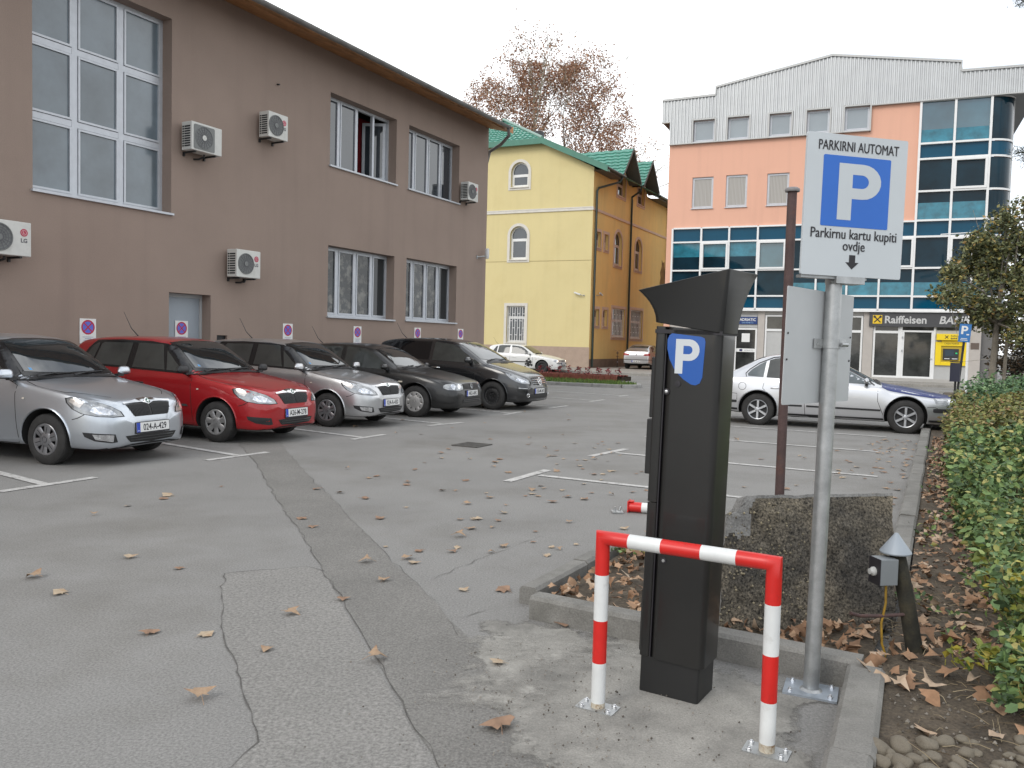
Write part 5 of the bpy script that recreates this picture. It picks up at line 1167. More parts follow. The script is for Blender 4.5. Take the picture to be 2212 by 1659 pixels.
def side(pts, y=-1.0): return [(x, y, z) for x, z in pts]
def greyshut(): return M('shut_line', (.012, .012, .012), .8)
def lines(bvh, car, polys, d, wd=.009, name='shut_line', mirror=1, mode=0):
    for p in polys:
        for q, p2 in zip(p, p[1:]): pass
        patch(bvh, rib3(p, (wd, mode)), d, .0012, name, greyshut(), car, mirror=mirror, grid=.08)
def wiper(bvh, car, a, b, name='wiper'):
    m = MB(); P = []
    for t in np.linspace(0, 1, 7):
        q = Vector(a).lerp(Vector(b), t); hit = bvh.ray_cast(q+Vector((1, 0, 1.2)).normalized()*1.5, -Vector((1, 0, 1.2)).normalized()); P.append((hit[0] if hit[0] else q)+Vector((.012, 0, .012)))
    m.tube(P, .0075, 5); P2 = [P[0]+Vector((.05, (P[0].y-P[3].y)*.15, -.01)), P[3]+Vector((.012, 0, .012))]; m.tube(P2, .008, 5); m.build(name, black, car)
def emblem(car, x, y, z, r, kind, lean=.35):
    T_ = front_T(x, y, z, -lean); m = MB(); T_ = T_ @ UP
    if kind == 'arrow':
        m.lathe([(0, .012), (r*.8, .010), (r, .004), (r, 0)], 24, 0, T_); m.lathe([(0, .0135), (r*.72, .0125)], 24, 1, T_)
        m.box(-.004, .004, -r*.5, r*.55, .0126, .015, 0, T_); m.box(-r*.5, .0, -r*.05, r*.15, .0126, .015, 0, T_ @ Matrix.Rotation(.5, 4, 'Z')); m.box(0, r*.45, r*.05, r*.3, .0126, .015, 0, T_ @ Matrix.Rotation(-.5, 4, 'Z'))
        mats = [chrome, M('emblem_green', (.02, .10, .06), .3)]
    elif kind == 'star':
        m.lathe([(r*.86, 0), (r*.86, .014), (r, .014), (r, 0)], 26, 0, T_)
        for a in (90, 210, 330): T2 = T_ @ Matrix.Rotation(R(a), 4, 'Z'); m.add([(0, -.012, .004), (r*.9, 0, .008), (0, .012, .004), (0, 0, .016)], [(0, 1, 3), (1, 2, 3)], 0, T2)
        mats = [chrome]
    else:
        m.lathe([(r*.84, 0), (r*.84, .010), (r, .010), (r, 0)], 26, 0, T_); m.lathe([(0, .002), (r*.86, .002)], 24, 1, T_)
        def stroke(a, b): 
            a, b = Vector((a[0]*r, a[1]*r, 0)), Vector((b[0]*r, b[1]*r, 0)); n = Vector((-(b-a).y, (b-a).x, 0)).normalized()*r*.085; m.add([a+n+Vector((0, 0, .009)), a-n+Vector((0, 0, .009)), b-n+Vector((0, 0, .009)), b+n+Vector((0, 0, .009))], [(0, 1, 2, 3)], 0, T_)
        for a, b in (((-.32, .8), (0, .1)), ((.32, .8), (0, .1)), ((-.72, .5), (-.28, -.72)), ((-.28, -.72), (0, -.1)), ((0, -.1), (.28, -.72)), ((.28, -.72), (.72, .5))): stroke(a, b)
        mats = [chrome, M('emblem_dark', (.02, .022, .03), .3)]
    m.build('badge', mats, car, smooth=40)
def aerial(car, x, y, z, L_=.5, lean=-.75):
    m = MB(); m.tube([(x+.02, y, z-.01), (x-.02, y, z+.03), (x-.02+lean*.16*L_/.5, y, z+.13), (x-.02+lean*L_*.75, y, z+.03+L_*.72)], [.016, .009, .006, .003], 6); m.build('aerial', black, car)
def cabin(car, zf, xf, xb, w=.5):
    pass
paint_silver = M('silver_paint', (.55, .585, .63), .30, .85, coat=.7, var=.03, vs=2)
paint_silver2 = M('silver_paint_warm', (.56, .565, .575), .30, .85, coat=.7, var=.03, vs=2)
paint_red = M('red_car_paint', (.36, .008, .012), .34, .25, coat=.8, var=.06, vs=3)
paint_black = M('black_car_paint', (.010, .0105, .012), .22, .0, coat=.8, ior=1.6)
paint_black2 = M('dusty_black_paint', (.011, .011, .011), .32, .0, coat=.4, var=.1)
paint_white = M('white_car_paint', (.68, .68, .66), .3, .0, coat=.6)
paint_blue = M('deep_blue_paint', (.012, .024, .13), .38, .1, coat=.25)
# --- small hatchback with upright cabin
HB = dict(pillars=1, front=.80, rear=-3.15, wb=2.451, r=.292, tw=.175, rim=.185, hw=.82, style='cover7', gap=.052,
    top=[(.80, .50), (.785, .585), (.755, .66), (.715, .715), (.66, .752), (.5, .805), (.25, .864), (0, .908), (-.25, .942), (-.40, .966), (-.46, .99), (-.6, 1.10), (-.8, 1.255), (-.98, 1.375), (-1.1, 1.432), (-1.3, 1.468), (-1.7, 1.494), (-2.2, 1.49), (-2.65, 1.462), (-2.86, 1.43), (-2.93, 1.38), (-2.98, 1.25), (-3.05, 1.02), (-3.11, .85), (-3.145, .65), (-3.15, .5)],
    width=[(.80, .28), (.79, .40), (.77, .50), (.72, .60), (.62, .695), (.48, .752), (.25, .79), (0, .805), (-.4, .818), (-1.4, .822), (-2.3, .815), (-2.7, .795), (-2.95, .745), (-3.08, .67), (-3.13, .58), (-3.15, .48)],
    belt=[(.80, .52), (.4, .80), (0, .87), (-.4, .925), (-1, .95), (-2, .985), (-2.8, 1.02), (-3.15, 1.0)],
    bottom=[(.80, .30), (.785, .245), (.74, .205), (.6, .185), (.2, .19), (-2.4, .20), (-2.9, .24), (-3.1, .30), (-3.15, .36)],
    roofw=[(.80, .24), (.7, .48), (.4, .64), (0, .70), (-.4, .725), (-.7, .70), (-1.05, .615), (-1.5, .585), (-2.3, .575), (-2.8, .56), (-3.0, .58), (-3.15, .42)],
    edge=[(.80, .02), (.5, .035), (0, .045), (-.4, .035), (-.6, .075), (-.9, .095), (-1.15, .075), (-1.5, .062), (-2.5, .065), (-2.9, .07), (-3.15, .03)])
def hatchback(label, paint, pos, az, plate, mats, style='cover7', fog=True, rub=False, aer=True):
    sp = dict(HB); sp['style'] = style; car, bvh, body = make_car('parked_hatchback', label, sp, paint, pos, az)
    D = (1, 0, 0); SD = (0, -1, 0)
    # black glasshouse band running round the windscreen pillars
    blkg = M('gloss_black_pillar', (.012, .012, .013), .18, ior=1.5)
    patch(bvh, side([(-.36, .945), (-.52, 1.045), (-.74, 1.20), (-.96, 1.335), (-1.1, 1.385), (-1.4, 1.418), (-2.0, 1.432), (-2.52, 1.415), (-2.64, 1.30), (-2.74, 1.12), (-2.78, 1.045), (-2.0, 1.015), (-1.2, .985), (-.6, .958)]), SD, .005, 'window_band', blkg, car, 1, grid=.03)
    patch(bvh, [(-.72, -.53, .995), (-.72, -.3, .988), (-.72, 0, .984), (-.72, .3, .988), (-.72, .53, .995), (-.9, .655, 1.0), (-.9, .60, 1.2), (-.9, .545, 1.375), (-.9, .535, 1.405), (-.9, .3, 1.433), (-.9, 0, 1.44), (-.9, -.3, 1.433), (-.9, -.535, 1.405), (-.9, -.545, 1.375), (-.9, -.60, 1.2), (-.9, -.655, 1.0)], D, .004, 'windscreen_surround', blkg, car, grid=.03)
    patch(bvh, [(-.9, y, z) for y, z in [(-.60, 1.045), (-.3, 1.03), (0, 1.025), (.3, 1.03), (.60, 1.045), (.555, 1.2), (.505, 1.36), (.485, 1.385), (.25, 1.41), (0, 1.417), (-.25, 1.41), (-.485, 1.385), (-.505, 1.36), (-.555, 1.2)]], D, .008, 'windscreen', glass_car, car, grid=.06)
    patch(bvh, side([(-.98, 1.005), (-1.0, 1.03), (-1.13, 1.355), (-1.17, 1.375), (-1.62, 1.388), (-1.62, 1.025)]), SD, .009, 'side_window', glass_side, car, 1, grid=.06)
    patch(bvh, side([(-.66, .99), (-.70, 1.04), (-1.04, 1.285), (-.945, 1.0)]), SD, .009, 'side_window', glass_side, car, 1, grid=.06)
    patch(bvh, side([(-1.74, 1.03), (-1.74, 1.39), (-2.34, 1.382), (-2.38, 1.35), (-2.42, 1.055)]), SD, .009, 'side_window', glass_side, car, 1, grid=.06)
    patch(bvh, side([(-2.46, 1.06), (-2.42, 1.36), (-2.46, 1.375), (-2.56, 1.32), (-2.68, 1.10), (-2.67, 1.07)]), SD, .009, 'side_window', glass_side, car, 1, grid=.06)
    patch(bvh, [(-3, y, z) for y, z in [(-.5, 1.02), (.5, 1.02), (.46, 1.33), (.42, 1.36), (-.42, 1.36), (-.46, 1.33)]], (-1, 0, .1), .005, 'rear_window', glass_side, car, grid=.08)
    # lamps: seen along the front right corner
    DL = (math.cos(R(38)), -math.sin(R(38)), .10)
    lo = [(.735, -.395, .572), (.72, -.43, .63), (.66, -.53, .695), (.56, -.62, .740), (.42, -.70, .778), (.35, -.74, .788), (.30, -.77, .775), (.32, -.775, .725), (.39, -.765, .660), (.48, -.73, .610), (.60, -.65, .580), (.70, -.52, .568)]
    cen = Vector((.53, -.62, .67))
    patch(bvh, [cen+(Vector(p)-cen)*1.07 for p in lo], DL, .0015, 'headlight_gasket', greyshut(), car, 1, grid=.04)
    hl_ = patch(bvh, lo, DL, .005, 'headlight', lens, car, 1, grid=.04)
    inn = [(.70, -.45, .59), (.66, -.51, .645), (.60, -.585, .685), (.55, -.66, .675), (.545, -.68, .635), (.60, -.64, .60), (.67, -.54, .585)]
    for o_ in patch(bvh, inn, DL, .008, 'reflector', lensdk, car, 1, grid=.03): pass
    for o_ in patch(bvh, [(.42, -.72, .765), (.35, -.755, .775), (.33, -.765, .745), (.40, -.755, .70), (.46, -.74, .675), (.47, -.70, .72)], DL, .008, 'indicator_lens', M('indicator_clear', (.62, .58, .54), .15, .5, coat=1, var=.25, vs=30), car, 1, grid=.04): pass
    # grille with ribs and chrome bar
    gp_ = [(.78, y, z) for y, z in [(-.345, .70), (-.34, .69), (-.275, .575), (-.255, .56), (.255, .56), (.275, .575), (.34, .69), (.345, .70), (.2, .712), (0, .722), (-.2, .712)]]
    patch(bvh, gp_, D, .003, 'grille', M('grille_black', (.012, .012, .012), .5), car, grid=.05)
    m = MB()
    for k in range(-15, 16):
        if k == 0: continue
        y = k*.0205; P = []
        zhi = .705-.02*abs(y); zlo = .567+max(0, (abs(y)-.26))*1.5
        for t in np.linspace(0, 1, 4):
            hit = bvh.ray_cast(Vector((3, y, zlo+(zhi-zlo)*t)), Vector((-1, 0, 0))); P.append(hit[0]+Vector((.010, 0, 0)))
        m.tube(P, .0052, 4)
    m.build('grille_ribs', M('rib_black', (.03, .03, .03), .35), car)
    patch(bvh, [(.78, y, z) for y, z in [(-.365, .707), (-.2, .715), (-.09, .715), (0, .69), (.09, .715), (.2, .715), (.365, .707), (.365, .722), (.2, .738), (.1, .755), (0, .762), (-.1, .755), (-.2, .738), (-.365, .722)]], D, .010, 'chrome_bar', chrome, car, grid=.05)
    hit = bvh.ray_cast(Vector((3, 0, .725)), Vector((-1, 0, 0))); emblem(car, hit[0].x+.012, 0, .728, .044, 'arrow', .5)
    patch(bvh, [(.78, y, z) for y, z in [(-.40, .342), (-.37, .30), (-.33, .265), (0, .250), (.33, .265), (.37, .30), (.40, .342), (0, .355)]], D, .003, 'lower_intake', M('grille_black', (.012, .012, .012), .5), car, grid=.05)
    m = MB()
    for z in (.285, .315): 
        P = [bvh.ray_cast(Vector((3, y, z)), Vector((-1, 0, 0)))[0]+Vector((.006, 0, 0)) for y in np.linspace(-.34, .34, 9)]; m.tube(P, .006, 4)
    m.build('intake_bars', M('rib_black', (.03, .03, .03), .35), car)
    DF = (math.cos(R(30)), -math.sin(R(30)), 0)
    fl = [(.72, -.50, .372), (.50, -.745, .40), (.52, -.735, .35), (.60, -.67, .30), (.70, -.53, .272), (.735, -.475, .28)]
    patch(bvh, fl, DF, .003, 'fog_recess', black, car, 1, grid=.04)
    if fog:
        patch(bvh, [(.715, -.515, .364), (.58, -.69, .378), (.60, -.665, .32), (.71, -.52, .284)], DF, .007, 'fog_lamp', lensdk, car, 1, grid=.04)
    patch(bvh, [(.78, y, z) for y, z in [(-.55, .205), (-.3, .225), (.3, .225), (.55, .205), (.3, .243), (0, .248), (-.3, .243)]], D, .004, 'front_lip', black, car, grid=.06)
    hit = bvh.ray_cast(Vector((3, 0, .44)), Vector((-1, 0, 0))); licence(car, front_T(hit[0].x+.004, 0, .372, -.06), plate)
    # shut lines
    lines(bvh, car, [side([(-.44, .90), (-.455, .80), (-.43, .55), (-.40, .30), (-.42, .22)])], SD)
    lines(bvh, car, [side([(-1.69, .98), (-1.69, .55), (-1.66, .27)]), side([(-.42, .225), (-1.0, .222), (-1.66, .225), (-2.05, .23)])], SD)
    lines(bvh, car, [[(-.40, -.69, 1), (-.2, -.725, 1), (0, -.715, 1), (.2, -.68, 1), (.36, -.60, 1), (.5, -.5, 1), (.6, -.40, 1)]], (.15, 0, 1), mode=2)
    lines(bvh, car, [[(.52, -.80, .60), (.45, -.80, .56), (.38, -.80, .54)]], SD)
    patch(bvh, [(-.4, y, 1) for y in (-.66, .66)]+[(-.47, .6, 1), (-.50, 0, 1), (-.47, -.6, 1)], (.3, 0, 1), .004, 'cowl', black, car, grid=.08)
    hm = black if rub else paint
    for s in (-1, 1):
        m = MB(); m.tube([(-1.34, s*.80, .80), (-1.36, s*.825, .805), (-1.46, s*.828, .805), (-1.55, s*.825, .803), (-1.57, s*.80, .80)], [.012, .014, .015, .014, .012], 8); m.build('door_handle', hm, car, smooth=60)
        mirror_part(car, -.52, s*.80, 1.015, black if rub else paint, s)
    if rub: patch(bvh, side([(-.47, .50), (-.50, .53), (-1.6, .545), (-1.6, .49)]), SD, .012, 'rub_strip', M('rub_grey', (.05, .05, .05), .6), car, 1, grid=.08)
    patch(bvh, side([(-.30, .745), (-.30, .765), (-.335, .763), (-.335, .745)]), SD, .008, 'side_repeater', M('repeater', (.55, .50, .42), .3), car, 1, grid=.1)
    wiper(bvh, car, (-.45, -.50, 1.03), (-.47, .02, 1.05)); wiper(bvh, car, (-.45, .02, 1.02), (-.50, .50, 1.05))
    if aer: aerial(car, -2.30, 0, 1.48)
    patch(bvh, [(-3, y, z) for y, z in [(-.66, .8), (-.52, .8), (-.54, 1.0), (-.62, 1.02), (-.68, .95)]], (-1, -.3, 0), .005, 'tail_lamp', redlens, car, 1)
    patch(bvh, [(-.9, -.52, 1.062), (-.9, -.475, 1.06), (-.9, -.475, 1.085), (-.9, -.52, 1.087)], D, .008, 'sticker', M('blue_sticker', (.06, .30, .62), .4), car)
    return car, bvh
car1, bv1 = hatchback('nearest silver hatchback with fog lamps, plate 024-A-429, beside the red car', paint_silver, (-5.32, 9.55), 110, '024-A-429', None, 'cover6')
HBoff = .80
hatchback('dusty bright red hatchback with black mirrors between two silver hatchbacks', paint_red, (-4.21, 11.92), 112, 'A26-M-278', None, 'cover7', fog=False, rub=True)
hatchback('silver hatchback with plate 024-A-430 parked between the red car and the small black car', paint_silver2, (-3.16, 14.34), 113, '024-A-430', None, 'cover6')
# --- older compact hatchback
GF = dict(front=.86, rear=-3.28, wb=2.511, r=.312, tw=.19, rim=.20, hw=.855, style='cover9', gap=.05,
    top=[(.86, .47), (.85, .57), (.83, .64), (.79, .69), (.73, .715), (.5, .775), (.2, .845), (-.1, .90), (-.36, .935), (-.44, .96), (-.65, 1.09), (-.9, 1.245), (-1.1, 1.345), (-1.3, 1.40), (-1.6, 1.434), (-2.0, 1.444), (-2.5, 1.425), (-2.85, 1.375), (-2.97, 1.33), (-3.06, 1.17), (-3.16, .97), (-3.24, .86), (-3.275, .7), (-3.28, .5)],
    width=[(.86, .38), (.85, .52), (.82, .62), (.76, .69), (.62, .765), (.4, .82), (0, .85), (-.6, .862), (-2.0, .862), (-2.6, .84), (-2.95, .79), (-3.15, .72), (-3.25, .64), (-3.28, .52)],
    belt=[(.86, .5), (.4, .74), (0, .82), (-.4, .87), (-1, .90), (-2, .925), (-2.8, .95), (-3.28, .92)],
    bottom=[(.86, .30), (.845, .24), (.8, .20), (.6, .18), (.2, .19), (-2.5, .20), (-3.0, .25), (-3.2, .30), (-3.28, .36)],
    roofw=[(.86, .3), (.75, .55), (.4, .69), (0, .74), (-.4, .755), (-.7, .72), (-1.1, .63), (-1.5, .595), (-2.3, .585), (-2.85, .57), (-3.05, .62), (-3.28, .45)],
    edge=[(.86, .02), (.5, .03), (0, .04), (-.4, .035), (-.6, .07), (-.9, .095), (-1.2, .08), (-1.5, .065), (-2.5, .065), (-2.9, .07), (-3.28, .03)])
def compact(name, label, paint, pos, az, plate, style, trim, strips=True, wmat=None):
    sp = dict(GF); sp['style'] = style; car, bvh, body = make_car(name, label, sp, paint, pos, az)
    D = (1, 0, 0); SD = (0, -1, 0)
    blkg = M('gloss_black_pillar', (.012, .012, .013), .18)
    patch(bvh, [(-.9, y, z) for y, z in [(-.64, 1.0), (-.3, .972), (0, .965), (.3, .972), (.64, 1.0), (.59, 1.17), (.525, 1.32), (.25, 1.352), (0, 1.36), (-.25, 1.352), (-.525, 1.32), (-.59, 1.17)]], D, .003, 'windscreen_surround', blkg, car, grid=.06)
    patch(bvh, [(-.9, y, z) for y, z in [(-.60, 1.015), (-.3, .99), (0, .985), (.3, .99), (.60, 1.015), (.56, 1.16), (.50, 1.305), (.25, 1.335), (0, 1.342), (-.25, 1.335), (-.50, 1.305), (-.56, 1.16)]], D, .006, 'windscreen', glass_car, car, grid=.06)
    patch(bvh, side([(-.60, .925), (-.68, .985), (-.92, 1.155), (-1.1, 1.265), (-1.27, 1.325), (-1.72, 1.368), (-1.70, .955)]), SD, .004, 'side_window', glass_side, car, 1, grid=.06)
    patch(bvh, side([(-1.80, .958), (-1.82, 1.37), (-2.3, 1.366), (-2.45, 1.34), (-2.47, .985)]), SD, .004, 'side_window', glass_side, car, 1, grid=.06)
    patch(bvh, side([(-2.53, .988), (-2.51, 1.335), (-2.60, 1.30), (-2.74, 1.10), (-2.72, 1.0)]), SD, .004, 'side_window', glass_side, car, 1, grid=.06)
    patch(bvh, [(-3, y, z) for y, z in [(-.52, .99), (.52, .99), (.47, 1.28), (-.47, 1.28)]], (-1, 0, .2), .005, 'rear_window', glass_side, car, grid=.08)
    DL = (math.cos(R(22)), -math.sin(R(22)), .08)
    lo = [(.80, -.36, .585), (.82, -.37, .67), (.78, -.44, .69), (.72, -.60, .69), (.64, -.70, .678), (.58, -.745, .645), (.585, -.75, .60), (.64, -.71, .565), (.75, -.55, .553), (.80, -.42, .555)]
    patch(bvh, lo, DL, .002, 'headlight', lens, car, 1, grid=.04)
    for y_, r_ in ((-.62, .052), (-.47, .048)):
        patch(bvh, [(.75, y_+r_*math.cos(t), .625+r_*math.sin(t)) for t in np.linspace(0, 6.283, 15)[:-1]], DL, .006, 'reflector', lensdk, car, 1, grid=.03)
    gp_ = [(.8, y, z) for y, z in [(-.345, .575), (.345, .575), (.345, .672), (.2, .683), (-.2, .683), (-.345, .672)]]
    patch(bvh, gp_, D, .003, 'grille', M('grille_black', (.012, .012, .012), .5), car, grid=.05)
    m = MB()
    for z in (.592, .615, .638, .661):
        for s in (-1, 1):
            P = [bvh.ray_cast(Vector((3, y, z)), Vector((-1, 0, 0)))[0]+Vector((.008, 0, 0)) for y in np.linspace(s*.07, s*.34, 6)]; m.tube(P, .006, 4)
    m.build('grille_bars', paint if paint is paint_white else M('rib_black', (.03, .03, .03), .35), car)
    hit = bvh.ray_cast(Vector((3, 0, .628)), Vector((-1, 0, 0))); emblem(car, hit[0].x+.008, 0, .628, .055, 'vw', .25)
    if strips:
        patch(bvh, [(.8, y, z) for y, z in [(-.69, .485), (-.3, .475), (.3, .475), (.69, .485), (.69, .525), (.3, .52), (-.3, .52), (-.69, .525)]], D, .008, 'bumper_strip', black, car, grid=.05)
    patch(bvh, [(.8, y, z) for y, z in [(-.42, .30), (.42, .30), (.40, .39), (-.40, .39)]], D, .003, 'lower_intake', M('grille_black', (.012, .012, .012), .5), car, grid=.05)
    m = MB()
    for z in (.325, .355): m.tube([bvh.ray_cast(Vector((3, y, z)), Vector((-1, 0, 0)))[0]+Vector((.007, 0, 0)) for y in np.linspace(-.40, .40, 9)], .007, 4)
    m.build('intake_bars', trim, car)
    hit = bvh.ray_cast(Vector((3, 0, .48)), Vector((-1, 0, 0))); licence(car, front_T(hit[0].x+.006, 0, .43, -.05), plate)
    lines(bvh, car, [side([(-.50, .87), (-.50, .6), (-.46, .35), (-.48, .25)]), side([(-1.75, .92), (-1.75, .5), (-1.70, .25)])], SD)
    lines(bvh, car, [[(-.38, -.74, 1), (-.1, -.74, 1), (.2, -.71, 1), (.5, -.62, 1), (.72, -.45, 1), (.77, -.34, 1)]], (.15, 0, 1), mode=2)
    patch(bvh, [(-.38, y, 1) for y in (-.68, .68)]+[(-.45, .62, 1), (-.48, 0, 1), (-.45, -.62, 1)], (.3, 0, 1), .004, 'cowl', black, car, grid=.08)
    if strips: patch(bvh, side([(-.52, .52), (-.52, .57), (-2.1, .575), (-2.1, .525)]), SD, .010, 'rub_strip', black, car, 1, grid=.08)
    patch(bvh, side([(-.27, .685), (-.27, .715), (-.36, .715), (-.36, .685)]), SD, .008, 'side_repeater', M('repeater', (.55, .50, .42), .3), car, 1, grid=.1)
    for s in (-1, 1):
        m = MB(); m.tube([(-1.42, s*.85, .765), (-1.44, s*.868, .77), (-1.6, s*.868, .77), (-1.63, s*.85, .765)], .014, 8); m.build('door_handle', paint, car, smooth=60)
        mirror_part(car, -.66, s*.82, .975, paint, s, w=.16, h=.11)
    wiper(bvh, car, (-.45, -.55, .98), (-.5, .0, 1.0)); wiper(bvh, car, (-.45, 0, .98), (-.5, .5, 1.0))
    aerial(car, -2.75, 0, 1.39)
    patch(bvh, [(-3.1, y, z) for y, z in [(-.70, .72), (-.52, .72), (-.54, .95), (-.66, .95)]], (-1, -.3, 0), .005, 'tail_lamp', redlens, car, 1)
    return car, bvh
compact('parked_hatchback', 'small dusty black hatchback with pale wheel covers between the silver car and black minivan', paint_black2, (-1.91, 16.56), 112, 'M32-J-842', 'cover9', M('rib_black', (.03, .03, .03), .35), strips=False)
cw, bw_ = compact('white_hatchback', 'white hatchback with headlights on in front of the yellow house', paint_white, (1.5, 42.2), 112, 'E43-K-118', 'steel', paint_white)
# floral decal on its door and lit lamps
decs = []; rd = random.Random(4)
for (x, z, r_) in [(-.72, .42, .13), (-.62, .55, .11), (-.80, .58, .10), (-.70, .70, .08), (-.55, .40, .08), (-.86, .44, .07), (-.9, .3, .06)]:
    decs = [(x+r_*(.75+.25*math.cos(5*t))*math.cos(t), -1, z+r_*(.75+.25*math.cos(5*t))*math.sin(t)) for t in np.linspace(0, 6.283, 21)[:-1]]
    patch(bw_, decs, (0, -1, 0), .004+z*.002, 'flower_decal', black, cw, grid=.06)
for s in (-1, 1):
    hit = bw_.ray_cast(Vector((3, s*.6, .625)), Vector((-1, 0, 0))); m = MB(); m.lathe([(0, .004), (.045, .0)], 14, 0, front_T(hit[0].x+.02, s*.6, .625) @ UP); m.build('lit_lamp', M('lamp_on', (1, .86, .68), .3, emit=3), cw)
# --- tall black minivan
BV = dict(front=.80, rear=-3.46, wb=2.778, r=.318, tw=.20, rim=.21, hw=.875, style='steel', gap=.05,
    top=[(.80, .50), (.79, .60), (.765, .68), (.72, .745), (.64, .795), (.45, .875), (.2, .955), (-.05, 1.02), (-.2, 1.055), (-.28, 1.09), (-.5, 1.225), (-.75, 1.37), (-.98, 1.485), (-1.2, 1.545), (-1.5, 1.582), (-2.0, 1.60), (-2.5, 1.59), (-3.0, 1.55), (-3.18, 1.50), (-3.26, 1.36), (-3.35, 1.08), (-3.42, .88), (-3.455, .7), (-3.46, .5)],
    width=[(.80, .32), (.79, .46), (.76, .57), (.68, .68), (.52, .765), (.3, .82), (0, .855), (-.5, .878), (-1.5, .885), (-2.4, .88), (-2.9, .85), (-3.2, .79), (-3.38, .72), (-3.44, .64), (-3.46, .5)],
    belt=[(.80, .52), (.4, .82), (0, .93), (-.4, .985), (-1, 1.02), (-2, 1.075), (-2.8, 1.13), (-3.46, 1.1)],
    bottom=[(.80, .30), (.78, .235), (.72, .195), (.5, .175), (-2.7, .19), (-3.2, .26), (-3.46, .38)],
    roofw=[(.80, .26), (.7, .5), (.4, .68), (0, .74), (-.3, .765), (-.6, .74), (-1.1, .64), (-1.5, .61), (-2.5, .60), (-3.05, .58), (-3.2, .60), (-3.46, .44)],
    edge=[(.80, .02), (.5, .04), (0, .05), (-.25, .04), (-.5, .085), (-.9, .10), (-1.2, .08), (-1.6, .065), (-2.8, .065), (-3.1, .07), (-3.46, .03)])
carB, bvB, _ = make_car('parked_minivan', 'shiny black compact minivan with star badge and tinted windows', BV, paint_black, (-.44, 18.84), 116)
D = (1, 0, 0); SD = (0, -1, 0)
patch(bvB, [(-.7, y, z) for y, z in [(-.66, 1.135), (-.3, 1.105), (0, 1.10), (.3, 1.105), (.66, 1.135), (.60, 1.31), (.53, 1.46), (.25, 1.495), (0, 1.503), (-.25, 1.495), (-.53, 1.46), (-.60, 1.31)]], D, .005, 'windscreen', glass_car, carB, grid=.06)
tint = M('tinted_car_glass', (.006, .006, .007), .03, ior=1.5)
patch(bvB, side([(-.34, 1.03), (-.46, 1.105), (-.52, 1.13), (-.52, 1.035)]), SD, .004, 'side_window', glass_side, carB, 1, grid=.06)
patch(bvB, side([(-.58, 1.04), (-.60, 1.16), (-.90, 1.345), (-1.15, 1.455), (-1.62, 1.50), (-1.60, 1.075)]), SD, .004, 'side_window', glass_side, carB, 1, grid=.06)
patch(bvB, side([(-1.70, 1.08), (-1.72, 1.505), (-2.3, 1.51), (-2.55, 1.495), (-2.52, 1.125)]), SD, .004, 'side_window', tint, carB, 1, grid=.06)
patch(bvB, side([(-2.60, 1.13), (-2.64, 1.49), (-2.9, 1.46), (-3.0, 1.20), (-2.97, 1.15)]), SD, .004, 'side_window', tint, carB, 1, grid=.06)
patch(bvB, [(-3, y, z) for y, z in [(-.54, 1.12), (.54, 1.12), (.5, 1.44), (-.5, 1.44)]], (-1, 0, .1), .005, 'rear_window', tint, carB, grid=.08)
DL = (math.cos(R(40)), -math.sin(R(40)), .12)
lo = [(.70, -.40, .595), (.70, -.44, .68), (.62, -.56, .745), (.50, -.66, .80), (.36, -.74, .845), (.30, -.775, .845), (.33, -.775, .79), (.42, -.76, .715), (.53, -.71, .65), (.63, -.60, .60)]
patch(bvB, lo, DL, .004, 'headlight', lens, carB, 1, grid=.04); patch(bvB, [(.68, -.46, .63), (.60, -.58, .70), (.52, -.66, .73), (.50, -.69, .69), (.60, -.62, .63)], DL, .008, 'reflector', lensdk, carB, 1, grid=.04)
patch(bvB, [(.78, y, z) for y, z in [(-.36, .725), (-.33, .60), (-.28, .575), (.28, .575), (.33, .60), (.36, .725), (.2, .74), (-.2, .74)]], D, .003, 'grille', black, carB, grid=.05)
m = MB()
for z in (.612, .655, .70):
    P = [bvB.ray_cast(Vector((3, y, z)), Vector((-1, 0, 0)))[0]+Vector((.010, 0, 0)) for y in np.linspace(-.34, .34, 11)]; m.tube(P, .013, 6)
m.build('grille_bars', chrome, carB, smooth=50)
hit = bvB.ray_cast(Vector((3, 0, .655)), Vector((-1, 0, 0))); emblem(carB, hit[0].x+.018, 0, .655, .092, 'star', .25)
P_ = [bvB.ray_cast(Vector((2.4, -1.2+i*.0, .0))+Vector((0, 0, z))+Vector((-.3*0, 0, 0)), (Vector((.6-.0*i, y, z))-Vector((2.4, -1.2, z))).normalized())[0] for i, (y, z) in enumerate([(-.50, .50), (-.56, .502), (-.62, .505), (-.68, .51), (-.72, .515)])]
m = MB(); m.tube([p+Vector((.006, -.004, 0)) for p in P_ if p], .007, 6); m.tube([Vector((p.x+.006, -p.y+.004, p.z)) for p in P_ if p], .007, 6); m.build('chrome_strip', chrome, carB)
patch(bvB, [(.75, y, z) for y, z in [(-.5, .27), (.5, .27), (.46, .37), (-.46, .37)]], D, .003, 'lower_intake', M('grille_black', (.012, .012, .012), .5), carB, grid=.06)
for s in (-1, 1):
    hit = bvB.ray_cast(Vector((3, s*.55, .345)), Vector((-1, 0, 0))); m = MB(); T_ = front_T(hit[0].x+.008, s*.55, .345) @ Matrix.Rotation(s*.45, 4, 'Z') @ UP; m.lathe([(.045, 0), (.045, .008), (.036, .010), (.034, .003), (0, .002)], 20, 0, T_); m.build('fog_lamp', [chrome], carB, smooth=40)
    m = MB(); m.tube([(-1.36, s*.87, .905), (-1.38, s*.89, .91), (-1.55, s*.89, .915), (-1.58, s*.87, .91)], .014, 8); m.build('door_handle', chrome, carB, smooth=60)
    mirror_part(carB, -.58, s*.84, 1.10, paint_black, s, w=.18, h=.13)
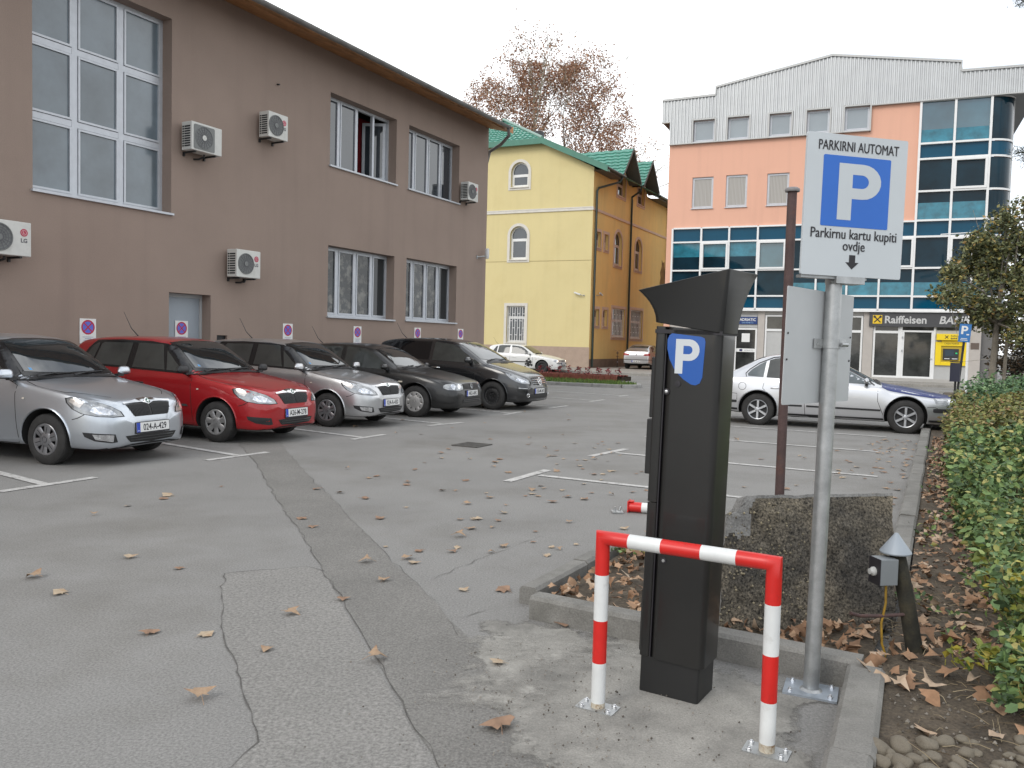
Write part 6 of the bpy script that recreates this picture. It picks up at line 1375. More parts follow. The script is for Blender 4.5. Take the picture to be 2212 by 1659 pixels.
hit = bvB.ray_cast(Vector((3, 0, .45)), Vector((-1, 0, 0))); licence(carB, front_T(hit[0].x+.004, 0, .38, -.05), 'K58-M-360')
lines(bvB, carB, [side([(-.46, 1.0), (-.44, .7), (-.40, .35), (-.42, .24)]), side([(-1.66, 1.06), (-1.66, .6), (-1.64, .25)])], SD)
lines(bvB, carB, [[(-.22, -.745, 1), (0, -.74, 1), (.25, -.70, 1), (.45, -.60, 1), (.6, -.46, 1), (.66, -.36, 1)]], (.2, 0, 1), mode=2)
lines(bvB, carB, [side([(-.5, .80), (-1.2, .845), (-2.2, .89)])], SD, wd=.012, name='waist_crease_shade')  # dark strip painted for the shade of a crease the body lacks
patch(bvB, [(-.2, y, 1) for y in (-.70, .70)]+[(-.29, .62, 1), (-.33, 0, 1), (-.29, -.62, 1)], (.3, 0, 1), .004, 'cowl', black, carB, grid=.08)
wiper(bvB, carB, (-.30, -.55, 1.1), (-.36, .0, 1.12)); wiper(bvB, carB, (-.30, .45, 1.1), (-.36, .0, 1.12)); aerial(carB, -2.85, 0, 1.56)
patch(bvB, [(-3.3, y, z) for y, z in [(-.74, .8), (-.58, .8), (-.6, 1.1), (-.72, 1.1)]], (-1, -.3, 0), .005, 'tail_lamp', redlens, carB, 1)
# --- silver saloon with a blue bonnet, on the right
PA = dict(front=.95, rear=-3.72, wb=2.703, r=.316, tw=.20, rim=.20, hw=.87, style='alloy6', gap=.062,
    top=[(.95, .47), (.94, .57), (.91, .64), (.86, .685), (.78, .712), (.5, .768), (.2, .82), (-.1, .868), (-.4, .912), (-.5, .935), (-.75, 1.07), (-1.0, 1.20), (-1.25, 1.325), (-1.45, 1.395), (-1.75, 1.44), (-2.1, 1.455), (-2.4, 1.435), (-2.7, 1.365), (-3.0, 1.215), (-3.2, 1.105), (-3.32, 1.06), (-3.5, 1.045), (-3.65, 1.015), (-3.70, .92), (-3.715, .75), (-3.72, .5)],
    width=[(.95, .36), (.94, .50), (.91, .61), (.84, .69), (.68, .77), (.4, .825), (0, .855), (-.6, .868), (-2.0, .87), (-2.7, .86), (-3.2, .82), (-3.5, .76), (-3.65, .68), (-3.71, .58), (-3.72, .46)],
    belt=[(.95, .5), (.5, .735), (0, .805), (-.4, .85), (-1, .885), (-2, .915), (-2.8, .945), (-3.3, .95), (-3.72, .92)],
    bottom=[(.95, .30), (.935, .24), (.88, .20), (.6, .18), (.2, .19), (-2.7, .20), (-3.3, .25), (-3.6, .29), (-3.72, .35)],
    roofw=[(.95, .3), (.8, .56), (.4, .70), (0, .745), (-.45, .755), (-.8, .72), (-1.25, .64), (-1.7, .59), (-2.4, .575), (-2.8, .59), (-3.2, .66), (-3.5, .66), (-3.72, .42)],
    edge=[(.95, .03), (.8, .05), (.5, .085), (0, .105), (-.3, .10), (-.45, .06), (-.7, .085), (-1.1, .10), (-1.5, .08), (-1.8, .065), (-2.4, .065), (-2.8, .09), (-3.2, .06), (-3.4, .04), (-3.72, .03)])
carP, bvP, _ = make_car('parked_saloon', 'silver saloon with a dark blue bonnet nosed up to the hedge', PA, M('silver_saloon_paint', (.60, .605, .62), .30, .8, coat=.7), (7.47, 15.75), 112.6)
patch(bvP, [(x, y, 1) for x, y in [(.90, -.46), (.82, -.58), (.5, -.69), (.2, -.735), (-.1, -.755), (-.42, -.755), (-.42, .755), (-.1, .755), (.2, .735), (.5, .69), (.82, .58), (.90, .46)]], (.1, 0, 1), .004, 'bonnet', paint_blue, carP, grid=.06)
patch(bvP, [(-.9, y, z) for y, z in [(-.67, .965), (-.3, .94), (0, .933), (.3, .94), (.67, .965), (.60, 1.15), (.53, 1.31), (.25, 1.345), (0, 1.355), (-.25, 1.345), (-.53, 1.31), (-.60, 1.15)]], D, .005, 'windscreen', glass_car, carP, grid=.06)
patch(bvP, side([(-.62, .905), (-.70, .965), (-1.0, 1.135), (-1.3, 1.275), (-1.5, 1.335), (-1.78, 1.365), (-1.78, .94)]), SD, .004, 'side_window', M('grey_car_glass', (.10, .115, .12), .06, ior=1.6, var=.3, vs=3), carP, 1, grid=.06)
patch(bvP, side([(-1.86, .942), (-1.86, 1.37), (-2.2, 1.375), (-2.42, 1.345), (-2.52, 1.31), (-2.56, .965)]), SD, .004, 'side_window', glass_side, carP, 1, grid=.06)
patch(bvP, side([(-2.62, .968), (-2.585, 1.285), (-2.70, 1.225), (-2.86, 1.11), (-2.93, 1.03), (-2.92, .985)]), SD, .004, 'side_window', M('grey_car_glass', (.10, .115, .12)), carP, 1, grid=.06)
for nm, pts_ in (('window_trim', [(-.56, .89), (-.68, .985), (-1.0, 1.155), (-1.3, 1.297), (-1.5, 1.355), (-1.8, 1.388), (-2.2, 1.397), (-2.45, 1.365), (-2.72, 1.245), (-2.9, 1.115), (-2.97, 1.03), (-2.95, .968)]),):
    patch(bvP, rib3(side(pts_), (.016, 0)), SD, .006, nm, black, carP, 1, grid=.08)
patch(bvP, [(-3, y, 1.2) for y in (-.5, .5)]+[(-2.55, .44, 1.2), (-2.55, -.44, 1.2)], (-.5, 0, 1), .005, 'rear_window', glass_side, carP, grid=.08)
DL = (math.cos(R(42)), -math.sin(R(42)), .05)
lo = [(.86, -.40, .555), (.88, -.42, .655), (.80, -.58, .69), (.68, -.70, .695), (.55, -.765, .69), (.48, -.80, .675), (.50, -.80, .585), (.60, -.77, .56), (.76, -.63, .545)]
patch(bvP, lo, DL, .004, 'headlight', lens, carP, 1, grid=.04); patch(bvP, [(.82, -.52, .575), (.80, -.56, .665), (.70, -.68, .665), (.66, -.71, .58)], DL, .008, 'reflector', lensdk, carP, 1, grid=.04)
patch(bvP, [(.85, y, z) for y, z in [(-.36, .58), (.36, .58), (.36, .67), (-.36, .67)]], D, .003, 'grille', black, carP, grid=.06)
patch(bvP, [(.85, y, z) for y, z in [(-.66, .43), (.66, .43), (.66, .50), (-.66, .50)]], D, .012, 'bumper_strip', black, carP, grid=.06)
patch(bvP, side([(.86, .425), (.86, .495), (.49, .50), (.46, .49), (.46, .435), (.49, .425)]), SD, .012, 'bumper_strip', black, carP, 1, grid=.06)
patch(bvP, side([(-3.12, .44), (-3.12, .49), (-3.6, .495), (-3.6, .445)]), SD, .012, 'bumper_strip', black, carP, 1, grid=.06)
patch(bvP, side([(-.44, .405), (-.44, .44), (-1.78, .45), (-1.78, .415)]), SD, .012, 'rub_strip', black, carP, 1, grid=.08); patch(bvP, side([(-1.86, .415), (-1.86, .45), (-2.28, .45), (-2.28, .415)]), SD, .012, 'rub_strip', black, carP, 1, grid=.08)
patch(bvP, side([(-.38, .19), (-.38, .27), (-2.3, .27), (-2.3, .19)]), SD, .006, 'sill', black, carP, 1, grid=.06); patch(bvP, side([(.9, .2), (.9, .29), (.40, .28), (.40, .18)]), SD, .006, 'front_lip', black, carP, 1, grid=.06); patch(bvP, side([(-3.1, .24), (-3.1, .33), (-3.7, .36), (-3.7, .3)]), SD, .006, 'rear_lip', black, carP, 1, grid=.06)
lines(bvP, carP, [side([(-.50, .87), (-.50, .6), (-.40, .35), (-.38, .27)]), side([(-1.82, .925), (-1.82, .5), (-1.80, .27)]), side([(-2.58, .94), (-2.62, .75), (-2.44, .58)]), side([(.54, .50), (.50, .52), (.36, .52)]), side([(-3.12, .50), (-3.12, .62), (-3.6, .66)])], SD)
fc = [(-3.02+.075*math.cos(t), -1, .775+.075*math.sin(t)) for t in np.linspace(0, 6.283, 25)]; patch(bvP, rib3(fc, (.008, 0)), SD, .002, 'fuel_flap', greyshut(), carP, 0, grid=.1)
patch(bvP, [(-.42, y, 1) for y in (-.68, .68)]+[(-.5, .64, 1), (-.53, 0, 1), (-.5, -.64, 1)], (.3, 0, 1), .005, 'cowl', black, carP, grid=.08)
for s in (-1, 1):
    for hx in (-1.52, -2.36): m = MB(); m.tube([(hx+.1, s*.855, .755), (hx+.08, s*.878, .76), (hx-.08, s*.878, .762), (hx-.1, s*.855, .76)], .014, 8); m.build('door_handle', M('silver_saloon_paint', (.55, .555, .57)), carP, smooth=60)
    mirror_part(carP, -.70, s*.83, .965, M('silver_saloon_paint', (.55, .555, .57)), s, w=.17, h=.12)
wiper(bvP, carP, (-.52, -.55, .95), (-.58, .0, .97)); wiper(bvP, carP, (-.52, 0, .95), (-.58, .5, .97))
patch(bvP, [(-3.6, y, z) for y, z in [(-.74, .74), (-.40, .74), (-.42, .93), (-.70, .93)]], (-1, -.4, 0), .005, 'tail_lamp', redlens, carP, 1)
hit = bvP.ray_cast(Vector((3, 0, .4)), Vector((-1, 0, 0))); licence(carP, front_T(hit[0].x+.01, 0, .36, -.05), 'T27-A-105')
# --- silver hatchback seen from behind in the side street
SE = dict(PA); SE.update(front=.90, rear=-3.55, wb=2.70, style='cover7',
    top=[(.90, .47), (.88, .58), (.8, .69), (.5, .77), (0, .86), (-.4, .93), (-.5, .96), (-1.0, 1.23), (-1.4, 1.39), (-1.8, 1.435), (-2.2, 1.44), (-2.6, 1.39), (-2.9, 1.30), (-3.15, 1.16), (-3.35, 1.06), (-3.46, 1.03), (-3.51, .92), (-3.54, .75), (-3.55, .5)],
    width=[(.90, .36), (.88, .5), (.8, .68), (.5, .8), (0, .86), (-.6, .88), (-2.6, .88), (-3.1, .86), (-3.4, .81), (-3.5, .76), (-3.54, .70), (-3.55, .62)],
    roofw=[(.90, .3), (.7, .56), (.3, .7), (-.45, .755), (-1.25, .64), (-1.7, .60), (-2.4, .59), (-2.9, .62), (-3.3, .70), (-3.5, .66), (-3.55, .5)],
    belt=[(.9, .5), (.5, .735), (0, .805), (-1, .885), (-2, .93), (-2.8, .97), (-3.4, .97), (-3.55, .95)])
SE['bottom'] = [(.90, .30), (.85, .22), (.6, .18), (-2.7, .20), (-3.2, .25), (-3.55, .34)]; SE['edge'] = [(.90, .02), (.5, .03), (-.45, .035), (-.7, .075), (-1.1, .10), (-1.5, .08), (-2.4, .065), (-2.8, .07), (-3.2, .05), (-3.55, .03)]
SE['offset'] = 0; az_ = 24; ph = hor(R(az_)); rear = Vector((7.15, 48.3, .0)); p0 = rear+ph*3.55
carS, bvS, _ = make_car('parked_liftback', 'silver liftback seen from behind beside the ochre wall', SE, paint_silver2, (p0.x, p0.y), az_)
carS.location.z = .14
B_ = (-1, 0, 0)
patch(bvS, [(-3, y, 1.2) for y in (-.56, .56)]+[(-2.62, .50, 1.2), (-2.62, -.50, 1.2)], (-.6, 0, 1), .005, 'rear_window', glass_side, carS, grid=.08)
patch(bvS, [(-3.5, y, z) for y, z in [(-.80, .78), (-.42, .80), (-.44, .90), (-.62, .935), (-.80, .93)]], (-1, -.25, 0), .006, 'tail_lamp', redlens, carS, 1, grid=.05)
patch(bvS, [(-3.5, y, z) for y, z in [(-.85, .535), (.85, .535), (.85, .57), (-.85, .57)]], B_, .008, 'bumper_strip', black, carS, grid=.06)
patch(bvS, [(-3.5, y, z) for y, z in [(-.3, .985), (.3, .985), (.3, 1.0), (-.3, 1.0)]], (-1, 0, .3), .01, 'brake_lamp', redlens, carS, grid=.06)
hit = bvS.ray_cast(Vector((-6, 0, .47)), Vector((1, 0, 0))); licence(carS, Matrix.Translation((hit[0].x-.006, 0, .40)) @ Matrix.Rotation(-math.pi/2, 4, 'Z'), '042-M-930')
m = MB(); m.lathe([(0, .01), (.04, .006), (.042, 0)], 16, 0, Matrix.Translation((bvS.ray_cast(Vector((-6, 0, .84)), Vector((1, 0, 0)))[0].x-.004, 0, .84)) @ Matrix.Rotation(-math.pi/2, 4, 'Z') @ UP); m.build('badge', chrome, carS)
patch(bvS, side([(-.62, .93), (-1.0, 1.16), (-1.5, 1.345), (-2.2, 1.365), (-2.75, 1.28), (-2.95, 1.0)]), SD, .004, 'side_window', glass_side, carS, 1, grid=.08)
for s in (-1, 1): mirror_part(carS, -.68, s*.83, .975, paint_silver2, s)
# ------------------------------------------------------------------ trees and plants
def leafquad(mb, c, s, rr, up=.3, m=0, asp=.62):
    """a small folded leaf"""
    a = Vector((rr.gauss(0, 1), rr.gauss(0, 1), rr.gauss(0, 1)*.6)).normalized(); n = Vector((rr.gauss(0, .8), rr.gauss(0, .8), rr.uniform(up-.5, 1))); b = a.cross(n)
    if b.length < .01: return
    b.normalize(); n = b.cross(a).normalized(); w_ = s*asp*.5
    o = len(mb.v); mb.v += [tuple(c), tuple(c+a*s*.45+b*w_+n*s*.10), tuple(c+a*s), tuple(c+a*s*.45-b*w_+n*s*.10)]
    mb.f += [(o, o+1, o+2), (o, o+2, o+3)]; mb.mi += [m, m]
def ovate(mb, c, s, rr, up=.45, asp=.62):
    """a broader rounded leaf with a slight curl"""
    a = Vector((rr.gauss(0, 1), rr.gauss(0, 1), rr.gauss(0, .5)-.15)).normalized(); n = Vector((rr.gauss(0, .7), rr.gauss(0, .7), rr.uniform(up-.4, 1))); b = a.cross(n)
    if b.length < .01: return
    b.normalize(); n = b.cross(a).normalized(); w_ = s*asp*.5; cu = s*rr.uniform(-.22, .05); fo = s*rr.uniform(.02, .10); o = len(mb.v)
    mb.v += [tuple(c), tuple(c+a*s*.3+b*w_*.95+n*fo), tuple(c+a*s*.3-b*w_*.95+n*fo), tuple(c+a*s*.5), tuple(c+a*s*.68+b*w_*.78+n*(fo+cu*.5)), tuple(c+a*s*.68-b*w_*.78+n*(fo+cu*.5)), tuple(c+a*s+n*cu)]
    mb.f += [(o, o+3, o+1), (o, o+2, o+3), (o+1, o+3, o+4), (o+2, o+5, o+3), (o+3, o+6, o+4), (o+3, o+5, o+6)]; mb.mi += [0]*6
def branches(mb, p, d, L_, r, depth, rr, tips, spread=.6, k=(2, 3), bend=.25, shrink=.72, m=0, minr=.012, up=.15):
    pts = [Vector(p)]; rs = [r]; d = Vector(d).normalized(); n = 5
    for i in range(n):
        d = (d+Vector((rr.gauss(0, bend), rr.gauss(0, bend), rr.gauss(0, bend*.6)+up*.3))*.5).normalized(); pts.append(pts[-1]+d*L_/n); rs.append(max(minr, r*(1-.38*(i+1)/n)))
        if depth <= 2 and i > 0: tips.append((pts[-1].copy(), d.copy(), depth))
    mb.tube(pts, rs, 6 if depth > 2 else 4, m, caps=False)
    if depth == 0: return
    for q in range(rr.randint(*k)):
        t = rr.choice([3, 4, 5, 5, 5]); nd_ = (d+Vector((rr.gauss(0, spread), rr.gauss(0, spread), rr.gauss(0, spread*.6)+up))).normalized()
        branches(mb, pts[t], nd_, L_*rr.uniform(shrink-.12, shrink+.1), rs[t]*.7, depth-1, rr, tips, spread, k, bend, shrink, m, minr, up)
# big plane tree behind the yellow house
rt = random.Random(21)
pt = GP(1162, 760, 72); tr = thing('plane_tree', 'tall autumn plane tree with sparse rust brown leaves behind the yellow house', 'tree', (pt.x, pt.y, 0))
m = MB(); tips = []
m.tube([(0, 0, 0), (.1, 0, 6), (0, .1, 11)], [.55, .45, .40], 10, caps=False)
branches(m, (0, .1, 11), (.02, 0, 1), 6.6, .34, 5, rt, tips, .5, (2, 3), .16, .70, up=.24)
branches(m, (0, .1, 11), (.55, .2, .8), 6.6, .24, 5, rt, tips, .55, (2, 3), .2, .70, up=.15)
branches(m, (0, .1, 11), (-.5, -.2, .85), 6.0, .24, 5, rt, tips, .55, (2, 3), .2, .70, up=.2)
branches(m, (0, .1, 9.5), (.8, -.3, .45), 5.8, .2, 4, rt, tips, .55, (2, 3), .2, .72, up=.12)
m.tube([(-4.8, .5, 0), (-4.9, .5, 8), (-4.6, .6, 13)], [.4, .32, .25], 8, caps=False)
branches(m, (-4.6, .6, 13), (-.1, 0, 1), 5.2, .22, 4, rt, tips, .5, (2, 3), .2, .70, up=.2); branches(m, (-4.7, .6, 12), (-.6, 0, .7), 4.2, .16, 4, rt, tips, .5, (2, 3), .2, .70, up=.15)
bark = M('pale_bark', (.36, .33, .27), .85, var=.3, vs=1.2, col2=(.22, .19, .14), c2s=1.0)
m.build('trunk', bark, tr, smooth=60)
lv = MB()
def inplane(p):                       # silhouette of the crown: width by height
    x, z = p.x, p.z; half = max(0, 8.6*math.sqrt(max(0, 1-((z-14)/13.5)**2))) if z > 14 else 8.8
    return abs(x-.2) < half and z < 26.2
for p, d, dp in tips:
    if not inplane(p): continue
    for q in range(rt.choice([2, 3, 4]) if dp else 5):
        c = p+Vector((rt.gauss(0, .45), rt.gauss(0, .45), rt.gauss(0, .45)-.1)); leafquad(lv, c, rt.uniform(.11, .21), rt, .2, 0, .75)
for i in range(110000):                                           # leaves on the fine twigs between the limbs, denser low down
    z = 10+15.6*rt.random()**1.15; half = 8.0*math.sqrt(max(0, 1-(max(0, z-14)/12.6)**2)); c = Vector((rt.uniform(-half-.3, half+.3), rt.uniform(-4.5, 4.5)*half/8.6, z))
    if mn.noise(c*.42)+.5*mn.noise(c*1.1) > -.20+.020*(z-12)+.35*max(0, abs(c.x)/max(.5, half)-.8): leafquad(lv, c, rt.uniform(.11, .20), rt, .2, 0, .75)
nl = len(lv.f)
lv.build('crown', M('autumn_leaves', (.2, .1, .05), .8, island=[(0, (.16, .075, .045)), (.4, (.30, .145, .085)), (.75, (.38, .21, .13)), (1, (.45, .30, .19))]), tr)
# tree on the right by the bank
rt = random.Random(5)
def leafy_tree(name, label, base, clumps, trunk, leafm, n, ls, rr, bm_=None):
    t = thing(name, label, 'tree', base); m = MB()
    for pts, rs in trunk: m.tube(pts, rs, 8, 0, caps=False)
    for c, r in clumps:
        j = trunk[0][0][-1]; a = Vector(j).lerp(Vector(c), .1); m.tube([j, Vector(j).lerp(Vector(c), .55)+Vector((rr.gauss(0, .12), rr.gauss(0, .12), .1)), Vector(c)], [trunk[0][1][-1]*.6, .02, .008], 5, 0, caps=False)
        for k in range(5): q = Vector(c)+Vector((rr.gauss(0, r*.7), rr.gauss(0, r*.7), rr.gauss(0, r*.6))); m.tube([Vector(c), q], [.012, .004], 4, 0, caps=False)
    m.build('trunk', bm_ or bark, t, smooth=60); l = MB(); tot = sum(r**2 for c, r in clumps)
    for c, r in clumps:
        for k in range(int(n*r*r/tot)):
            v = Vector((rr.gauss(0, 1), rr.gauss(0, 1), rr.gauss(0, 1))).normalized()*r*(rr.random()**.45)*rr.uniform(.75, 1.2); p = Vector(c)+Vector((v.x, v.y, v.z*.85))
            if mn.noise(p*2.0+Vector((3, 1, 7))) > .14: continue
            leafquad(l, p, rr.uniform(ls*.7, ls*1.3), rr, .25)
    l.build('crown', leafm, t); return t
olive = M('olive_leaves', (.06, .07, .03), .55, island=[(0, (.045, .055, .026)), (.4, (.10, .115, .045)), (.8, (.17, .18, .075)), (.93, (.32, .26, .07)), (1, (.32, .18, .06))])
b_ = GP(2140, 800, 23); cl = []
for (x, y, r) in [(2125, 530, .6), (2175, 480, .6), (2195, 530, .85), (2130, 560, .8), (2185, 600, .85), (2090, 600, .7), (2050, 640, .5), (2130, 650, .7), (2190, 680, .7), (2222, 450, .5), (2230, 560, .9), (2240, 650, .9), (2100, 690, .42), (2060, 590, .35), (2100, 660, .5), (2155, 700, .45), (2210, 730, .45)]:
    q = GP(x, y, 23+rt.uniform(-.8, .8))-Vector((b_.x, b_.y, 0)); cl.append((q, r))
leafy_tree('leafy_tree', 'olive green small-leaved tree with slim pale trunk before the bank corner', (b_.x, b_.y, 0), cl, [([(0, 0, 0), (.05, 0, 1.2), (.1, 0, 2.4)], [.10, .085, .07]), ([(.42, .1, 0), (.46, .1, 2), (.62, .1, 5.0)], [.05, .045, .02])], olive, 26000, .11, rt, M('grey_bark', (.17, .15, .12), .9, var=.4, vs=3))
b_ = GP(2200, 800, 27); cl = [(GP(x, y, 27)-Vector((b_.x, b_.y, 0)), r) for x, y, r in [(2195, 770, .9), (2230, 740, 1.1), (2225, 800, .9), (2260, 790, 1.2), (2170, 790, .5)]]
leafy_tree('dark_shrub', 'dark brownish shrub behind the hedge at the right edge', (b_.x, b_.y, 0), cl, [([(0, 0, 0), (.1, 0, 1)], [.06, .05])], M('brownish_leaves', (.04, .035, .02), .7, island=[(0, (.018, .016, .010)), (.6, (.045, .038, .020)), (1, (.11, .06, .025))]), 5000, .12, rt)
# conifer whose branch tips reach into the right edge
b_ = GP(2400, 800, 15); t = thing('pine_tree', 'dark green pine whose branch tips enter at the right edge', 'tree', (b_.x, b_.y, 0)); m = MB(); l = MB()
m.tube([(0, 0, 0), (0, 0, 9)], [.16, .05], 8)
for (x, y) in [(2196, 330), (2215, 345), (2205, 5), (2250, 300), (2260, 60), (2300, 420), (2320, 200)]:
    q = GP(x, y, 15)-Vector((b_.x, b_.y, 0)); s0 = Vector((0, 0, q.z+.4)); m.tube([s0, s0.lerp(q, .5)+Vector((0, 0, -.1)), q], [.04, .025, .008], 5, 0, caps=False)
    for k in range(420):
        tt = 1-rt.random()**2*.7; c = s0.lerp(q, tt)+Vector((rt.gauss(0, .06), rt.gauss(0, .06), rt.gauss(0, .05))); leafquad(l, c, rt.uniform(.05, .10), rt, .2, 0, .12)
m.build('trunk', M('pine_bark', (.08, .06, .045), .9), t); l.build('crown', M('pine_needles', (.03, .05, .025), .6, island=[(0, (.015, .03, .015)), (1, (.06, .085, .045))]), t)
# hedge along the verge: three shrubs of different leaf
green = M('hedge_green', (.06, .12, .03), .68, island=[(0, (.045, .075, .034)), (.35, (.095, .165, .058)), (.7, (.16, .245, .08)), (.88, (.28, .30, .09)), (1, (.38, .32, .11))])
yelg = M('hedge_yellow_green', (.10, .12, .03), .7, island=[(0, (.055, .065, .026)), (.4, (.15, .17, .048)), (.7, (.25, .245, .07)), (.9, (.29, .22, .10)), (1, (.27, .14, .07))])
blueg = M('hedge_blue_green', (.05, .11, .05), .68, island=[(0, (.04, .075, .038)), (.5, (.095, .18, .08)), (1, (.18, .27, .11))])
twig = M('twig', (.11, .075, .045), .85, var=.3, vs=9)
dK = hor(R(27.5)); nK = Vector((dK.y, -dK.x, 0))                     # along the kerb; to the right of it
K0 = Vector((3.5, 7.25, 0))
def hedge(name, label, s0, s1, off0, off1, wd, h0, h1, n, ls, leafm, seed, ns, droop=0.):
    """shrub mass from s0 to s1 along the kerb, left face at offset off0..off1"""
    rr = random.Random(seed); base = K0+dK*((s0+s1)/2)+nK*((off0+off1)/2+wd/2)
    t = thing(name, label, 'shrub', (base.x, base.y, .08)); st = MB(); l = MB()
    def surf(s, w_):                                            # profile: height over width
        u = (s-s0)/(s1-s0); h = h0+(h1-h0)*u; nz_ = mn.noise(Vector((s*1.1, w_*1.3, seed))); e = min(1, (s-s0)/.5+.25, (s1-s)/.5+.25)
        return h*(1-.55*max(0, (.42-w_)/.42)**2)*(1-.35*max(0, (w_-.75)/.25)**2)*(1+.28*nz_)*max(.3, e)
    for i in range(ns):
        s = rr.uniform(s0+.1, s1-.1); w_ = rr.uniform(.15, .9); u = (s-s0)/(s1-s0); off = off0+(off1-off0)*u
        b = K0+dK*s+nK*(off+w_*wd)-base; top = b+Vector((rr.gauss(0, .16), rr.gauss(0, .16), surf(s, w_)*rr.uniform(.75, .98))); b.z = 0
        st.tube([b, b.lerp(top, .5)+Vector((rr.gauss(0, .05), rr.gauss(0, .05), 0)), top], [.008, .006, .003], 4, 0, caps=False)
    for i in range(n):
        s = rr.uniform(s0, s1); w_ = rr.random(); u = (s-s0)/(s1-s0); off = off0+(off1-off0)*u; H = surf(s, w_)
        q = rr.random()
        z = H*(1-.16*rr.random()**1.5) if q < .62 else H*rr.uniform(.12, .95)
        if q >= .62: w_ = rr.random()**2.2*.30
        jag_ = .20*mn.noise(Vector((s*2.0, z*2.6, seed+5)))+.10*mn.noise(Vector((s*6, z*6, seed)))
        p = K0+dK*s+nK*(off+w_*wd+jag_+.16*max(0, .55*H-z))-base; p.z = max(.02, z+rr.gauss(0, .03))
        if mn.noise(Vector((p.x*4, p.y*4, p.z*4+seed))) > .27: continue
        (ovate(l, p, rr.uniform(ls*.45, ls*1.3), rr) if ls < .07 else leafquad(l, p, rr.uniform(ls*.5, ls*1.35), rr, .45, 0, .66))
    st.build('stems', twig, t); l.build('foliage', leafm, t); return t
hedge('hedge_shrub', 'bright green bramble-like shrub nearest the camera at the right edge', -4.3, -.6, .52, .50, 1.9, .54, .64, 14000, .050, green, 3, 90)
hedge('hedge_shrub', 'large green leafy shrub in the middle of the hedge beside the kerb', -.75, 3.3, .42, .36, 2.1, .64, .72, 20000, .060, green, 9, 80)
hedge('hedge_shrub', 'yellowing sparse shrub beyond the large green shrub in the hedge', 2.9, 7.6, .34, .42, 2.6, .74, .90, 24000, .058, yelg, 14, 90)
hedge('hedge_shrub', 'rounded blue-green shrub at the far end of the hedge by the blue bonnet', 7.2, 11.5, .45, .9, 2.6, .98, 1.12, 19000, .066, blueg, 17, 60)
hedge('hedge_shrub', 'dull yellow-green shrub filling the back of the hedge at the right', -1.0, 10.8, 2.4, 3.1, 3.0, .80, 1.12, 17000, .085, yelg, 23, 60)
# yellow leafed sprigs at the lower right corner
rr = random.Random(31)
for k, (px_, py_, d_) in enumerate([(2185, 1330, 3.75), (2160, 1480, 3.55)]):
    b_ = GP(px_+45, 1600, d_); b_.z = .085; tp = GP(px_, py_-60, d_)
    t = thing('sapling', ['thin yellow-leafed sapling leaning in beside the near shrub', 'lower yellow-green sapling over the pebbles'][k], 'plant', b_); m = MB(); l = MB(); tp = tp-b_
    for q in range(5):
        e = tp+Vector((rr.gauss(0, .09), rr.gauss(0, .09), rr.gauss(0, .06))); mid = e*.5+Vector((rr.gauss(0, .04), rr.gauss(0, .04), .03)); m.tube([(0, 0, -.02), mid, e], [.005, .0035, .0015], 5, 0, caps=False)
        for j in range(30): c = mid.lerp(e, rr.random()*1.05)+Vector((rr.gauss(0, .03), rr.gauss(0, .03), rr.gauss(0, .025))); leafquad(l, c, rr.uniform(.03, .06), rr, .5, 0, .62)
    m.build('stems', twig, t); l.build('foliage', M('yellow_leaves', (.2, .2, .04), .55, island=[(0, (.07, .12, .025)), (.5, (.22, .24, .04)), (1, (.42, .34, .05))]), t)
# ------------------------------------------------------------------ leaves, pebbles
def plane_leaf(s, rr, flat=1.0):
    """five-lobed dry leaf, curled"""
    tips_ = [(-150, .66), (-118, .50), (-75, .90), (-45, .64), (0, 1.0), (45, .64), (75, .90), (118, .50), (150, .66), (180, .26)]
    pts = []
    for a, r_ in tips_:
        a += rr.gauss(0, 8); r_ *= rr.uniform(.72, 1.15); pts.append((math.cos(R(a))*r_, math.sin(R(a))*r_))
    n = len(pts); cx = rr.uniform(-1.4, 1.4)*flat; cy = rr.uniform(-1.1, 1.6)*flat; tw = rr.uniform(-.5, .5)*flat
    def zf(x, y): return .22*(cx*x*x+cy*y*y+tw*x*y)+.05*flat*math.sin(5*x+2*y)
    v = [(0, 0, 0)]+[(x*.5, y*.5, 0) for x, y in pts]+[(x, y, 0) for x, y in pts]
    v = [(x*s, y*s, zf(x, y)*s) for x, y, z in v]; z0 = min(p[2] for p in v)
    v = [(x, y, z-z0+.002) for x, y, z in v]
    f = [(0, 1+i, 1+(i+1) % n) for i in range(n)]+[(1+i, 1+n+i, 1+n+(i+1) % n, 1+(i+1) % n) for i in range(n)]
    return v, f
rl = random.Random(77); LM = []
for k in range(9):
    m = MB(); v, f = plane_leaf(.062, rl, rl.uniform(.35, 1.15)); m.add(v, f)
    m.tube([v[10], (v[10][0]-.05, v[10][1]+rl.uniform(-.02, .02), .004)], .0012, 4, 0)
    o = m.build('leaf', [leafd, leafl, M('dead_leaf_dark', (.25, .155, .10), .85, var=.3, vs=18)][k % 3 if k < 8 else 2], smooth=80); LM.append(o.data); bpy.data.objects.remove(o)
LG = 'fallen leaves scattered on the asphalt'; nleaf = 0
def put_leaf(x, y, s, label='dry brown fallen plane leaf lying on the grey asphalt', z=.006, mesh=None, group=LG):
    global nleaf
    o = bpy.data.objects.new('fallen_leaf', mesh or rl.choice(LM)); COL.objects.link(o); o.location = (x, y, z); o.scale = (s, s, s*rl.uniform(.7, 1.3)); o.rotation_euler = (rl.gauss(0, .08), rl.gauss(0, .08), rl.uniform(0, 6.28))
    tag(o, label, 'leaf', group); nleaf += 1; return o
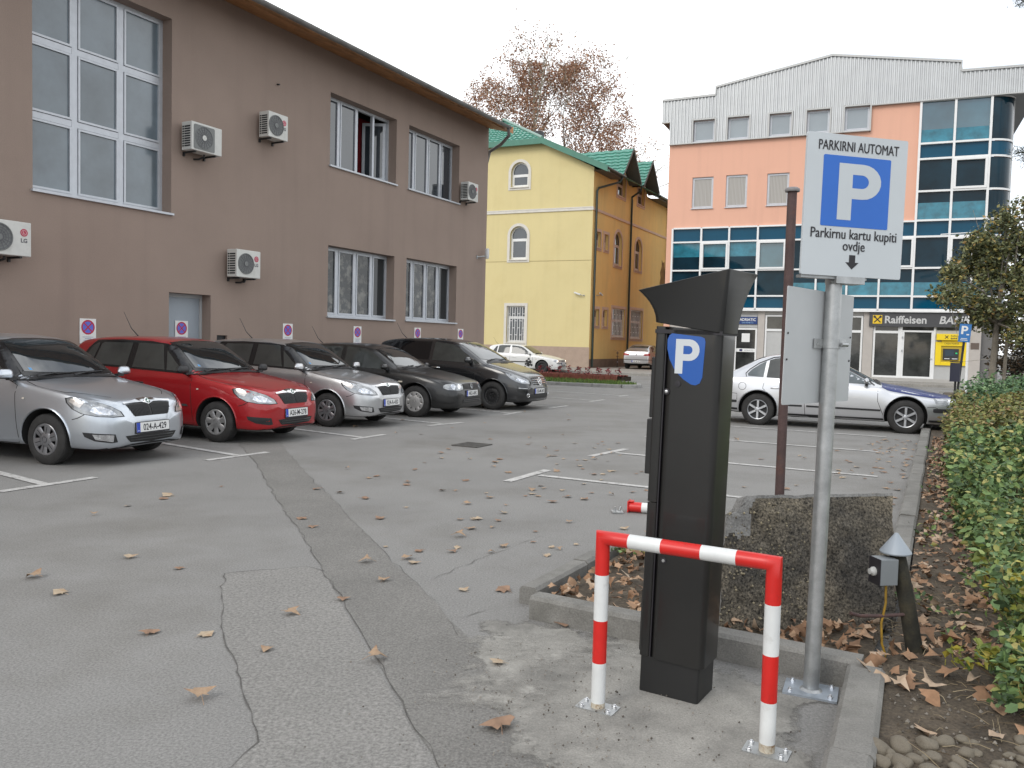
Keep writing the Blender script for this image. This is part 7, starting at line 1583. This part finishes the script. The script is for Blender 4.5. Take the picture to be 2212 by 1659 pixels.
special = [(.34, 4.53, 1.5, 'large upright curled leaf against the front kerb left of the striped barrier'), (-1.29, 3.46, 1.15, 'dry leaf lying alone left of the long crack in the foreground'), (-.01, 3.26, 1.4, 'crumpled pair-lobed leaf left of the barrier foot on the asphalt'), (-.63, 3.93, 1.05, 'pale leaf lying across the trench seam in the foreground'),
    (-.03, 3.92, .95, 'upturned leaf at the edge of the pale cement patch'), (-.97, 4.85, .8, 'small leaf on the trench seam beyond the pale patch'), (-2.62, 4.83, 1.15, 'orange-brown leaf at the left in the near asphalt'), (-2.94, 5.13, 1.2, 'brown leaf just behind the orange-brown leaf at the left'), (-3.24, 7.85, 1.4, 'wide curled leaf in front of the nearest silver car and red car'), (-2.59, 5.64, 1.0, 'leaf with dark crumbs beside it on the open asphalt at left'), (-.01, 5.11, 1.15, 'red-brown leaf near the tip of the left kerb')]
for x, y, s, lb in special: put_leaf(x, y, s, lb, .016 if y < 4.5 and x > -.3 else .009)
def blocked(x, y):
    p = Vector((x, y, 0))
    if p.dot(NB) < -10.6: return True
    if inside((x, y), [(.1, 4.6), (1.75, 3.6), (3.1, 5.1), (3.3, 6.6), (.85, 6.35)]): return True
    if x > 3.0 and (p-K0).dot(nK) > -.1: return True
    if y < 4.7 and x > .25: return True
    return False
tries = 0
def scatter(n, gen, smin=.45, smax=1.1):
    c = 0
    for _ in range(n*20):
        x, y = gen()
        if blocked(x, y): continue
        put_leaf(x, y, rl.uniform(smin, smax)); c += 1
        if c >= n: break
scatter(58, lambda: (rl.gauss(.4, .9), rl.gauss(8.6, 1.4)))                                     # drift in the middle of the lane
scatter(34, lambda: (rl.gauss(1.0, .8), rl.gauss(11.5, 1.3)))
scatter(16, lambda: (rl.gauss(.1, .8), rl.gauss(6.3, .8)))
scatter(26, lambda: (rl.uniform(-4.6, -.5), rl.uniform(4, 10)))
scatter(26, lambda: (rl.uniform(-3.2, 1.5), rl.uniform(9.5, 19)))
def nearkerb():
    s = rl.uniform(-.6, 8); o = -abs(rl.gauss(0, .55))-.12; p = K0+dK*s+nK*o; return p.x, p.y
scatter(80, nearkerb, .5, 1.1)
scatter(14, lambda: (rl.uniform(2.5, 6), rl.uniform(9, 14)))
# leaf litter in the beds (too dense to count)
lit = MB()
def litleaf(x, y, z, s, tilt=.35):
    v, f = plane_leaf(s, rl, rl.uniform(.8, 2.6)); kx, ky = rl.uniform(.55, 1.1), rl.uniform(.55, 1.1); v = [(a*kx, b*ky, c+.25*s*mn.noise(Vector((a/s*1.7+x*9, b/s*1.7, y*9)))) for a, b, c in v]; T_ = Matrix.Translation((x, y, z)) @ Matrix.Rotation(rl.uniform(0, 6.28), 4, 'Z') @ Matrix.Rotation(rl.gauss(0, tilt), 4, 'X') @ Matrix.Rotation(rl.gauss(0, tilt), 4, 'Y'); lit.add(v, f, 0, T_)
cnt = 0
bedp = [(.24, 4.78), (1.15, 4.28), (1.7, 3.95), (2.55, 5.36), (.92, 6.02)]
while cnt < 620:
    x, y = rl.uniform(.2, 3), rl.uniform(3.9, 6.1)
    if inside((x, y), bedp): litleaf(x, y, rl.uniform(.06, .10), rl.uniform(.034, .06), .5); cnt += 1
cnt = 0
while cnt < 2100:                                                 # strip between kerb and hedge
    s = rl.uniform(-3.6, 8.0); o = rl.uniform(.10, .85) if rl.random() < .75 else rl.uniform(.1, 1.5); p = K0+dK*s+nK*o; litleaf(p.x, p.y, rl.uniform(.085, .12), rl.uniform(.028, .052), .32); cnt += 1
for _ in range(46):
    x, y = rl.uniform(1.62, 2.5), rl.uniform(2.95, 4.35)
    if x < 1.62+(3.7-y)*-.5 and y < 3.7: continue
    litleaf(x, y, rl.uniform(.088, .10), rl.uniform(.05, .085), .22)
for (x, y) in [(1.70, 4.02), (1.78, 4.08), (1.86, 3.98), (1.66, 3.93), (1.80, 3.90), (1.93, 3.92), (2.05, 3.9), (1.74, 3.86)]: litleaf(x, y, .10, .075, .5)
tag(lit.build('leaf_litter', litter, smooth=80), 'thick dry brown leaf litter covering the beds behind the kerbs', 'leaf litter', kind='stuff')
# straw, twigs and little weeds on the soil
wd_ = MB()
for _ in range(420):
    x, y = rl.uniform(1.45, 2.9), rl.uniform(2.6, 5.4); a = rl.uniform(0, 6.28); L_ = rl.uniform(.04, .16); e = Vector((math.cos(a), math.sin(a), rl.uniform(0, .25)))*L_; b = Vector((x, y, .09))
    if x < 1.55+(y-2.9)*.28: continue
    wd_.tube([b, b+e*.5+Vector((0, 0, .008)), b+e], [.0016, .0014, .0008], 3, 0, caps=False)
tag(wd_.build('dry_straw', M('straw', (.26, .2, .12), .85, island=[(0, (.10, .07, .04)), (1, (.36, .29, .18))])), 'dry straw and thin twigs strewn on the soil', 'straw', kind='stuff')
wd_ = MB()
for _ in range(34):
    s = rl.uniform(-3.4, 6); o = rl.uniform(.12, .75); c0 = K0+dK*s+nK*o+Vector((0, 0, .085))
    for k in range(rl.randint(6, 14)): leafquad(wd_, c0+Vector((rl.gauss(0, .05), rl.gauss(0, .05), rl.uniform(0, .06))), rl.uniform(.03, .06), rl, .6, 0, .7)
for k in range(70): leafquad(wd_, Vector((.95+rl.gauss(0, .1), 5.85+rl.gauss(0, .08), .08+rl.random()*.05)), rl.uniform(.03, .06), rl, .6, 0, .7)
tag(wd_.build('weeds', green), 'small green weeds sprouting through the leaf litter', 'weeds', kind='stuff')
# gravel crumbs on the pad and soil
gr = MB()
for _ in range(900):
    if rl.random() < .55: x, y, z = rl.gauss(.3, .45), rl.gauss(3.4, .55), .017
    else: x, y, z = rl.uniform(1.4, 2.6), rl.uniform(2.6, 3.6), .088
    if z < .05 and (x > 1.2 or y > 4.2 or y < 2.4): continue
    if z > .05 and x < 1.46+(y-2.9)*.3: continue
    s = rl.uniform(.002, .006)*(1.8 if z > .05 else 1); oc = [(s, 0, 0), (-s, 0, 0), (0, s, 0), (0, -s, 0), (0, 0, s), (0, 0, -s)]
    gr.add([Vector((x, y, z))+Vector(c)*rl.uniform(.6, 1.3) for c in oc], [(0, 2, 4), (2, 1, 4), (1, 3, 4), (3, 0, 4), (2, 0, 5), (1, 2, 5), (3, 1, 5), (0, 3, 5)])
tag(gr.build('grit', M('grit', (.2, .19, .17), .9, island=[(0, (.07, .06, .05)), (1, (.26, .235, .20))])), 'loose grit strewn on the concrete pad and soil', 'grit', kind='stuff')
cl_ = MB()
for _ in range(2600):                                            # crumbly soil
    x, y = rl.uniform(1.2, 3.2), rl.uniform(2.3, 5.2)
    if x < 1.44+(y-2.9)*.33: continue
    s = rl.uniform(.004, .016)*(1 if rl.random() < .9 else 1.6); oc = [(s, 0, 0), (-s, 0, 0), (0, s, 0), (0, -s, 0), (0, 0, s*.7), (0, 0, -s)]
    cl_.add([Vector((x, y, .086))+Vector(c)*rl.uniform(.55, 1.3) for c in oc], [(0, 2, 4), (2, 1, 4), (1, 3, 4), (3, 0, 4), (2, 0, 5), (1, 2, 5), (3, 1, 5), (0, 3, 5)])
tag(cl_.build('soil_clods', M('soil_clod', (.08, .06, .042), .95, island=[(0, (.045, .034, .024)), (.7, (.095, .075, .052)), (1, (.15, .125, .09))])), 'crumbly dark soil clods covering the verge', 'soil', kind='stuff')
# river pebbles in the lower right corner
stone = M('river_stone', (.15, .128, .095), .75, var=.25, vs=14, fine=.1, fs=80, bump=.15, bs=60)
PMs = []
for k in range(5):
    bm = bmesh.new(); bmesh.ops.create_icosphere(bm, subdivisions=3, radius=1); sd_ = Vector((k*3.1, 1.7, k))
    for v in bm.verts: v.co *= 1+.28*mn.noise(v.co*1.1+sd_); v.co.z *= .62; v.co.x *= 1.2
    me = bpy.data.meshes.new('pebble'); bm.to_mesh(me); bm.free(); me.materials.append(stone); me.shade_smooth(); PMs.append(me)
big = [(1.385, 2.99, .040, 'angular tan pebble against the kerb, first of the front row'), (1.475, 3.02, .048, 'broad flat tan pebble second from the kerb'), (1.585, 3.04, .040, 'rounded tan pebble third from the kerb'), (1.345, 2.90, .034, None), (1.42, 2.90, .036, None), (1.48, 2.925, .028, None), (1.56, 2.95, .034, None), (1.66, 3.06, .036, None), (1.70, 2.98, .032, None), (1.39, 2.83, .032, None), (1.50, 2.85, .035, None), (1.60, 2.87, .03, None), (1.74, 3.08, .03, None)]
for k, (x, y, s, lb) in enumerate(big+[(rl.uniform(1.36, 2.1), rl.uniform(2.65, 3.1), rl.uniform(.014, .03), None) for _ in range(34)]):
    if lb is None and x < 1.34+(y-2.9)*.3: continue
    o = bpy.data.objects.new('pebble', PMs[k % 5]); COL.objects.link(o); o.location = (x, y, .085+s*.12); o.scale = (s, s*rl.uniform(.75, 1.05), s*rl.uniform(.8, 1.1)); o.rotation_euler = (rl.gauss(0, .2), rl.gauss(0, .2), rl.uniform(0, 6.28))
    tag(o, lb or 'small muddy river pebble in the heap at the lower right corner', 'pebble', 'river pebbles in the lower right corner')
# ------------------------------------------------------------------ far island planting, bicycle, street furniture
brick = M('red_brick_edging', (.20, .062, .04), .85, var=.25, vs=6)
pA, pB = GP(1150, 800, 34.5), GP(1342, 800, 32.6); dx_ = Vector((pB.x-pA.x, pB.y-pA.y, 0)); ang = math.atan2(dx_.y, dx_.x)
t = thing('planter_edging', 'low red brick edging of the flower bed on the far island', 'planter', (pA.x, pA.y, .1), ang); L_ = dx_.length
for y_ in (-.06, 1.1):
    m = MB(); [m.box(k*.25+.005, k*.25+.245, y_, y_+.12, 0, .21) for k in range(int(L_/.25))]; m.build('brickwork', brick, t, bev=.008); m = MB(); m.box(0, L_, .06, 1.1, 0, .17); m.build('bed_soil', soil, t)
fl_g = 'red bedding plants in the brick-edged flower bed'; flm = M('red_foliage', (.2, .03, .03), .7, island=[(0, (.08, .012, .014)), (.6, (.26, .03, .04)), (1, (.36, .10, .08))])
for k in range(9):
    px_ = 1168+k*21.5+rl.uniform(-3, 3); f_ = (k+.5)/9; p = pA.lerp(pB, f_); p = Vector((p.x, p.y, .26)); u_ = dx_.normalized(); p += Vector((-u_.y, u_.x, 0))*.3
    t = thing('bedding_plant', 'small red-leaved bedding plant in the brick-edged bed', 'plant', p, 0, fl_g); l = MB(); m = MB()
    m.tube([(0, 0, -.03), (0, 0, .16)], .008, 4)
    for q in range(60): z = rl.uniform(.0, .34); r_ = .13*(1-z/.42); leafquad(l, Vector((rl.gauss(0, r_), rl.gauss(0, r_), z)), rl.uniform(.05, .10), rl, .4, 0, .7)
    m.build('stem', twig, t); l.build('foliage', flm, t)
p = PC+DV*3.3+Vector((math.sin(R(117.5)), math.cos(R(117.5)), 0))*.55; p.z = .14
t = thing('bicycle', 'dark city bicycle leaning by the ochre side wall', 'bicycle', p, math.pi/2-AR+.35); fm = M('bicycle_frame', (.03, .02, .02), .4, .2)
for x in (-.52, .52):
    m = MB(); Tw = Tr(x, 0, .34) @ Matrix.Rotation(math.pi/2, 4, 'X'); m.lathe([(.31, -.006), (.31, .006), (.318, 0), (.31, -.006)], 28, 1, Tw); m.lathe([(.03, -.03), (.03, .03)], 8, 1, Tw)
    for k in range(14): a = math.pi*2*k/14; m.tube([(0, 0, 0), (.31*math.cos(a), .31*math.sin(a), 0)], .002, 3, 1, False, Tw)
    for k in range(36):
        pass
    m.lathe([(.318, -.016), (.334, -.012), (.342, 0), (.334, .012), (.318, .016)], 32, 0, Tw); m.build('wheel', [rubber, chrome], t, smooth=50)
m = MB(); m.tube([(-.52, 0, .34), (-.08, 0, .32), (.36, 0, .78), (.30, 0, .92)], .016, 6); m.tube([(-.08, 0, .32), (-.22, 0, .85)], .015, 6); m.tube([(-.52, 0, .34), (-.2, 0, .72), (.34, 0, .76)], .012, 6); m.tube([(.52, 0, .34), (.38, 0, .72), (.31, 0, .98)], .014, 6); m.build('frame', fm, t, smooth=50)
m = MB(); m.tube([(.31, 0, .98), (.30, -.12, 1.05), (.2, -.28, 1.06)], .012, 6); m.tube([(.31, 0, .98), (.30, .12, 1.05), (.2, .28, 1.06)], .012, 6); m.build('handlebar', chrome, t)
m = MB(); m.prism([(-.36, -.07), (-.36, .07), (-.25, .06), (-.1, .02), (-.1, -.02), (-.25, -.06)], .86, .92); m.build('saddle', black, t, bev=.01)
m = MB(); m.box(-.85, -.4, -.08, .08, .68, .70); m.tube([(-.8, 0, .69), (-.55, 0, .36)], .008, 4); m.build('carrier', fm, t)
p = GP(2077, 800, 20.5); t = thing('parking_zone_sign', 'small blue P sign on a dark leaning pole by the hedge end', 'sign', (p.x-.12, p.y, 0), R(-38), tilt=(0, R(4)))
m = MB(); m.tube([(0, 0, 0), (0, 0, 2.3)], .028, 8); m.build('pole', black, t, smooth=50)
m = MB(); m.box(-.13, .13, -.045, -.03, 1.83, 2.27); m.build('panel', M('sign_mid_blue', (.03, .16, .42), .4), t)
o_, h_ = letter_P(.20); m = MB(); m.holed(o_, [h_], Tr(-.08, -.047, 2.02)); m.box(-.08, .08, -.048, -.046, 1.87, 1.885); m.box(-.07, .07, -.048, -.046, 1.905, 1.92); m.box(.04, .10, -.048, -.046, 2.0, 2.03); m.build('lettering', plate_w, t)
p = GP(2064, 800, 20.5); t = thing('litter_bin', 'dark slim litter bin below the small blue P sign', 'bin', (p.x, p.y, .85), R(-38))
m = MB(); m.prism(roundrect(-.11, .11, -.09, .09, .02), 0, .46); m.build('body', M('bin_navy', (.018, .02, .04), .5), t, smooth=40); m = MB(); m.prism(roundrect(-.12, .12, -.10, .10, .02), .47, .50); m.build('lid', black, t, smooth=40)
m = MB(); m.tube([(0, .05, -.85), (0, .05, .1)], .025, 8); m.build('post', black, t)
